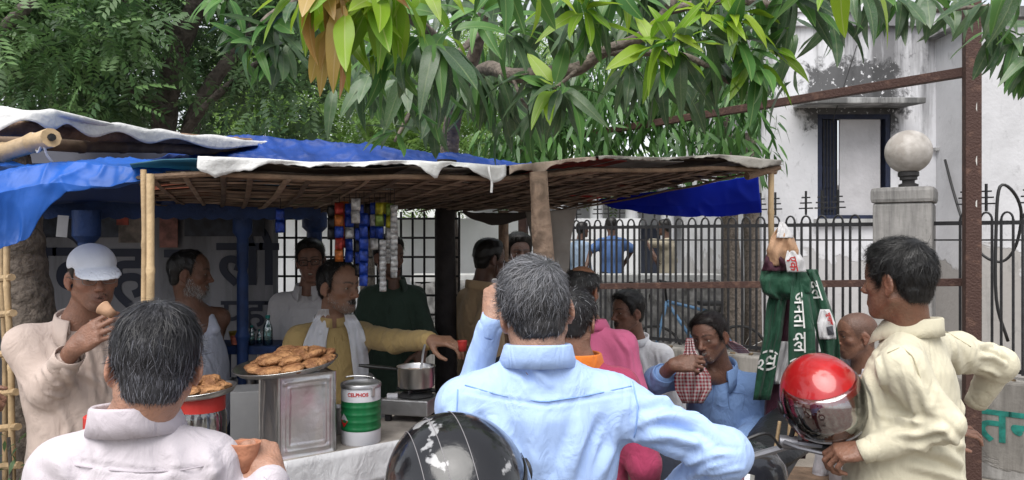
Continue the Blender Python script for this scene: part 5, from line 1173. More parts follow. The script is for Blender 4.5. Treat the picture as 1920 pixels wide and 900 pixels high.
# ---- left side: tree trunk, ladder
M_bark = mat('mango_bark', (.145, .12, .10), .9, .4, 16, 1., 34, dist=1.5, detail=9)
tt = [P(70, 900, 3.1), P(72, 800, 3.1), P(66, 700, 3.1), P(56, 600, 3.12), P(44, 520, 3.12), P(38, 460, 3.1), P(30, 400, 3.1), P(15, 330, 3.1), P(0, 250, 3.1)]; tt = [Vector((tt[0].x, 3.1, 0))] + tt
b = MB(); sp_ = spline(tt, 5); b.tube(sp_, [.13 - .04 * min(1, i / len(sp_) * 1.6) + .004 * math.sin(i * 1.7) for i in range(len(sp_))], 18); tag(b.build('tree_trunk', M_bark, None, 'all'), 'leaning bare tree trunk behind the man in the white cap', 'tree')
la = thing('bamboo_ladder', 'bamboo ladder standing against the trunk at the left edge', 'ladder', (P(15, 700, 2.75).x, 2.75, 0))
la0, la1 = P(2, 440, 2.8), P(14, 460, 2.75)
bamboo('rail', (P(16, 900, 2.9).x, 2.9, 0), P(4, 440, 2.9), .011, M_bam, la, 5); bamboo('rail', (P(34, 900, 2.75).x, 2.75, 0), P(13, 450, 2.75), .013, mat('pale_bamboo', (.5, .37, .22), .5), la, 5)
for i, py in enumerate((520, 587, 661, 735, 800, 872)): a_ = P(-6, py + 4, 2.86); c_ = P(22 + i * 3, py, 2.72); b = MB(); b.tube([a_, c_], .0135, 8); b.build('rung', M_bam, la, True)
# ---------------------------------------------------------------- trees
def leaf_tpl(L=1., W=.26, n=6, droop=.25, fold=.25, wave=.0, tip=1.):
    """leaf along +x, midrib at y=0, normal +z, unit length; returns verts, quads, uvw"""
    v = []; uv = []
    for i in range(n + 1):
        t = i / n; w = W * .5 * (math.sin(PI * min(1, t ** .8)) ** .72) * (1 - .12 * t) + .003; z = -droop * t * t
        x = L * t * (1 - .12 * droop * t)
        for s_ in (-1, 0, 1): v.append((x, s_ * w, z + abs(s_) * w * fold + wave * math.sin(t * 9 + s_) * w * abs(s_))); uv.append((s_ * w / W, t, 0))
    f = [(i * 3 + k, (i + 1) * 3 + k, (i + 1) * 3 + k + 1, i * 3 + k + 1) for i in range(n) for k in (0, 1)]
    return np.array(v), np.array(f), np.array(uv)
def leaf_mat(name, c1, c2, tr=.3, rib=(.35, .42, .16), rough=.38, dust=0.):
    m = bpy.data.materials.new(name); m.use_nodes = True; t = m.node_tree; b = t.nodes['Principled BSDF']; L = t.links.new; nd = t.nodes.new; MATS[name] = m
    oi = nd('ShaderNodeObjectInfo'); at = nd('ShaderNodeAttribute'); at.attribute_name = 'UVW'; sp = nd('ShaderNodeSeparateXYZ'); L(at.outputs['Vector'], sp.inputs[0])
    at2 = nd('ShaderNodeAttribute'); at2.attribute_name = 'Col'; sc = nd('ShaderNodeSeparateColor'); L(at2.outputs['Color'], sc.inputs[0])
    ad = nd('ShaderNodeMath'); ad.operation = 'ADD'; L(oi.outputs['Random'], ad.inputs[0]); L(sc.outputs[0], ad.inputs[1]); frc = nd('ShaderNodeMath'); frc.operation = 'FRACT'; L(ad.outputs[0], frc.inputs[0])
    mx = nd('ShaderNodeMix'); mx.data_type = 'RGBA'; L(frc.outputs[0], mx.inputs['Factor']); mx.inputs[6].default_value = (*c1, 1); mx.inputs[7].default_value = (*c2, 1)
    tc = nd('ShaderNodeTexCoord'); nz = nd('ShaderNodeTexNoise'); nz.inputs['Scale'].default_value = 40; nz.inputs['Detail'].default_value = 5; L(tc.outputs['Object'], nz.inputs['Vector'])
    col = mx.outputs[2]
    if dust:
        mr = nd('ShaderNodeMapRange'); mr.inputs[1].default_value = .4; mr.inputs[2].default_value = .75; mr.inputs[4].default_value = dust; L(nz.outputs['Fac'], mr.inputs[0])
        d_ = nd('ShaderNodeMix'); d_.data_type = 'RGBA'; L(mr.outputs[0], d_.inputs['Factor']); L(col, d_.inputs[6]); d_.inputs[7].default_value = (.24, .23, .2, 1); col = d_.outputs[2]
    ab = nd('ShaderNodeMath'); ab.operation = 'ABSOLUTE'; L(sp.outputs[0], ab.inputs[0]); lt = nd('ShaderNodeMath'); lt.operation = 'LESS_THAN'; lt.inputs[1].default_value = .03; L(ab.outputs[0], lt.inputs[0])
    # side veins
    vm = nd('ShaderNodeMath'); vm.operation = 'MULTIPLY_ADD'; L(ab.outputs[0], vm.inputs[0]); vm.inputs[1].default_value = -9.; 
    v2 = nd('ShaderNodeMath'); v2.operation = 'MULTIPLY'; L(sp.outputs[1], v2.inputs[0]); v2.inputs[1].default_value = 20.; L(v2.outputs[0], vm.inputs[2])
    vf = nd('ShaderNodeMath'); vf.operation = 'FRACT'; L(vm.outputs[0], vf.inputs[0]); vl = nd('ShaderNodeMath'); vl.operation = 'LESS_THAN'; vl.inputs[1].default_value = .14; L(vf.outputs[0], vl.inputs[0])
    vs_ = nd('ShaderNodeMath'); vs_.operation = 'MULTIPLY'; L(vl.outputs[0], vs_.inputs[0]); vs_.inputs[1].default_value = .16; am = nd('ShaderNodeMath'); am.operation = 'MULTIPLY_ADD'; L(lt.outputs[0], am.inputs[0]); am.inputs[1].default_value = .55; L(vs_.outputs[0], am.inputs[2])
    rb_ = nd('ShaderNodeMix'); rb_.data_type = 'RGBA'; L(am.outputs[0], rb_.inputs['Factor']); L(col, rb_.inputs[6]); rb_.inputs[7].default_value = (*rib, 1)
    L(rb_.outputs[2], b.inputs['Base Color']); b.inputs['Roughness'].default_value = rough; b.inputs['Specular IOR Level'].default_value = .45
    bp2 = nd('ShaderNodeBump'); bp2.inputs['Strength'].default_value = .25; bp2.inputs['Distance'].default_value = .003; L(vf.outputs[0], bp2.inputs['Height']); L(bp2.outputs[0], b.inputs['Normal'])
    return two_sided_thin(m, tr)
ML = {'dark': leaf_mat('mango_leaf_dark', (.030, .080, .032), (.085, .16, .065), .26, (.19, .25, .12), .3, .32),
      'mid': leaf_mat('mango_leaf_green', (.05, .15, .035), (.10, .23, .05), .3, (.25, .36, .12)),
      'new': leaf_mat('mango_leaf_yellow_green', (.16, .33, .02), (.30, .44, .03), .42, (.42, .5, .16)),
      'red': leaf_mat('mango_leaf_copper', (.46, .20, .085), (.42, .30, .08), .35, (.55, .4, .2), .4)}
VAR = [leaf_tpl(1, .29, 9, .28, .25, .14), leaf_tpl(1, .26, 9, .48, .42, .2), leaf_tpl(1, .31, 9, .14, .18, .16), leaf_tpl(1, .25, 9, .7, .35, .22)]
LM = {k: [] for k in ML}
for k in ML:
    for v, f, uv in VAR: me = mesh_np('leaf', v, f, True, None, uv); me.materials.append(ML[k]); LM[k].append(me)
def instance_leaves(tpl, mats, seed=0):
    """mats (N,4,4) -> joined mesh arrays with a random value per leaf in Col"""
    v, f, uv = tpl; N = len(mats); vh = np.concatenate([v, np.ones((len(v), 1))], 1)
    V_ = np.einsum('nij,kj->nki', mats[:, :3], vh).reshape(-1, 3); F_ = (f[None] + (np.arange(N) * len(v))[:, None, None]).reshape(-1, f.shape[1])
    rs = np.random.RandomState(seed); c_ = np.repeat(rs.rand(N), len(v)); return V_, F_, np.tile(uv, (N, 1)), np.stack([c_, c_, c_], 1)
def orient(pos, d, nrm, s):
    """batch of leaf matrices: x along d, z near nrm"""
    d = d / np.linalg.norm(d, axis=1, keepdims=True); y = np.cross(nrm, d); y /= np.linalg.norm(y, axis=1, keepdims=True) + 1e-9; z = np.cross(d, y)
    M = np.zeros((len(pos), 4, 4)); s = np.asarray(s).reshape(-1, 1) * np.ones((len(pos), 1)); M[:, :3, 0] = d * s; M[:, :3, 1] = y * s; M[:, :3, 2] = z * s; M[:, :3, 3] = pos; M[:, 3, 3] = 1; return M
# ---- mango tree over the stall
rs = np.random.RandomState(21)
mango = thing('mango_tree', 'mango tree with long drooping leaves and copper shoots hanging over the stall', 'tree', (P(836, 0, 4.9).x, 4.9, 0))
b = MB(); tb0 = P(845, 290, 4.9); b.tube(spline([Vector((tb0.x, 4.9, 0)), P(840, 500, 4.9), P(836, 380, 4.9), P(842, 290, 4.85), P(850, 220, 4.7), P(870, 160, 4.5), P(900, 60, 4.3), P(930, -120, 4.1)]), [.085 - .0016 * i for i in range(36)], 12); b.build('trunk', M_bark, mango, 'all')
def limb(pts, r0, r1):
    s_ = spline(pts, 6); b = MB(); b.tube(s_, [r0 + (r1 - r0) * i / (len(s_) - 1) for i in range(len(s_))], 8); b.build('branch', M_bark, mango, 'all')
limb([P(855, 200, 4.6), P(905, 132, 3.4), P(960, 142, 3.0), P(1040, 136, 2.85), P(1085, 128, 2.8), P(1130, 98, 2.75), P(1200, 70, 2.7), P(1250, 20, 2.7), P(1290, -60, 2.7)], .035, .016)
limb([P(880, 130, 4.4), P(780, 40, 3.0), P(700, -10, 2.4), P(640, -60, 2.15)], .03, .01); limb([P(1130, 98, 2.75), P(1240, 100, 2.65), P(1300, 110, 2.55), P(1360, 150, 2.5), P(1400, 175, 2.5)], .014, .006)
limb([P(1250, 20, 2.7), P(1360, 0, 2.7), P(1480, 10, 2.8), P(1600, -10, 3.0), P(1720, 20, 3.2), P(1860, 10, 3.3)], .018, .008); limb([P(1085, 128, 2.8), P(1060, 150, 2.75), P(1040, 165, 2.7)], .009, .005)
limb([P(930, -60, 4.2), P(700, -50, 3.4), P(520, 20, 3.2), P(470, 80, 3.1)], .025, .008); limb([P(900, 60, 4.3), P(810, 150, 3.6), P(770, 210, 3.3), P(740, 265, 3.2)], .02, .006); limb([P(960, 142, 3.0), P(980, 190, 2.8), P(1000, 210, 2.7)], .008, .004)
# whorls: px, py, d, kind, leaves, axis (x right, z up), droop strength, size
WH = [(592, -28, 1.95, 'red', 6, (-.1, -.3, -1), 1.3, .205), (640, -40, 2.0, 'red', 6, (.1, -.3, -1), 1.3, .215), (575, -10, 2.0, 'new', 5, (-.2, -.2, -1), 1.1, .19), (648, 20, 1.95, 'red', 4, (.05, -.3, -1), 1.5, .21), (610, 60, 2.05, 'red', 4, (-.1, 0, -1), 1.5, .19), (640, 70, 2.15, 'new', 5, (.1, 0, -1), 1.2, .19),
 (700, 2, 2.0, 'new', 9, (0, -.4, -.6), .9, .2), (668, 8, 2.05, 'new', 8, (-.1, -.3, -1), 1., .2), (750, -8, 2.05, 'new', 8, (.3, -.3, -.6), .8, .2), (800, -30, 2.15, 'new', 5, (.5, -.2, -.4), .7, .18), (740, 15, 2.2, 'mid', 7, (0, -.4, -.6), .9, .16),
 (715, 75, 2.25, 'mid', 6, (-.2, -.4, -1), .9, .19), (790, 75, 2.2, 'mid', 7, (0, -.4, -.7), .9, .2), (760, 100, 2.3, 'dark', 8, (-.3, -.2, -.8), 1., .2), (825, 90, 2.1, 'dark', 8, (.3, -.5, -.5), .8, .235), (850, 60, 2.3, 'mid', 6, (.2, -.2, 0), .6, .19),
 (930, -45, 2.1, 'mid', 7, (0, -.4, -1), 1., .2), (990, -40, 2.2, 'mid', 7, (.2, -.3, -.9), 1., .19), (900, 20, 2.6, 'mid', 9, (0, -.3, .2), .6, .19), (960, 60, 2.7, 'dark', 9, (.2, -.3, 0), .7, .2), (1085, -10, 2.4, 'mid', 8, (0, -.5, -.5), .8, .19), (1105, 30, 2.5, 'dark', 8, (-.1, -.4, -.6), .9, .2), (1160, -20, 2.5, 'mid', 9, (.1, -.3, -.5), .8, .2), (1020, 40, 2.8, 'dark', 9, (-.2, -.3, -.3), .8, .2),
 (1262, 66, 2.3, 'new', 13, (-.1, -.5, .35), .55, .17), (1330, 10, 2.4, 'new', 11, (.1, -.4, .4), .5, .16), (1215, 80, 2.35, 'new', 9, (-.4, -.5, .3), .6, .17), (1385, 22, 2.35, 'new', 9, (.3, -.5, .35), .5, .16), (1095, 12, 2.4, 'new', 8, (0, -.5, .2), .6, .16), (1275, 95, 2.3, 'dark', 7, (-.1, -.6, -.3), .8, .21), (1330, 60, 2.45, 'dark', 8, (.4, -.3, 0), .6, .21), (1390, 70, 2.4, 'dark', 8, (.6, -.4, .1), .5, .22), (1340, 120, 2.5, 'dark', 6, (-.2, -.2, -.6), 1., .2), (1405, 105, 2.4, 'mid', 7, (0, -.5, -.4), .8, .16), (1418, 135, 2.4, 'mid', 8, (.1, -.5, -.5), .9, .17), (1440, 90, 2.5, 'mid', 6, (.6, -.3, .1), .5, .17),
 (1040, 158, 2.5, 'mid', 10, (0, -.6, .2), .7, .18), (1055, 175, 2.45, 'dark', 9, (0, -.5, -.5), .9, .2), (1015, 200, 2.6, 'dark', 7, (-.4, -.2, -.7), 1., .18), (985, 150, 2.7, 'dark', 8, (-.5, -.2, -.5), 1., .2), (1000, 250, 2.9, 'dark', 7, (0, 0, -1), 1.2, .17),
 (900, 150, 3.0, 'dark', 9, (0, -.2, -.8), 1., .22), (940, 190, 3.1, 'dark', 9, (.2, -.1, -1), 1.1, .22), (870, 200, 3.2, 'dark', 9, (0, -.1, -1), 1.2, .23), (800, 190, 3.0, 'dark', 9, (-.1, -.2, -1), 1.2, .22), (755, 180, 2.9, 'dark', 8, (-.2, -.2, -1), 1.2, .23), (735, 262, 3.0, 'dark', 9, (-.2, -.3, .2), .5, .15), (810, 240, 3.3, 'dark', 8, (.1, 0, -1), 1.2, .21), (960, 240, 3.3, 'dark', 8, (0, 0, -1), 1.2, .2), (690, 150, 2.9, 'dark', 7, (-.3, -.1, -1), 1.2, .2),
 (1580, -55, 2.0, 'mid', 5, (.05, -.3, -1), 1.1, .24), (1600, -20, 2.6, 'dark', 8, (0, -.3, -.8), 1., .2), (1510, -10, 2.4, 'dark', 9, (.3, -.4, -.2), .6, .23), (1470, -15, 2.4, 'dark', 8, (-.2, -.4, -.2), .6, .22), (1640, 0, 2.9, 'dark', 9, (.1, -.2, -.9), 1.1, .2), (1690, 0, 3.0, 'dark', 9, (0, -.1, -1), 1.1, .2), (1560, 50, 3.0, 'dark', 7, (0, -.2, -1), 1.1, .19), (1740, 0, 3.2, 'dark', 8, (.2, -.1, -1), 1.1, .2), (1790, 0, 3.4, 'dark', 8, (0, -.1, -1), 1.1, .2),
 (1900, -20, 2.0, 'dark', 5, (-.3, -.3, -1), 1., .2), (1870, 60, 3.4, 'dark', 9, (0, -.2, -.8), 1., .21), (1905, 80, 3.4, 'dark', 10, (0, -.3, -.6), .9, .21), (1930, 120, 3.3, 'dark', 9, (-.2, -.2, -.9), 1., .2), (1860, 10, 3.0, 'dark', 7, (0, -.2, -.6), .9, .18),
 (500, 55, 2.9, 'dark', 9, (-.4, -.3, -.6), .9, .2), (470, 85, 2.9, 'mid', 8, (-.5, -.3, -.2), .7, .16), (530, 95, 3.0, 'dark', 9, (-.1, -.2, -1), 1.1, .2), (455, 40, 3.0, 'dark', 8, (-.5, -.2, -.3), .7, .19), (410, 5, 2.9, 'mid', 7, (-.5, -.3, -.5), .8, .17), (545, 20, 2.9, 'dark', 8, (-.2, -.2, -.6), .9, .2),
 (1220, -20, 2.8, 'dark', 9, (0, -.3, -.4), .8, .22), (1190, 40, 2.9, 'dark', 9, (-.2, -.2, -.5), .9, .21), (1130, 70, 3.0, 'dark', 8, (-.2, -.2, -.8), 1., .2), (1240, 150, 3.0, 'dark', 8, (0, -.1, -1), 1.2, .2), (1180, 130, 3.0, 'dark', 8, (0, -.1, -1), 1.2, .21), (1300, 180, 3.1, 'dark', 7, (.1, -.1, -1), 1.2, .19), (1450, 30, 2.9, 'dark', 8, (.2, -.2, -.5), .8, .21), (860, 10, 2.8, 'dark', 9, (0, -.2, -.2), .7, .21), (1050, 0, 2.9, 'dark', 9, (0, -.2, -.2), .8, .21), (830, 130, 2.8, 'dark', 7, (.2, -.2, -.8), 1., .21)]
LEAVES = []
for (px, py, d, kind, nl, ax, dr_, sz) in WH:
    py = py - (24 if py > 175 else 0); c_ = np.array(P(px, py, d)); ax = np.array((ax[0], ax[1], ax[2]), float); ax /= np.linalg.norm(ax); e1 = np.cross(ax, (.3, .9, .1)); e1 /= np.linalg.norm(e1); e2 = np.cross(ax, e1); a0 = rs.rand() * 6.28
    for i in range(nl):
        a = a0 + i * 2.4; q = R(rs.uniform(22, 95)); dv = ax * math.cos(q) + (e1 * math.cos(a) + e2 * math.sin(a)) * math.sin(q); dv[2] -= .35 * dr_ * rs.uniform(.6, 1.4); dv /= np.linalg.norm(dv)
        nrm = np.array((0, -.35, 1.)) + rs.normal(size=3) * .35; nrm = nrm if abs(dv[2]) < .93 else np.array((rs.normal() * .5, -1, .2)); kk = kind
        if kind == 'dark' and rs.rand() < .28: kk = 'mid'
        if kind == 'mid' and rs.rand() < .15: kk = 'new'
        if kind == 'red' and rs.rand() < .3: kk = 'new'
        s_ = sz * rs.uniform(.7, 1.05); pos = c_ + dv * .015 - ax * rs.uniform(0, .05); vis = s_ / d * (1 if (-40 < px < 1960 and py > -60) else .3) * (2 if kk in ('red', 'new') else 1)
        LEAVES.append((vis, pos, dv, nrm, s_, kk, rs.randint(4)))
LEAVES.sort(key=lambda x: -x[0])
for vis, pos, dv, nrm, s_, kk, vi in LEAVES[:290]:
    o = bpy.data.objects.new('leaf', LM[kk][vi]); COL.objects.link(o); o.parent = mango
    M = Matrix(orient(pos[None] - np.array(mango.location)[None], dv[None], nrm[None], s_)[0].tolist()); o.matrix_basis = M
AV, AF, AU, AC, off = [], [], [], [], 0
for kk in ML:
    for vi in range(4):
        g = [x for x in LEAVES[290:] if x[5] == kk and x[6] == vi]
        if not g: continue
        kk_ = kk
        v, f, uv, c_ = instance_leaves(VAR[vi], orient(np.array([x[1] for x in g]), np.array([x[2] for x in g]), np.array([x[3] for x in g]), np.array([x[4] for x in g])), vi); 
        AV.append((kk, v, f, uv, c_))
# deep inner leaves of the crown (too many to pick apart), hanging from the limbs behind the front shoots
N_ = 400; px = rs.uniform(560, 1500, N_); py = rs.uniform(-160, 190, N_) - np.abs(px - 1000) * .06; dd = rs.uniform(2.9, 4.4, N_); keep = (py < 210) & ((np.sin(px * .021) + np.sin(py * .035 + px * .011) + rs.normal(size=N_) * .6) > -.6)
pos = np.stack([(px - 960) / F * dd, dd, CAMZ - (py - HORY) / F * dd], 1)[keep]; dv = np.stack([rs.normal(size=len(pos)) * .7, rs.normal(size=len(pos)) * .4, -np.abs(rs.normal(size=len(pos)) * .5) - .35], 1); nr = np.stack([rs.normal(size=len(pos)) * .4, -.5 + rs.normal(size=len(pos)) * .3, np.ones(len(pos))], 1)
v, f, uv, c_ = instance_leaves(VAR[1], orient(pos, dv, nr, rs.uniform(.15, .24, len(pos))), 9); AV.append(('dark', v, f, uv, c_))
for kk in ML:
    g = [x for x in AV if x[0] == kk]
    if not g: continue
    off = 0; vv, ff, uu, cc = [], [], [], []
    for _, v, f, uv, c_ in g: vv.append(v); ff.append(f + off); uu.append(uv); cc.append(c_); off += len(v)
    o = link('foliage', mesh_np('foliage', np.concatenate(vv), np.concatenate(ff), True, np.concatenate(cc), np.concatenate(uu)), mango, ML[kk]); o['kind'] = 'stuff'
# ---- generic trees
def crown(parent, clumps, per, tpl, m, size, seed, hang=.0, flat=.6, name='crown', spread=1.):
    """clumps: list of (centre, radius); sprays of leaves on the outside of every clump"""
    rs = np.random.RandomState(seed); P_, D_, N_ = [], [], []
    for c_, r in clumps:
        n = int(per * (r / .35) ** 1.5) + 4; u = rs.normal(size=(n, 3)); u /= np.linalg.norm(u, axis=1, keepdims=True); rad = r * rs.uniform(.35, 1.05, (n, 1)); p = np.array(c_) + u * rad * np.array((1, 1, .75)); P_.append(p)
        d = u * spread + rs.normal(size=(n, 3)) * .55; d[:, 2] -= hang; D_.append(d); nn = u * .5 + np.array((0, -.15, flat + .3)) + rs.normal(size=(n, 3)) * .3; N_.append(nn)
    P_, D_, N_ = np.concatenate(P_), np.concatenate(D_), np.concatenate(N_); v, f, uv, c_ = instance_leaves(tpl, orient(P_, D_, N_, rs.uniform(.7, 1.25, len(P_)) * size), seed)
    o = link(name, mesh_np(name, v, f, True, c_, uv), parent, m); o['kind'] = 'stuff'; return o, (P_, D_, N_)
def spray(pairs=6, ll=.30, lw=.12, droop=.3, gap=.8):
    """compound leaf: paired leaflets on a stalk, unit length"""
    V_, F_, U_ = [], [], []; o = 0; rs = np.random.RandomState(3); lv, lf, lu = leaf_tpl(1, .38, 2, .25, .2)
    for i in range(pairs):
        t = .2 + .8 * i / (pairs - .5)
        for s_ in (-1, 1):
            a = s_ * R(62 + rs.uniform(-8, 8)); L_ = ll * (1 - .45 * abs(t - .5)); c, s = math.cos(a), math.sin(a)
            q = lv * np.array((L_, lw / .38 * 1.0, L_)); w = np.stack([q[:, 0] * c - q[:, 1] * s + t, q[:, 0] * s + q[:, 1] * c, q[:, 2] - droop * t * t - .12 * rs.rand() * q[:, 0]], 1); V_.append(w); F_.append(lf + o); U_.append(lu); o += len(lv)
    return np.concatenate(V_), np.concatenate(F_), np.concatenate(U_)
SPR = spray(6, .34, .13, .35); SPF = spray(9, .22, .07, .3)
ASH = leaf_tpl(1, .17, 4, .12, .25, .12)
M_lf1 = leaf_mat('left_tree_leaf', (.045, .10, .042), (.12, .21, .08), .3, (.05, .09, .03), .45); M_lf2 = leaf_mat('back_tree_leaf', (.09, .20, .035), (.20, .33, .07), .35, (.15, .25, .06), .5)
M_lf3 = leaf_mat('ashoka_leaf', (.026, .085, .022), (.08, .19, .04), .28, (.10, .18, .05), .35); M_lf4 = leaf_mat('deep_tree_leaf', (.03, .065, .03), (.07, .13, .05), .2, (.03, .06, .02), .5)
def trunk(parent, pts, r0, r1, m=M_bark, name='trunk', k=5, n=12):
    s_ = spline(pts, k); b = MB(); b.tube(s_, [r0 + (r1 - r0) * i / (len(s_) - 1) + .06 * r0 * math.sin(i * 1.9) for i in range(len(s_))], n); return b.build(name, m, parent, 'all')
rs = np.random.RandomState(5)
def clump_field(x0, x1, y0, y1, d0, d1, n, r0, r1, seed, mask=None):
    rs = np.random.RandomState(seed); out = []
    while len(out) < n:
        x, y, d = rs.uniform(x0, x1), rs.uniform(y0, y1), rs.uniform(d0, d1)
        if mask and not mask(x, y): continue
        out.append((tuple(P(x, y, d)), rs.uniform(r0, r1)))
    return out
lt = thing('shade_tree', 'dark leafy tree with leaning forked trunk behind the left roof', 'tree', (P(318, 0, 7.5).x, 7.5, 0))
M_dbark = mat('dark_bark', (.10, .085, .075), .95, .4, 14, .9, 30, dist=1.)
trunk(lt, [Vector((P(305, 0, 7.5).x, 7.5, 0)), P(306, 350, 7.5), P(308, 230, 7.5), P(318, 150, 7.4), P(342, 70, 7.3), P(375, -10, 7.2), P(400, -150, 7.0)], .135, .09, M_dbark); trunk(lt, [P(345, 330, 7.6), P(362, 225, 7.6), P(395, 160, 7.6), P(432, 110, 7.6), P(470, 60, 7.7), P(520, -40, 7.8)], .09, .05, M_dbark, 'limb'); trunk(lt, [P(345, 250, 7.2), P(385, 200, 7.1), P(440, 150, 7.), P(480, 120, 7.), P(540, 90, 6.9)], .045, .018, M_dbark, 'limb'); trunk(lt, [P(318, 210, 7.4), P(270, 180, 7.2), P(200, 150, 7.), P(120, 140, 6.9)], .04, .015, M_dbark, 'limb'); trunk(lt, [P(342, 70, 7.3), P(250, 10, 7.2), P(150, -40, 7.)], .06, .03, M_dbark, 'limb')
gapm = lambda x, y: not ((380 < x < 520 and 130 < y < 230 and (x + y) % 97 > 30) or (235 < x < 300 and 20 < y < 90))
trk = lambda x, y: gapm(x, y) and not (-60 < x - (318 + max(0, 230 - y) * .25) < 55) and not (-30 < x - (362 + max(0, 225 - y) * .6) < 40)
crown(lt, clump_field(-120, 600, -260, 215, 6.2, 7.4, 70, .26, .46, 4, trk) + clump_field(-120, 600, -260, 215, 7.9, 9.0, 80, .3, .5, 6, gapm), 22, SPR, M_lf1, .31, 11, .25)
t2_ = thing('young_shoots_tree', 'bushy tree with pale fresh sprigs at the far left above the sheet roof', 'tree', (P(-20, 0, 5.6).x, 5.6, 0)); trunk(t2_, [Vector((P(-60, 0, 5.6).x, 5.6, 0)), P(-50, 300, 5.6), P(-20, 100, 5.6), P(60, 0, 5.5)], .08, .04, M_dbark)
crown(t2_, clump_field(-80, 300, -60, 205, 5.0, 6.0, 26, .2, .34, 14, lambda x, y: y < 215 - x * .1), 14, SPR, leaf_mat('fresh_sprig_leaf', (.03, .085, .025), (.11, .21, .06), .3, (.12, .2, .06), .42), .24, 15, .35)
t3_ = thing('feathery_tree', 'pale yellow green feathery tree seen behind the blue tarpaulin', 'tree', (P(700, 0, 13).x, 13, 0)); trunk(t3_, [Vector((P(690, 0, 13).x, 13, 0)), P(690, 350, 13), P(700, 220, 13), P(740, 80, 13)], .14, .07, M_dbark)
crown(t3_, clump_field(400, 980, 90, 330, 11.5, 14.5, 90, .4, .75, 24), 20, SPF, M_lf2, .42, 25, .2)
t4_ = thing('far_tree', 'deep green tree filling the background behind the left roof', 'tree', (P(150, 0, 16).x, 16, 0)); trunk(t4_, [Vector((P(150, 0, 16).x, 16, 0)), P(150, 300, 16), P(170, 100, 16)], .2, .1, M_dbark)
crown(t4_, clump_field(-250, 560, -260, 400, 14.5, 18, 60, .9, 1.6, 34), 6, SPR, M_lf4, .62, 35, .2)
t6_ = thing('far_tree', 'pale hazy tree between the dark trunk and the drooping tree in the background', 'tree', (P(900, 0, 20).x, 20, 0)); trunk(t6_, [Vector((P(900, 0, 20).x, 20, 0)), P(900, 300, 20), P(900, 150, 20)], .2, .1, M_dbark)
crown(t6_, clump_field(540, 1160, 60, 390, 18, 22, 46, .8, 1.4, 44), 8, SPF, leaf_mat('hazy_leaf', (.16, .27, .07), (.30, .42, .14), .35, (.2, .3, .1), .6), .7, 45, .2)
t5_ = thing('drooping_tree', 'evergreen with narrow drooping leaves behind the right end of the roof', 'tree', (P(1372, 0, 9).x, 9, 0))
trunk(t5_, [Vector((P(1378, 0, 9.).x, 9., 0)), P(1374, 560, 9.), P(1368, 420, 9.), P(1362, 300, 9.), P(1350, 120, 9.), P(1340, -100, 9.)], .125, .07, M_bark)
clA = clump_field(930, 1432, 90, 335, 7.6, 9.2, 120, .25, .42, 54, lambda x, y: y < 345 - max(0, (x - 1380)) * .5 and y > 90) + clump_field(1180, 1400, -120, 120, 8.2, 9.4, 24, .35, .5, 55)
co, (aP, aD, aN) = crown(t5_, clA, 26, ASH, M_lf3, .23, 56, 1.15, .2, 'crown', .5)
lm3 = mesh_np('leaf', ASH[0], ASH[1], True, None, ASH[2]); lm3.materials.append(M_lf3); rsl = np.random.RandomState(8)
fx = P(1200, 0, 7.5)
for i in range(170):
    x, y = rsl.uniform(960, 1425), rsl.uniform(170, 325); d = rsl.uniform(7.1, 7.55); p = np.array(P(x, y, d)); dv = np.array((rsl.normal() * .5, rsl.normal() * .4, -.9)); nn = np.array((rsl.normal() * .6, -1., .4))
    o = bpy.data.objects.new('leaf', lm3); COL.objects.link(o); o.parent = t5_; o.matrix_basis = Matrix(orient(p[None] - np.array(t5_.location)[None], dv[None], nn[None], rsl.uniform(.2, .29))[0].tolist())
b = MB(); q_ = Vector((P(1412, 0, 9.2).x, 9.2, 0)); b.tube([q_, P(1412, 560, 9.2), P(1408, 380, 9.2), P(1404, 250, 9.2)], [.12, .1, .095, .08], 12); tag(b.build('bare_trunk', M_bark, None, 'all'), 'straight dark trunk right of the bicycle behind the railing', 'tree')
# weeds at the left edge
wd = thing('weed_bush', 'scraggly weed growing at the foot of the bamboo ladder', 'plant', (P(20, 0, 2.6).x, 2.6, 0)); crown(wd, [(tuple(P(14, 830, 2.6)), .09), (tuple(P(30, 880, 2.6)), .1), (tuple(P(5, 880, 2.55)), .1)], 60, leaf_tpl(1, .3, 3), M_lf1, .05, 61, .1, name='leaves')
b = MB(); b.tube([Vector((P(20, 0, 2.6).x, 2.6, 0)), P(20, 880, 2.6), P(16, 820, 2.6)], .006, 5); b.build('stem', M_dbark, wd)
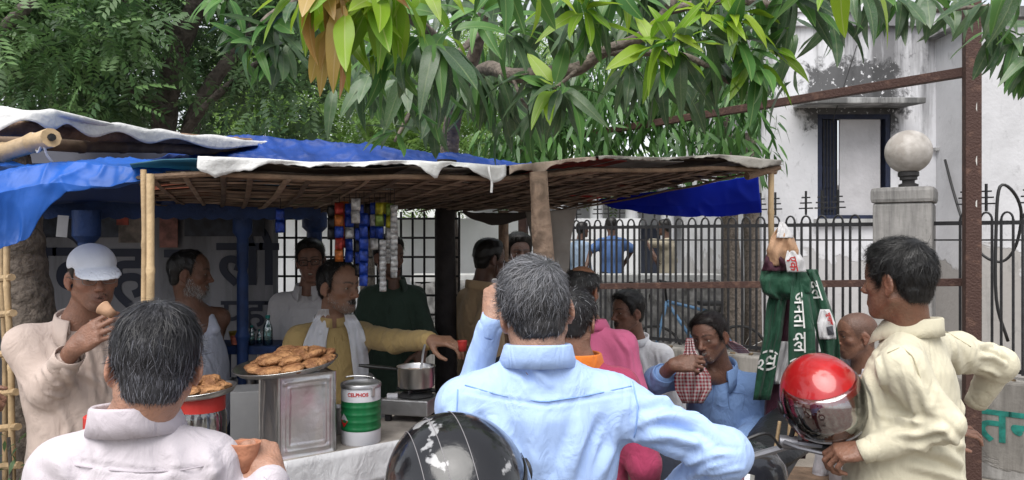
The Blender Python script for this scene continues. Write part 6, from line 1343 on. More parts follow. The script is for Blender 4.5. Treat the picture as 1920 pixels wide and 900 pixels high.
# ---------------------------------------------------------------- helmets, motorcycles, campaign scarves
def helmet(name, label, c, yaw, pitch, roll, m, r=(.120, .146, .130), lines=None, visor_m=None, vis=(-30, 24), low=0.):
    t = thing(name, label, 'helmet', c); fr = Fr(c, rotm(yaw, pitch, roll)); s = SDF(); rx, ry, rz = r
    s.ell((0, 0, 0), r, .01, fr=fr); s.ell((0, .01, -.03), (rx * .99, ry * .97, rz * 1.0), .02, fr=fr)
    s.ell((0, 0, -.01), (rx - .014, ry - .014, rz - .012), .004, op=-1, fr=fr); s.box((0, .13, -.04 + low), (.092, .09, .045), .03, .008, -1, fr=fr)
    s.fun(lambda q: -.112 - q[:, 2] - .12 * q[:, 1], (0, 0, 0), 1., .006, 2, fr)
    v, f = s.mesh(.0055); v = smooth_mesh(v, f, 2); link('shell', mesh_np('shell', v, f), t, m)
    b = MB(); n, k = 30, 10
    def vf(u, w):
        a = R(-88 + 176 * u); e = R(vis[0] + (vis[1] - vis[0]) * w); return Vector(fr.w((rx * 1.045 * math.sin(a) * math.cos(e), ry * 1.05 * math.cos(a) * math.cos(e) * (1 + .04 * (w < .5)), rz * 1.03 * math.sin(e) - .012)).tolist())
    b.sheet(vf, n, k, .0018); b.build('visor', visor_m or clear('helmet_visor', (.78, .8, .82), .22, .06), t, 'all')
    b = MB(); b.tube([vf(u, 0) for u in np.linspace(0, 1, 24)], .003, 6); b.build('visor_rim', mat('visor_edge', (.55, .55, .57), .3), t, 'all')
    for sg in (-1, 1): b = MB(); p = Vector(fr.w((sg * rx * 1.04, .0, -.005)).tolist()); b.lathe([(.022, 0), (.022, .005), (.014, .009), (0, .009)], 16, frame(p, Vector(fr.wd((sg, 0, 0)).tolist()))); b.build('pivot', M_cable, t, True)
    if lines:
        for ax in lines:
            b = MB(); pts = []
            for a in np.linspace(R(-60), R(100), 22): pts.append(Vector(fr.w((ax * rx * 1.003, math.sin(a) * ry * 1.004 * math.sqrt(1 - ax * ax), math.cos(a) * rz * 1.004 * math.sqrt(1 - ax * ax))).tolist()))
            b.tube(pts, .0008, 5); b.build('pinstripe', mat('pinstripe', (.22, .21, .22), .6), t, 'all')
    return t, fr
M_hred = mat('red_helmet_paint', (.36, .010, .012), .28, .2, 9, .04, 30, coat=.8)
M_hblk = mat('black_helmet_paint', (.010, .010, .012), .16, .3, 18, .06, 60, coat=.5, col2=(.30, .30, .31), mixlo=.63, mixhi=.66, detail=9)
helmet('red_helmet', 'scratched glossy red helmet with clear visor on the motorcycle handlebar', P(1541, 742, 2.32), 176, -16, 18, M_hred, (.122, .146, .130), vis=(-32, 34), low=-.05)
helmet('black_helmet', 'scuffed black helmet with pale pinstripes at the bottom centre', P(856, 908, 1.37), 200, -18, 8, M_hblk, (.130, .150, .124), (-.1, .25, .55), mat('smoked_visor', (.012, .012, .014), .10, .1, coat=.5))
M_bpl = mat('bike_plastic', (.018, .018, .020), .45); M_chr = mat('chrome', (.6, .6, .6), .25, metal=1); M_bgrey = mat('bike_grey', (.20, .20, .22), .4, .15, 10, metal=.6); M_tyre = mat('tyre', (.02, .02, .02), .8)
def motorcycle(label, o, h, mirrors=(-1,)):
    x = Vector((h[0], h[1], 0)).normalized(); y = Vector((-x.y, x.x, 0)); M = Matrix(((x.x, y.x, 0, o[0]), (x.y, y.y, 0, o[1]), (0, 0, .955, 0), (0, 0, 0, 1))); t = thing('motorcycle', label, 'motorcycle', o)
    def tb(name, pts, r, m, n=8, fl=1., up=None, par=None): b = MB(); b.tube([M @ Vector(p) for p in pts], r, n, True, fl, up); return b.build(name, m, par or t, True)
    for wx in (.30, -1.02):
        b = MB(); b.tube([M @ V(wx + .26 * math.cos(a), 0, .30 + .26 * math.sin(a)) for a in np.linspace(0, 2 * PI, 29)], .045, 8, False); w = b.build('wheel', M_tyre, t, 'all')
        b = MB(); b.tube([M @ V(wx + .215 * math.cos(a), 0, .30 + .215 * math.sin(a)) for a in np.linspace(0, 2 * PI, 29)], .016, 6, False); b.build('rim', M_chr, w, 'all')
        b = MB(); b.tube([M @ V(wx, -.06, .30), M @ V(wx, .06, .30)], .05, 14); b.build('hub', M_bgrey, w, True)
    for s_ in (-1, 1):
        tb('fork', [(.02, .085 * s_, 1.0), (.30, .085 * s_, .30)], .022, M_chr); tb('grip', [(-.06, .23 * s_, 1.105), (-.075, .35 * s_, 1.10)], .017, M_bpl, 10)
        tb('lever', [(-.01, .19 * s_, 1.115), (.02, .24 * s_, 1.112), (.01, .34 * s_, 1.10)], [.009, .007, .006], M_bgrey); tb('lever_bracket', [(-.03, .17 * s_, 1.11), (-.045, .22 * s_, 1.11)], .022, M_bgrey, 10)
        tb('indicator', [(.14, .10 * s_, .92), (.15, .17 * s_, .92)], [.02, .028], M_bpl)
    tb('handlebar', [(-.075, -.36, 1.10), (-.05, -.22, 1.108), (.0, -.1, 1.06), (.02, 0, 1.05), (.0, .1, 1.06), (-.05, .22, 1.108), (-.075, .36, 1.10)], .012, M_bgrey)
    for s_ in mirrors:
        tb('mirror_stalk', [(-.04, .19 * s_, 1.12), (-.02, .22 * s_, 1.2), (-.01, .25 * s_, 1.25)], .006, M_bpl); b = MB(); b.lathe([(0, 0), (.055, 0), (.05, .02), (.02, .03), (0, .03)], 18, M @ Matrix.Translation((-.01, .25 * s_, 1.28)) @ Matrix.Rotation(R(90), 4, 'Y')); b.build('mirror', M_bpl, t, True)
    tb('mirror_stalk', [(-.04, .20, 1.12), (-.03, .22, 1.19)], .008, M_bpl)
    b = MB(); b.lathe([(0, .0), (.05, .01), (.085, .05), (.09, .09), (.085, .095), (0, .1)], 22, M @ Matrix.Translation((.10, 0, .90)) @ Matrix.Rotation(R(90), 4, 'Y')); hl = b.build('headlight', M_bpl, t, True); b = MB(); b.lathe([(0, .104), (.07, .102), (.083, .096)], 22, M @ Matrix.Translation((.10, 0, .90)) @ Matrix.Rotation(R(90), 4, 'Y')); b.build('lens', clear('lamp_lens', (.9, .9, .9), .3), hl, 'all')
    b = MB(); b.lathe([(.045, 0), (.05, .03), (.045, .034), (0, .034)], 18, M @ T(.03, .05, 1.04)); b.build('dial', M_bpl, t, True)
    tb('fuel_tank', [(-.06, 0, .93), (-.12, 0, .93), (-.25, 0, .92), (-.42, 0, .88), (-.5, 0, .86)], [.06, .12, .145, .11, .05], mat('tank_paint', (.02, .022, .03), .25, coat=.6), 16, .8)
    tb('seat', [(-.46, 0, .89), (-.54, 0, .9), (-.75, 0, .91), (-.92, 0, .94), (-1.1, 0, .95), (-1.18, 0, .93)], [.05, .10, .13, .125, .11, .05], mat('seat_leather', (.014, .014, .016), .38, .2, 20, .2, 60), 16, .45)
    b = MB(); b.box((.34, .26, .34), M @ Matrix.Translation((-.32, 0, .52)), .03); b.build('engine', M_bgrey, t, True); tb('exhaust', [(-.2, -.14, .45), (-.3, -.16, .3), (-.9, -.18, .32), (-1.2, -.18, .38)], [.025, .03, .045, .045], M_chr, 10); tb('chassis', [(0, 0, .95), (-.1, 0, .6), (-.3, 0, .28), (-.6, 0, .3), (-1.02, 0, .3)], .03, M_bpl); tb('chassis', [(-.45, 0, .8), (-.7, 0, .75), (-1.1, 0, .8)], .03, M_bpl); tb('stand', [(-.45, .1, .3), (-.5, .28, .01)], .012, M_bpl); tb('mudguard', [(.02, 0, .55), (.15, 0, .64), (.32, 0, .66), (.5, 0, .6)], [.03, .05, .05, .03], M_bpl, 10, .3)
    tb('cable', spline([(0, .18, 1.1), (.08, .15, 1.16), (.14, .06, 1.1), (.12, .02, .98)]), .005, M_bpl, 5); tb('cable', spline([(0, -.18, 1.1), (.1, -.13, 1.15), (.15, -.04, 1.08), (.1, -.02, .95)]), .005, M_bpl, 5)
    return t
motorcycle('black motorcycle carrying the red helmet in front of the cream shirt man', (.69, 2.43, 0), (-.54, -.84), ()); motorcycle('dark motorcycle carrying the black helmet, mostly below the picture', (-.30, 1.19, 0), (.6, -.8), (-1,))
for q, (a_, b_, r_) in enumerate((((1449, 872), (1462, 790), .006), ((1487, 735), (1478, 835), .007), ((1497, 742), (1492, 820), .006), ((1503, 745), (1510, 815), .006))):
    b = MB(); b.tube([P(*a_, 2.6), P(*b_, 2.6)], r_, 6); tag(b.build('pale_stick', M_bam, None, True), ('pale stick leaning beside the motorcycle seat', 'first pale stick standing under the red helmet', 'second pale stick standing under the red helmet', 'third pale stick, nearest the handlebar under the red helmet')[q], 'stick')
# campaign scarves on the bamboo pole
M_cg = cloth('campaign_green', (.011, .060, .032), .15, wr=.6, rough=.6); M_cm = cloth('campaign_maroon', (.055, .014, .028), .2, wr=.6, rough=.6); M_ct = cloth('campaign_tan', (.42, .25, .15), .2, wr=.6, rough=.6); M_cw = cloth('campaign_white', (.55, .54, .55), .08, wr=.5, rough=.6)
M_pw = mat('white_print', (.66, .66, .64), .7); M_pr = mat('red_print', (.42, .03, .03), .7); M_pk = mat('dark_print', (.05, .05, .06), .7)
def strip_cloth(parent, name, rows, depth, m, per=1.4, amp=.014, seed=0, nu=18, off=0.):
    o = drape(parent, None, rows, m, name, off, nu, per, amp, .002, depth, 6, True, seed)
    rows_ = np.array(rows, float); ix = np.arange(len(rows_)); us = np.linspace(0, 1, nu + 1)
    def at(u, v, lift=.004):
        t = v * (len(rows_) - 1); xl, xr, y = (np.interp(t, ix, rows_[:, k]) for k in range(3)); d = np.interp(t, ix, depth); u_ = u
        d = d - off - amp * math.sin(u_ * per * 2 * PI + seed + 1.5 * math.sin(v * 5 + seed)) - amp * .4 * math.sin(u_ * per * 4.6 * PI + v * 9); d -= lift; return P(xl + (xr - xl) * u_, y, d)
    L = sum((at(.5, (k + 1) / 20) - at(.5, k / 20)).length for k in range(20)); W = np.mean([(at(1, v) - at(0, v)).length for v in (.2, .5, .8)])
    return o, at, L, W
def strip_text(parent, at, L, W, s, size, v0, u0, m, vert=True):
    ob = text_mesh('print', s, size, m, Matrix.Identity(4), parent, 0, bold=.001); ob.matrix_parent_inverse = Matrix.Translation(parent.location).inverted()
    for v in ob.data.vertices:
        x, y = v.co.x, v.co.y
        v.co = at(u0 + (y if vert else x) / W, min(1.02, v0 + (x / L if vert else -y / L)))
def scarf(label, rows, depth, m, txt=None, **k):
    t = thing('campaign_scarf', label, 'scarf', P(1472, 500, 3.45), 'printed cloths tied to the bamboo pole'); o, at, L, W = strip_cloth(t, 'cloth', rows, depth, m, **k)
    if txt: strip_text(t, at, L, W, *txt)
    return t, at, L, W
scarf('green cloth strip lettered in white hanging at the left of the bundle', [(1452, 1478, 520), (1438, 1474, 570), (1432, 1466, 630), (1420, 1456, 690), (1412, 1444, 750)], [3.44, 3.40, 3.38, 3.38, 3.40], M_cg, ('(यू)', .085, .60, .25, M_pw), seed=1)
scarf('broad green cloth lettered in white hanging in front of the bundle', [(1486, 1508, 500), (1482, 1518, 560), (1478, 1528, 620), (1478, 1530, 680), (1480, 1528, 735)], [3.40, 3.34, 3.31, 3.31, 3.33], M_cg, ('जनता दल (यू)', .074, .20, .22, M_pw), seed=2, amp=.008)
scarf('green cloth strip falling to the right of the bundle', [(1504, 1532, 505), (1512, 1548, 550), (1524, 1566, 600), (1536, 1574, 645), (1545, 1576, 680)], [3.42, 3.38, 3.36, 3.36, 3.38], M_cg, ('दल', .07, .12, .3, M_pw), seed=3)
scarf('dark maroon cloth hanging behind the lettered green ones', [(1448, 1500, 480), (1446, 1520, 560), (1444, 1530, 640), (1436, 1530, 720), (1432, 1520, 800), (1436, 1510, 860)], [3.5, 3.48, 3.46, 3.46, 3.47, 3.48], M_cm, None, seed=4, per=2.2, amp=.02)
scarf('short green cloth knotted across the bundle', [(1428, 1508, 505), (1424, 1520, 525), (1430, 1522, 548), (1450, 1500, 562)], [3.40, 3.36, 3.36, 3.40], M_cg, None, seed=5, per=2.5, amp=.016)
scarf('dark maroon cloth folded at the top left of the bundle', [(1444, 1462, 462), (1434, 1470, 485), (1428, 1480, 508)], [3.42, 3.38, 3.37], M_cm, None, seed=6)
scarf('tan printed cloth at the top of the bundle', [(1460, 1474, 424), (1446, 1488, 444), (1437, 1498, 470), (1442, 1494, 498)], [3.46, 3.40, 3.37, 3.38], M_ct, None, seed=7, amp=.012)
scarf('grey white cloth tip above the tan print', [(1462, 1470, 416), (1458, 1480, 430), (1456, 1488, 446)], [3.45, 3.41, 3.385], M_cw, None, seed=8, amp=.006)
t_, at, L, W = scarf('white printed cloth corner with red letters beside the tan print', [(1476, 1496, 470), (1472, 1508, 488), (1476, 1512, 510)], [3.37, 3.345, 3.345], M_cw, ('एक', .05, .3, .2, M_pr), seed=9, amp=.006)
t_, at, L, W = scarf('white printed square with red letters on the right hand green cloth', [(1538, 1556, 580), (1532, 1566, 606), (1536, 1568, 636)], [3.345, 3.335, 3.34], M_cw, ('चुनाव', .03, .12, .62, M_pr), seed=10, amp=.006)
b = MB(); b.put([at(.5, .62), at(.85, .58), at(.9, .85), at(.55, .88)], [(0, 3, 2, 1)]); b.build('dark_block', M_pk, t_)
scarf('white and tan cloth end showing between the green strips', [(1458, 1478, 640), (1450, 1480, 680), (1446, 1478, 720)], [3.40, 3.385, 3.39], M_cw, None, seed=11)
# ---------------------------------------------------------------- the people
kd = 1.
def PK(x, y, d): return P(x, y, d * kd)
HK = (.012, .010, .009)      # black hair
NAVY = cloth('navy_trousers', (.02, .024, .04)); GREYT = cloth('grey_trousers', (.05, .05, .055)); BROWNT = cloth('brown_trousers', (.09, .07, .05))
def fd(pts, r=.016, rise=.006, op=1, k=.014): return dict(pts=pts, r=r, rise=rise, op=op, k=k)
GRIP = ((55, 60, 40), (58, 62, 40), (60, 62, 42), (62, 62, 42))
def mous(col=(.015, .012, .011), gp=0., n=500, ln=.010, w=.030): return dict(name='moustache', mask=[((0, .098, -.0475), (w, .022, .0085))], col=col, gp=gp, n=n, len=ln, dir=(0, .25, -.8), fan=14)
def beard(col, gp, n=1500, ln=.016, low=-.115): return dict(mask=[((0, .075, -.092), (.048, .045, .034)), ((.045, .03, -.068), (.024, .05, .03)), ((-.045, .03, -.068), (.024, .05, .03)), ((.056, .01, -.03), (.014, .022, .035)), ((-.056, .01, -.03), (.014, .022, .035))], col=col, gp=gp, gray=(.42, .41, .40), n=n, len=ln)
# -- man in the sky blue shirt, seen from behind
M_sky = cloth('sky_blue_shirt', (.35, .485, .78), .03, wr=.45, rough=.72)
fo = [fd([(868, 734), (940, 748), (1020, 760), (1100, 748), (1188, 734)], .006, .0018, -1, .004),
      fd([(1188, 735), (1186, 780), (1180, 830)], .007, .0022, -1, .005), fd([(866, 735), (868, 790), (872, 840)], .007, .002, -1, .005),
      fd([(1195, 800), (1250, 778), (1310, 788), (1350, 812)], .02, .008), fd([(1190, 826), (1250, 815), (1320, 832)], .018, .007), fd([(1215, 795), (1270, 800), (1330, 826)], .012, .005, -1),
      fd([(1285, 872), (1330, 852), (1375, 848)], .014, .007), fd([(1290, 893), (1335, 872), (1380, 868)], .013, .007), fd([(1300, 860), (1345, 842), (1385, 842)], .009, .004, -1), fd([(1320, 890), (1360, 884), (1390, 880)], .010, .006),
      fd([(1210, 750), (1260, 752), (1320, 785)], .02, .006), fd([(1165, 770), (1150, 830), (1120, 905)], .022, .007), fd([(1180, 800), (1172, 850), (1160, 910)], .018, .006), fd([(1100, 775), (1082, 840), (1060, 905)], .024, .006), fd([(1125, 790), (1100, 850), (1085, 905)], .014, .005, -1),
      fd([(925, 775), (945, 840), (955, 905)], .022, .006), fd([(880, 780), (900, 830), (910, 890)], .018, .006), fd([(1010, 790), (1005, 850), (1000, 905)], .026, .004), fd([(985, 678), (1000, 690), (1030, 720)], .014, .005), fd([(960, 690), (985, 700), (1010, 745)], .012, .004, -1), fd([(850, 770), (838, 800), (830, 850)], .016, .006)]
p9, hf9, tf9, c9, s9 = person('man in sky blue shirt seen from behind with hand on hip, grey hair', P(1004, 588, 1.70), 9, -6, -7, .97, P(1008, 676, 1.68), 4, (3, 0), .212, 1.02, 1., 
    {'R': dict(elbow=P(1362, 852, 1.62), wrist=P(1255, 935, 1.80), ar=.98, hand=False), 'L': dict(elbow=P(884, 742, 1.97), wrist=P(922, 602, 1.92), sleeve=.9, cl=.05, ar=.82, hand=dict(fingers=(.15, .25, 1), back=(-.6, -.75, 0), curl=((40, 50, 30), (45, 55, 30), (50, 55, 30), (50, 55, 35))))},
    dict(skin=(0.384, 0.219, 0.156), neck=.058, hair=dict(col=(.022, .021, .022), gray=(.17, .17, .185), gp=.55, n=17000, len=.028, th=.006, top=.007, lump=.0022, w=.0011, whorl=(.03, -.066, .108), rnd=.3, lift=.2, side_gray=-.6, res=.005)), M_sky, folds=fo, collar_kw=dict(h=.034, leaf=.046, tilt=14, zoff=.012, rx=.07, ry=.076), trousers=GREYT, seed=3, res=.0045, sres=.0052, eyes=False, shz=-.098, wr=.003)
# -- man in the pale pink-white shirt with the clay cup
M_wht = cloth('pinkish_white_shirt', (.50, .46, .495), .03, wr=.4, rough=.7, stripe=((.58, .48, .58), 190, .3, .12))
fo = [fd([(120, 862), (200, 874), (280, 884), (360, 880), (410, 876)], .006, .002, -1, .004), fd([(90, 850), (120, 880), (130, 905)], .02, .007), fd([(385, 850), (400, 880), (400, 905)], .02, .007), fd([(180, 830), (190, 870), (180, 905)], .018, .004), fd([(320, 830), (330, 870), (320, 905)], .02, .005)]
cupc = P(457, 858, 1.475)
p2, hf2, tf2, c2_, s2 = person('grey haired man in white shirt seen from behind holding a clay cup', P(291, 690, 1.43), 24, -8, 4, .95, P(256, 798, 1.44), 8, (2, 0), .170, .92, 1.,
    {'R': dict(elbow=P(392, 1050, 1.45), wrist=P(512, 900, 1.47), sleeve=.93, cl=.03, hand=dict(fingers=(-.52, .55, .65), back=(.72, -.62, .30), sc=.98, curl=((48, 55, 35), (46, 55, 35), (44, 55, 35), (42, 52, 35)), thumb=((.45, .55, -.55), (.75, .2, -.75), (.8, -.1, -.7)))), 'L': dict(hand=False)},
    dict(skin=(0.422, 0.226, 0.156), neck=.057, hair=dict(col=(.020, .019, .022), gray=(.13, .13, .15), gp=.5, n=17000, len=.032, th=.006, top=.006, lump=.0022, w=.0011, whorl=(.0, -.03, .122), rnd=.2, lift=.14, side_gray=.7, front_gray=.4, res=.005, nape=-.072)), M_wht, folds=fo, collar_kw=dict(h=.036, leaf=.05, tilt=16, zoff=.014, rx=.07, ry=.076), trousers=GREYT, seed=5, res=.0042, sres=.0058, eyes=False, shz=-.085, wr=.002)
spectacles(p2, hf2, M_iron, .025, .019, .0016)
M_clay = mat('clay', (.44, .19, .11), .8, .15, 14, .3, 50); M_tea = mat('milky_tea', (.48, .29, .15), .3)
cup_at('clay_cup', cupc + V(0, 0, -.028), .019, .031, .058, M_clay, 'small red clay tea cup in the hand of the white shirt man', 'cup', (0, R(-4)), None, M_tea)
# -- man in the white cap
kd = 1.1
M_bge = cloth('beige_pink_shirt', (.52, .42, .37), .05, wr=.4)
fo = [fd([(95, 640), (120, 690), (150, 740)], .016, .006), fd([(150, 700), (190, 720), (215, 760)], .016, .006), fd([(110, 760), (130, 800), (120, 840)], .016, .006), fd([(80, 690), (100, 720), (120, 725)], .012, .005), fd([(70, 700), (85, 735), (115, 745)], .012, .005), fd([(150, 620), (170, 680), (180, 760)], .014, .005), fd([(200, 640), (205, 700), (200, 780)], .014, .005, -1)]
p1, hf1, tf1, c1_, s1 = person('man in white cap and beige shirt drinking at the left', PK(174, 524, 2.42), 222, -4, 3, .97, PK(148, 603, 2.46), 212, (0, 0), .205, 1.0, 1.,
    {'R': dict(elbow=PK(92, 728, 2.34), wrist=PK(139, 652, 2.24), sleeve=.62, cl=.065, ar=1.08, hand=dict(fingers=(.78, -.02, .56), back=(-.15, -.95, .15), sc=1.05, curl=((22, 38, 25), (26, 40, 25), (32, 42, 28), (40, 45, 30)), thumb=((.5, .5, -.6), (.8, .25, -.45), (.95, .0, -.3)))), 'L': dict(hand=False)},
    dict(skin=(0.275, 0.140, 0.095), fat=.003, hair=dict(col=HK, th=.003, top=0, n=700, len=.008, lump=.0005), beard=[mous(n=220, ln=.006)], paint=[((0, .08, -.075), (.05, .04, .04), (.12, .065, .05), .45)]), M_bge, folds=fo, collar_kw=dict(gap=50, h=.03, leaf=.055, pt=.045, drop=.04), trousers=BROWNT, seed=8, gaze=(.2, .9, -.45), sres=.0065)
cs_ = SDF(); cs_.ell((0, -.004, .058), (.080, .102, .076), .01, fr=hf1); cs_.fun(lambda q: .044 - q[:, 2] + .10 * np.minimum(q[:, 1], .03), (0, 0, 0), 1., .008, 2, hf1)
cs_.fun(lambda q: np.maximum(np.abs(q[:, 2] - (.058 - 1.6 * (q[:, 1] - .08) ** 2 - 4.5 * q[:, 0] ** 2 - .32 * (q[:, 1] - .08))) - .0035, np.maximum(np.sqrt((q[:, 0] / .074) ** 2 + ((q[:, 1] - .085) / .085) ** 2) * .075 - .075, .03 - q[:, 1])) * .7, (0, .1, .05), .13, .006, 1, hf1)
v, f = cs_.mesh(.0045); v = smooth_mesh(v, f, 1); link('cap', mesh_np('cap', v, f), p1, cloth('white_cap', (.62, .65, .72), .04, wr=.15)); spectacles(p1, hf1, mat('thin_metal', (.25, .25, .26), .3, metal=1), .023, .014, .0011)
cup_at('clay_cup', PK(211, 590, 2.19), .014, .023, .044, mat('pale_clay', (.50, .30, .19), .8, .15, 14, .3, 50), 'pale clay tea cup at the lips of the man in the white cap', 'cup', (R(-58), R(-10)))
# -- man in the vest
kd = 1.15
M_vest = cloth('white_vest', (.50, .53, .64), .03, wr=.35)
def tank_fn(s, tf):
    s.pr = [x for x in s.pr]
    for sg in (-1, 1):
        s.cap((sg * .085, .0, -.02), (sg * .085, .105, -.12), .022, .026, .02, fr=tf); s.cap((sg * .085, .0, -.02), (sg * .085, -.105, -.12), .022, .026, .02, fr=tf)
        s.ell((sg * .215, 0, -.08), (.085, .2, .15), .02, op=-1, fr=tf)
    s.ell((0, .09, -.03), (.062, .14, .115), .015, op=-1, fr=tf); s.ell((0, -.09, -.02), (.07, .12, .08), .015, op=-1, fr=tf)
p3, hf3, tf3, c3, s3 = person('bearded man in white vest looking right beside the bamboo poles', PK(354, 516, 3.32), 283, -4, 0, 1.02, PK(356, 574, 3.34), 226, (0, 0), .20, 1.22, 1., {'L': dict(elbow=PK(404, 640, 3.55), wrist=PK(404, 720, 3.55), hand=False), 'R': dict(hand=False)},
    dict(skin=(0.192, 0.096, 0.063), hair=dict(col=HK, gray=(.2, .2, .2), gp=.1, recede=.03, n=2200, len=.02, th=.006, top=.001), beard=[beard((.1, .1, .1), .85, 1500, .018), mous((.2, .2, .2), .7)]), M_vest, shirt_name='vest', torso_skin=True, tank=tank_fn, trousers=GREYT, seed=9, sres=.0065, folds=[fd([(350, 620), (380, 660), (400, 700)], .012, .004)])
# -- smiling man with spectacles
kd = 1.2
M_w2 = cloth('white_kurta', (.62, .60, .62), .04, wr=.4)
p4, hf4, tf4, c4, s4 = person('smiling man in white shirt and dark spectacles standing behind the vendor', PK(583, 492, 3.68), 190, -3, 4, 1.0, PK(578, 546, 3.72), 186, (0, 0), .205, 1., 1., {'L': dict(hand=False), 'R': dict(hand=False)},
    dict(skin=(0.243, 0.120, 0.082), mouth=.007, cheek=1.15, hair=dict(col=HK, n=2500, len=.03, th=.009, top=.014)), M_w2, collar_kw=dict(gap=46, leaf=.05, pt=.04), trousers=GREYT, seed=11, sres=.008, res=.0052, folds=[fd([(550, 600), (545, 640), (540, 690)], .016, .006)])
spectacles(p4, hf4, M_iron, .025, .017, .0024)
# -- the tea vendor
kd = 1.2
M_mus = cloth('mustard_kurta', (.50, .355, .15), .14, wr=.5, rough=.75)
fo = [fd([(545, 620), (535, 660), (525, 700)], .014, .006), fd([(560, 640), (552, 690), (550, 720)], .012, .005, -1), fd([(625, 640), (628, 690), (624, 730)], .010, .003, -1), fd([(640, 650), (650, 690), (645, 725)], .014, .005), fd([(700, 615), (740, 625), (790, 640)], .012, .006), fd([(705, 640), (745, 650), (790, 652)], .012, .006), fd([(720, 605), (722, 630), (718, 652)], .009, .004, -1), fd([(750, 615), (752, 640), (748, 655)], .009, .004, -1), fd([(775, 622), (778, 645), (774, 658)], .009, .004, -1), fd([(690, 610), (694, 640), (690, 668)], .010, .005)]
vc = PK(867, 645, 2.60)
p5, hf5, tf5, c5, s5 = person('tea vendor in mustard kurta with white scarf holding out a cup', PK(634, 541, 3.06), 240, -4, 0, 1.07, PK(622, 604, 3.09), 204, (0, 0), .20, 1.02, 1., {'L': dict(elbow=PK(742, 640, 2.92), wrist=PK(808, 638, 2.70), sleeve=.93, cl=.03, ar=1.02, hand=dict(fingers=(.93, -.34, -.02), back=(.1, -.35, .9), curl=((18, 42, 25), (22, 45, 25), (28, 48, 28), (34, 50, 30)), thumb=((.55, .55, -.5), (.8, .25, -.55), (.95, .0, -.35)))), 'R': dict(elbow=PK(523, 712, 3.0), wrist=PK(560, 790, 2.86), hand=False)},
    dict(skin=(0.320, 0.173, 0.112), nose=1.12, jaw=.95, hair=dict(col=HK, gray=(.3, .3, .3), gp=.06, recede=.035, n=3500, len=.03, th=.012, top=.004), beard=[beard((.08, .075, .07), .6, 900, .011), mous((.02, .018, .016), .15, 600, .012)], paint=[((0, .1, -.0475), (.03, .03, .008), (.03, .022, .018), .85), ((0, .075, -.09), (.05, .045, .035), (.22, .17, .14), .5)]), M_mus, shirt_name='kurta', collar_kw=dict(band=True, h=.03, gap=18, rx=.064, ry=.07, tilt=14), trousers=NAVY, seed=13, sres=.006, gaze=(-.25, .95, -.05), hem=-.75)
M_scf = cloth('white_scarf', (.78, .78, .82), .03, wr=.3)
drape(p5, c5, [(598, 616, 580), (590, 618, 598), (580, 616, 616), (570, 612, 640), (562, 610, 680), (564, 612, 712), (580, 610, 735), (586, 612, 770)], M_scf, off=.014, per=2.6, amp=.006, seed=1)
drape(p5, c5, [(646, 664, 590), (648, 674, 604), (652, 682, 620), (656, 688, 645), (660, 692, 680), (664, 690, 712), (668, 692, 740), (670, 692, 770)], M_scf, off=.016, per=2.2, amp=.006, seed=4)
collar(p5, Vector(tf5.w((0, -.012, .0)).tolist()), rotm(204), M_scf, .08, .086, .03, .05, 70, 16, .05, pt=.0).name = 'scarf'
M_rc = mat('printed_red_cup', (.42, .035, .03), .45, .2, 60)
cup_at('paper_cup', vc + V(0, 0, -.03), .015, .0205, .044, M_rc, 'small printed red paper cup held out by the vendor', 'cup', (0, 0))
# -- man in dark green shirt
kd = 1.2
p6, hf6, tf6, c6, s6 = person('bearded man in dark green shirt stirring the tea behind the sachets', PK(728, 484, 3.72), 228, -4, 0, 1.0, PK(736, 534, 3.74), 196, (0, 0), .18, .95, 1., {'L': dict(elbow=PK(806, 640, 3.62), wrist=PK(790, 662, 3.35), sleeve=.8, hand=dict(fingers=(-.1, -.35, -.9), back=(.7, -.6, .1), curl=GRIP)), 'R': dict(hand=False)},
    dict(skin=(0.192, 0.100, 0.068), hair=dict(col=HK, n=1500, len=.025, th=.012, top=.012), beard=[beard(HK, 0, 900, .012), mous()]), cloth('dark_green_shirt', (.040, .068, .050), .1, wr=.5), collar_kw=dict(gap=60, leaf=.05), trousers=cloth('pale_trousers', (.42, .41, .42)), seed=15, sres=.008, res=.0055, folds=[fd([(720, 580), (730, 620), (722, 670)], .014, .005), fd([(770, 580), (780, 630), (775, 670)], .014, .005)])
# -- men at the back
kd = 1.22
p7, hf7, tf7, c7, s7 = person('man in tan shirt drinking tea at the back of the stall', PK(917, 488, 3.75), 300, -4, 0, 1.0, PK(900, 540, 3.75), 302, (0, 0), .19, 1.05, 1., {'R': dict(elbow=PK(905, 612, 3.52), wrist=PK(943, 535, 3.62), sleeve=.85), 'L': dict(hand=False)},
    dict(skin=(0.128, 0.067, 0.048), hair=dict(col=HK, n=1200, len=.02, th=.009, top=.008)), cloth('tan_shirt', (.50, .35, .21), .06, wr=.5), collar_kw=dict(gap=40), trousers=NAVY, seed=17, sres=.008, res=.0058, folds=[fd([(870, 560), (880, 600), (900, 640)], .014, .006), fd([(890, 540), (910, 560), (925, 580)], .012, .005), fd([(860, 600), (870, 640), (890, 660)], .014, .006)])
person('dark haired man standing behind the tan shirt man and the log', PK(972, 478, 4.35), 195, 0, 0, 1.05, None, 180, o=dict(skin=(0.102, 0.053, 0.038), hair=dict(col=HK, n=1200, len=.035, th=.015, top=.022)), shirt=cloth('dim_shirt', (.12, .11, .12)), trousers=GREYT, seed=19, sres=.012, res=.0065, arms={'L': dict(hand=False), 'R': dict(hand=False)})
p12 = person('man in dark navy jacket half hidden behind the sky blue shirt', PK(972, 602, 3.0), 20, 0, 0, .98, PK(968, 668, 3.0), 20, (0, 0), .20, 1., 1., {'L': dict(hand=False), 'R': dict(hand=False)}, dict(skin=(0.192, 0.106, 0.068), hair=dict(col=HK, n=400, th=.01)), cloth('dark_navy_jacket', (.022, .026, .042)), shirt_name='jacket', trousers=GREYT, seed=21, sres=.01, res=.007, eyes=False)
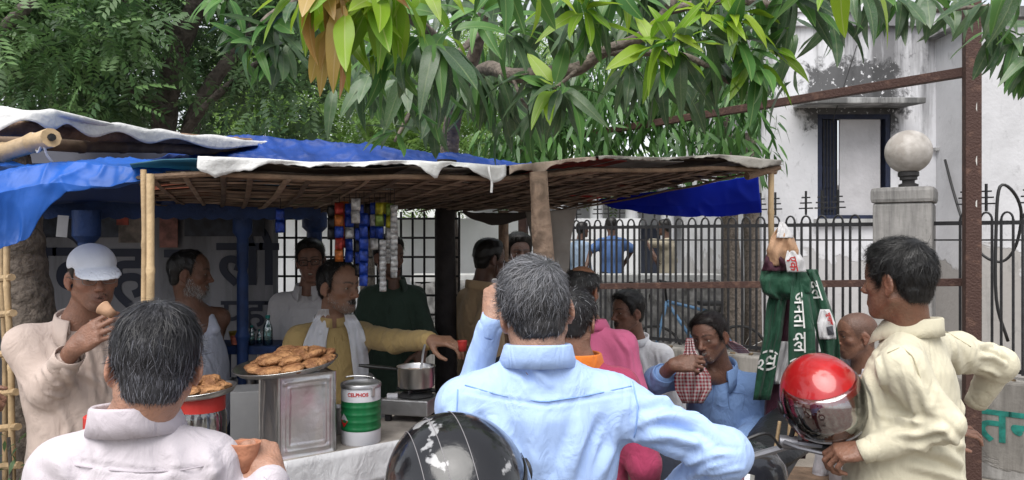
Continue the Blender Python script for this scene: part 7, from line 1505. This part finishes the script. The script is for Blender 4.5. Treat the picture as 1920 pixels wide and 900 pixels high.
# -- pink and orange
kd = 1.25
p10, hf10, tf10, c10, s10 = person('balding man in bright pink shirt standing behind the sky blue shirt', PK(1090, 548, 2.78), 330, -6, 3, .98, PK(1106, 612, 2.76), 330, (4, 0), .205, 1.1, 1., {'R': dict(hand=False), 'L': dict(hand=False)},
    dict(skin=(0.333, 0.160, 0.095), hair=dict(col=(.02, .018, .018), gray=(.3, .3, .3), gp=.12, n=3500, len=.02, th=.007, top=.0, recede=.02, bald=((0, .01, .125), (.062, .09, .062)), scalp=.75)), cloth('pink_shirt', (.66, .15, .29), .04, wr=.3), collar_kw=dict(h=.03), trousers=GREYT, seed=23, sres=.007, eyes=False, folds=[fd([(1150, 620), (1180, 660), (1190, 720)], .016, .006), fd([(1190, 780), (1195, 840), (1190, 900)], .016, .006)])
p11, hf11, tf11, c11, s11 = person('dark haired man with orange neck cloth between the blue and pink shirts', P(1075, 606, 2.62), 338, -8, 0, .93, P(1086, 682, 2.63), 340, (6, 0), .19, 1., 1., {'R': dict(hand=False), 'L': dict(hand=False)},
    dict(skin=(0.307, 0.166, 0.116), hair=dict(col=(.014, .012, .014), gray=(.25, .25, .26), gp=.1, n=5000, len=.026, th=.008, top=.006)), cloth('crimson_shirt', (.34, .04, .10), .06, wr=.5), collar_kw=dict(m=cloth('orange_cloth', (.72, .19, .025), .06, wr=.5), h=.036, leaf=.085, rx=.074, ry=.086, zoff=.012), trousers=GREYT, seed=25, sres=.007, eyes=False)
# -- seated man in white
kd = 1.25
p13, hf13, tf13, c13, s13 = person('seated man in white shirt with open mouth in front of the railing', PK(1178, 588, 3.46), 118, -2, 0, .98, PK(1192, 640, 3.5), 150, (-4, 0), .20, 1., 1., {'L': dict(hand=False), 'R': dict(hand=False)},
    dict(skin=(0.230, 0.113, 0.075), mouth=.008, nose=1.1, hair=dict(col=HK, n=2500, len=.03, th=.011, top=.012), beard=[mous(n=300)], paint=[((0, .1, -.0475), (.028, .03, .007), (.03, .022, .018), .85), ((-.062, .03, .03), (.02, .03, .02), (.25, .2, .17), .3)]), cloth('white_shirt', (.75, .75, .78), .03, wr=.4), collar_kw=dict(gap=50, band=True, h=.026), trousers=cloth('white_pyjama', (.55, .55, .57)), legs={'L': (PK(1300, 900, 3.1), Vector((PK(1290, 0, 3.05).x, 3.05, .1))), 'R': (PK(1150, 900, 3.1), Vector((PK(1160, 0, 3.05).x, 3.05, .1)))}, seed=27, sres=.0075, res=.005, folds=[fd([(1200, 660), (1210, 690), (1200, 720)], .014, .005), fd([(1230, 660), (1235, 690), (1230, 720)], .012, .005)])
# -- seated man drinking, light blue shirt
kd = 1.22
M_lb = cloth('mid_blue_shirt', (.19, .31, .57), .06, wr=.55)
fo = [fd([(1345, 720), (1340, 760), (1330, 800)], .012, .004, -1), fd([(1365, 740), (1390, 730), (1405, 760)], .010, .004, -1), fd([(1380, 790), (1350, 800), (1330, 815)], .016, .007), fd([(1400, 700), (1415, 740), (1410, 790)], .016, .006), fd([(1380, 770), (1400, 790), (1390, 815)], .014, .006), fd([(1300, 720), (1310, 770), (1300, 810)], .016, .006), fd([(1240, 690), (1255, 715), (1250, 735)], .012, .006), fd([(1260, 680), (1270, 700), (1268, 725)], .012, .006), fd([(1225, 700), (1245, 725), (1265, 730)], .012, .006)]
p14, hf14, tf14, c14, s14 = person('seated man in mid blue shirt sipping tea with a red checked scarf', PK(1332, 634, 2.96), 138, -10, 6, .98, PK(1352, 696, 3.02), 152, (-14, 0), .205, 1.05, 1., {'R': dict(elbow=PK(1232, 714, 2.80), wrist=PK(1262, 684, 2.68), sleeve=.28, ar=1.12, cl=.05, hand=dict(fingers=(.85, -.25, .12), back=(-.2, -.8, .5), curl=((35, 50, 30), (38, 52, 30), (42, 52, 32), (45, 52, 32)), thumb=((.5, .5, -.6), (.75, .2, -.65), (.85, 0, -.5)))), 'L': dict(elbow=PK(1425, 800, 2.98), wrist=PK(1372, 838, 2.78), sleeve=.85, ar=1.08, hand=dict(fingers=(-.7, -.4, -.4), back=(.2, -.6, .8)))},
    dict(skin=(0.218, 0.109, 0.075), nose=1.1, jaw=.95, hair=dict(col=(.016, .010, .009), n=4000, len=.03, th=.008, top=.007, comb=(.9, .4, 0)), beard=[mous((.08, .07, .06), .4, 300, .008), dict(mask=[((0, .075, -.092), (.04, .04, .03))], col=(.2, .19, .18), gp=.5, n=250, len=.005)], paint=[((0, .075, -.09), (.05, .045, .035), (.13, .085, .07), .4), ((.06, .025, .02), (.02, .025, .02), (.3, .27, .25), .35)]), M_lb, collar_kw=dict(gap=70, h=.03, leaf=.06, pt=.05), trousers=NAVY, legs={'R': (PK(1250, 880, 2.6), Vector((PK(1245, 0, 2.55).x, 2.55, .1))), 'L': (PK(1390, 930, 2.5), Vector((PK(1400, 0, 2.5).x, 2.45, .1)))}, seed=29, sres=.006, gaze=(.3, .9, -.3), shl={'R': PK(1290, 702, 2.93)})
# checked scarf
M_chk = bpy.data.materials.new('red_white_check'); M_chk.use_nodes = True; t = M_chk.node_tree; L = t.links.new; at = t.nodes.new('ShaderNodeAttribute'); at.attribute_name = 'UVW'; ck = t.nodes.new('ShaderNodeSeparateXYZ'); L(at.outputs['Vector'], ck.inputs[0]); sm_ = []
for i in (0, 1):
    a_ = t.nodes.new('ShaderNodeMath'); a_.operation = 'MULTIPLY'; a_.inputs[1].default_value = 62; L(ck.outputs[i], a_.inputs[0]); b_ = t.nodes.new('ShaderNodeMath'); b_.operation = 'FRACT'; L(a_.outputs[0], b_.inputs[0]); c_ = t.nodes.new('ShaderNodeMath'); c_.operation = 'LESS_THAN'; c_.inputs[1].default_value = .5; L(b_.outputs[0], c_.inputs[0]); sm_.append(c_)
a_ = t.nodes.new('ShaderNodeMath'); a_.operation = 'ADD'; L(sm_[0].outputs[0], a_.inputs[0]); L(sm_[1].outputs[0], a_.inputs[1]); b_ = t.nodes.new('ShaderNodeMath'); b_.operation = 'MULTIPLY'; b_.inputs[1].default_value = .5; L(a_.outputs[0], b_.inputs[0])
mx = t.nodes.new('ShaderNodeMix'); mx.data_type = 'RGBA'; mx.inputs[6].default_value = (.62, .58, .58, 1); mx.inputs[7].default_value = (.30, .012, .03, 1); L(b_.outputs[0], mx.inputs['Factor']); L(mx.outputs[2], t.nodes['Principled BSDF'].inputs['Base Color']); t.nodes['Principled BSDF'].inputs['Roughness'].default_value = .85
drape(p14, c14, [(1287, 1299, 634), (1284, 1304, 658), (1272, 1320, 686), (1264, 1332, 706), (1266, 1334, 730), (1280, 1318, 756)], M_chk, depth=[x * kd for x in (2.90, 2.84, 2.79, 2.75, 2.74, 2.76)], per=3.2, amp=.018, off=0, seed=2, nu=30)
drape(p14, c14, [(1362, 1376, 640), (1366, 1392, 648), (1374, 1402, 656), (1384, 1406, 662)], M_chk, depth=[x * kd for x in (3.02, 3.04, 3.06, 3.08)], per=1.2, amp=.006, off=0, seed=3)
cup_at('tea_glass', PK(1312, 674, 2.70) + V(0, 0, -.022), .015, .021, .05, clear('tea_glass', (.75, .6, .45), .3), 'small tea glass at the lips of the seated man', 'cup', (R(-55), 0))
# -- shaven man
kd = 1.15
p15, hf15, tf15, c15, s15 = person('man with shaven head and white cloth behind the red helmet', PK(1608, 632, 3.22), 88, -4, 0, .98, PK(1620, 694, 3.24), 110, (0, 0), .2, 1.05, 1., {'L': dict(hand=False), 'R': dict(hand=False)},
    dict(skin=(0.211, 0.104, 0.068), hair=dict(col=(.06, .035, .028), th=.0012, top=0, n=0, lump=.0003, scalp=.55), nose=1.08, paint=[((0, .08, -.08), (.05, .04, .04), (.10, .055, .04), .35)]), cloth('white_cloth', (.60, .58, .62), .03, wr=.5), collar_kw=dict(gap=80, h=.02, leaf=.03, band=True), trousers=GREYT, seed=31, sres=.008, res=.005)
drape(p15, c15, [(1570, 1590, 655), (1566, 1600, 675), (1560, 1604, 700), (1560, 1604, 730)], M_scf, off=.015, per=2.5, amp=.008)
# -- man in the cream shirt
kd = 1.12
M_crm = cloth('cream_shirt', (.57, .53, .405), .03, wr=.3, stripe=((.50, .46, .33), 220, .35, .12))
fo = [fd([(1672, 640), (1700, 652), (1718, 690), (1722, 740)], .007, .0025, -1, .005), fd([(1730, 560), (1742, 620), (1750, 700)], .006, .0015, -1, .004), fd([(1700, 690), (1730, 740), (1750, 780)], .018, .007), fd([(1690, 700), (1712, 750), (1722, 800)], .014, .006), fd([(1660, 780), (1700, 790), (1760, 800)], .016, .007), fd([(1680, 815), (1720, 812), (1770, 806)], .014, .007), fd([(1700, 835), (1740, 825), (1775, 812)], .012, .005, -1), fd([(1620, 700), (1640, 740), (1650, 790)], .018, .007), fd([(1640, 660), (1650, 700), (1665, 760)], .014, .005),
      fd([(1830, 620), (1860, 630), (1885, 655)], .014, .007), fd([(1835, 645), (1862, 648), (1888, 668)], .012, .006), fd([(1838, 668), (1862, 670), (1885, 685)], .012, .006), fd([(1838, 690), (1858, 695), (1872, 705)], .011, .006), fd([(1840, 656), (1865, 660), (1885, 675)], .008, .004, -1), fd([(1720, 840), (1770, 850), (1820, 880)], .02, .008), fd([(1700, 870), (1760, 885), (1810, 905)], .018, .007), fd([(1790, 640), (1800, 720), (1810, 800)], .022, .005), fd([(1765, 800), (1790, 830), (1830, 845)], .016, .006)]
p16, hf16, tf16, c16, s16 = person('man in cream shirt standing with one hand on the motorcycle handlebar', PK(1686, 532, 2.02), 35, -2, 0, 1.0, PK(1708, 622, 2.05), 38, (2, 0), .215, 1.26, 1.05,
    {'L': dict(elbow=PK(1772, 795, 1.86), wrist=PK(1632, 842, 1.93), sleeve=.92, ar=.96, cl=.055, hand=dict(fingers=(-.92, .30, -.2), back=(-.1, -.45, .9), curl=((38, 52, 35), (42, 55, 38), (46, 56, 40), (50, 56, 40)), thumb=((.6, .55, -.4), (.9, .25, -.35), (.95, .0, -.3)))), 'R': dict(elbow=PK(1873, 682, 2.26), wrist=PK(1832, 752, 2.34), sleeve=.85, ar=.98, hand=False)},
    dict(skin=(0.205, 0.100, 0.065), fat=.004, hair=dict(col=(.010, .009, .009), n=12000, len=.032, th=.007, top=.010, lump=.003, w=.0011, rnd=.3, lift=.2, whorl=(-.01, -.055, .12), res=.005)), M_crm, folds=fo, collar_kw=dict(h=.034, leaf=.05, tilt=10, zoff=.014, gap=40, rx=.072, ry=.078, pt=.035), trousers=BROWNT, seed=33, res=.0045, sres=.0058, eyes=True, shl={'L': PK(1690, 690, 1.90), 'R': PK(1792, 660, 2.2)}, wr=.003)
# -- people in the yard, and two bystanders of whom only a hand shows
BGA = {'L': dict(hand=False), 'R': dict(hand=False)}
person('man in blue shirt standing with his back turned beyond the railing', P(1146, 424, 10.9), 5, 0, 0, 1., None, 5, o=dict(skin=(0.128, 0.067, 0.048), hair=dict(col=HK, n=300, th=.012, res=.012)), shirt=cloth('yard_blue_shirt', (.085, .16, .36)), trousers=NAVY, seed=41, sres=.016, res=.011, eyes=False, arms={'L': dict(elbow=P(1108, 470, 10.8), wrist=P(1096, 510, 10.6), sleeve=-1), 'R': dict(elbow=P(1186, 468, 10.9), wrist=P(1172, 492, 11), sleeve=-1)})
person('man in pale striped shirt beside the blue shirt man beyond the railing', P(1245, 428, 11.2), 70, 0, 0, 1., None, 60, o=dict(skin=(0.128, 0.067, 0.048), hair=dict(col=HK, n=300, th=.012, res=.012)), shirt=cloth('yard_cream_shirt', (.42, .37, .28)), trousers=NAVY, seed=42, sres=.016, res=.011, eyes=False, arms={'L': dict(elbow=P(1215, 455, 11), wrist=P(1226, 478, 10.9), sleeve=-1), 'R': dict(hand=False)})
person('man in pale blue shirt at the left of the group beyond the railing', P(1092, 432, 11.6), 300, 0, 0, 1., None, 300, o=dict(skin=(0.128, 0.067, 0.048), hair=dict(col=HK, n=300, th=.012, res=.012)), shirt=cloth('yard_pale_blue_shirt', (.25, .33, .45)), trousers=NAVY, seed=43, sres=.016, res=.011, eyes=False, arms=BGA)
person('bystander at the left edge of whom only a hand shows', P(-190, 520, 2.75), 270, 0, 0, 1., None, 260, o=dict(skin=(0.256, 0.133, 0.088), hair=dict(col=HK, n=200, res=.012)), shirt=cloth('bystander_shirt', (.2, .12, .1)), trousers=NAVY, seed=44, sres=.014, res=.0065, eyes=False, arms={'R': dict(elbow=P(-170, 790, 2.55), wrist=P(-72, 742, 2.5), hand=dict(fingers=(1, 0, -.1), back=(0, -.6, .8), curl=GRIP)), 'L': dict(hand=False)})
person('bystander hidden behind the cream shirt of whom only a hand shows', P(1725, 700, 2.75), 200, 0, 0, 1., None, 200, o=dict(skin=(0.282, 0.146, 0.102), hair=dict(col=HK, n=200, res=.012)), shirt=cloth('hidden_shirt', (.12, .12, .14)), trousers=NAVY, seed=45, sres=.014, res=.0065, eyes=False, arms={'L': dict(elbow=P(1700, 850, 2.75), wrist=P(1752, 806, 2.66), hand=dict(fingers=(1, -.1, .1), back=(0, -.5, .85), curl=((20, 30, 20),) * 4)), 'R': dict(hand=False)})
# seat for the seated men
b = MB(); q = P(1290, 450, 3.95); b.box((1.5, .5, .05), T(P(1285, 0, 3.95).x, 3.95, .44, R(-12)), .006); st2 = thing('wooden_bench', 'plain wooden bench under the seated men in white and blue', 'bench', (q.x, 3.95, 0)); b.build('seat', M_bamd, st2)
for i in (-1, 1):
    for j in (-1, 1): b = MB(); b.box((.05, .05, .41), Matrix.Translation((P(1285, 0, 3.95).x, 3.95, 0)) @ Matrix.Rotation(R(-12), 4, 'Z') @ Matrix.Translation((i * .68, j * .2, .205))); b.build('leg', M_bamd, st2)

def seam(root, sdf, lines, m, r=.0016):
    for i, ln in enumerate(sdf.fold_lines([fd(x) for x in lines])):
        q = ln[0]; q = q[np.concatenate([[True], np.linalg.norm(np.diff(q, axis=0), axis=1) < .12])]
        if len(q) > 3: b = MB(); b.tube([Vector(p.tolist()) for p in q], r, 5); b.build('seam', m, root, 'all')
kd = 1.
seam(p9, c9, [[(872, 722), (940, 742), (1020, 754), (1100, 742), (1184, 724)], [(1186, 716), (1196, 760), (1192, 810), (1180, 850)], [(858, 730), (856, 780), (862, 830)]], mat('blue_seam', (.20, .33, .62), .8))
seam(p2, c2_, [[(110, 868), (190, 880), (260, 886), (340, 882), (400, 870)]], mat('white_seam', (.42, .38, .42), .8))
seam(p16, c16, [[(1664, 662), (1690, 650), (1712, 668), (1726, 710), (1730, 760)], [(1722, 600), (1780, 625), (1820, 650)]], mat('cream_seam', (.42, .38, .26), .8))
seam(p5, c5, [[(626, 625), (630, 660), (628, 700)], [(640, 622), (645, 660), (642, 700)]], mat('mustard_seam', (.26, .17, .06), .8))
seam(p14, c14, [[(1340, 715), (1335, 760), (1326, 800)], [(1364, 735), (1368, 768), (1392, 770), (1398, 738), (1364, 735)]], mat('mid_blue_seam', (.12, .2, .4), .8))
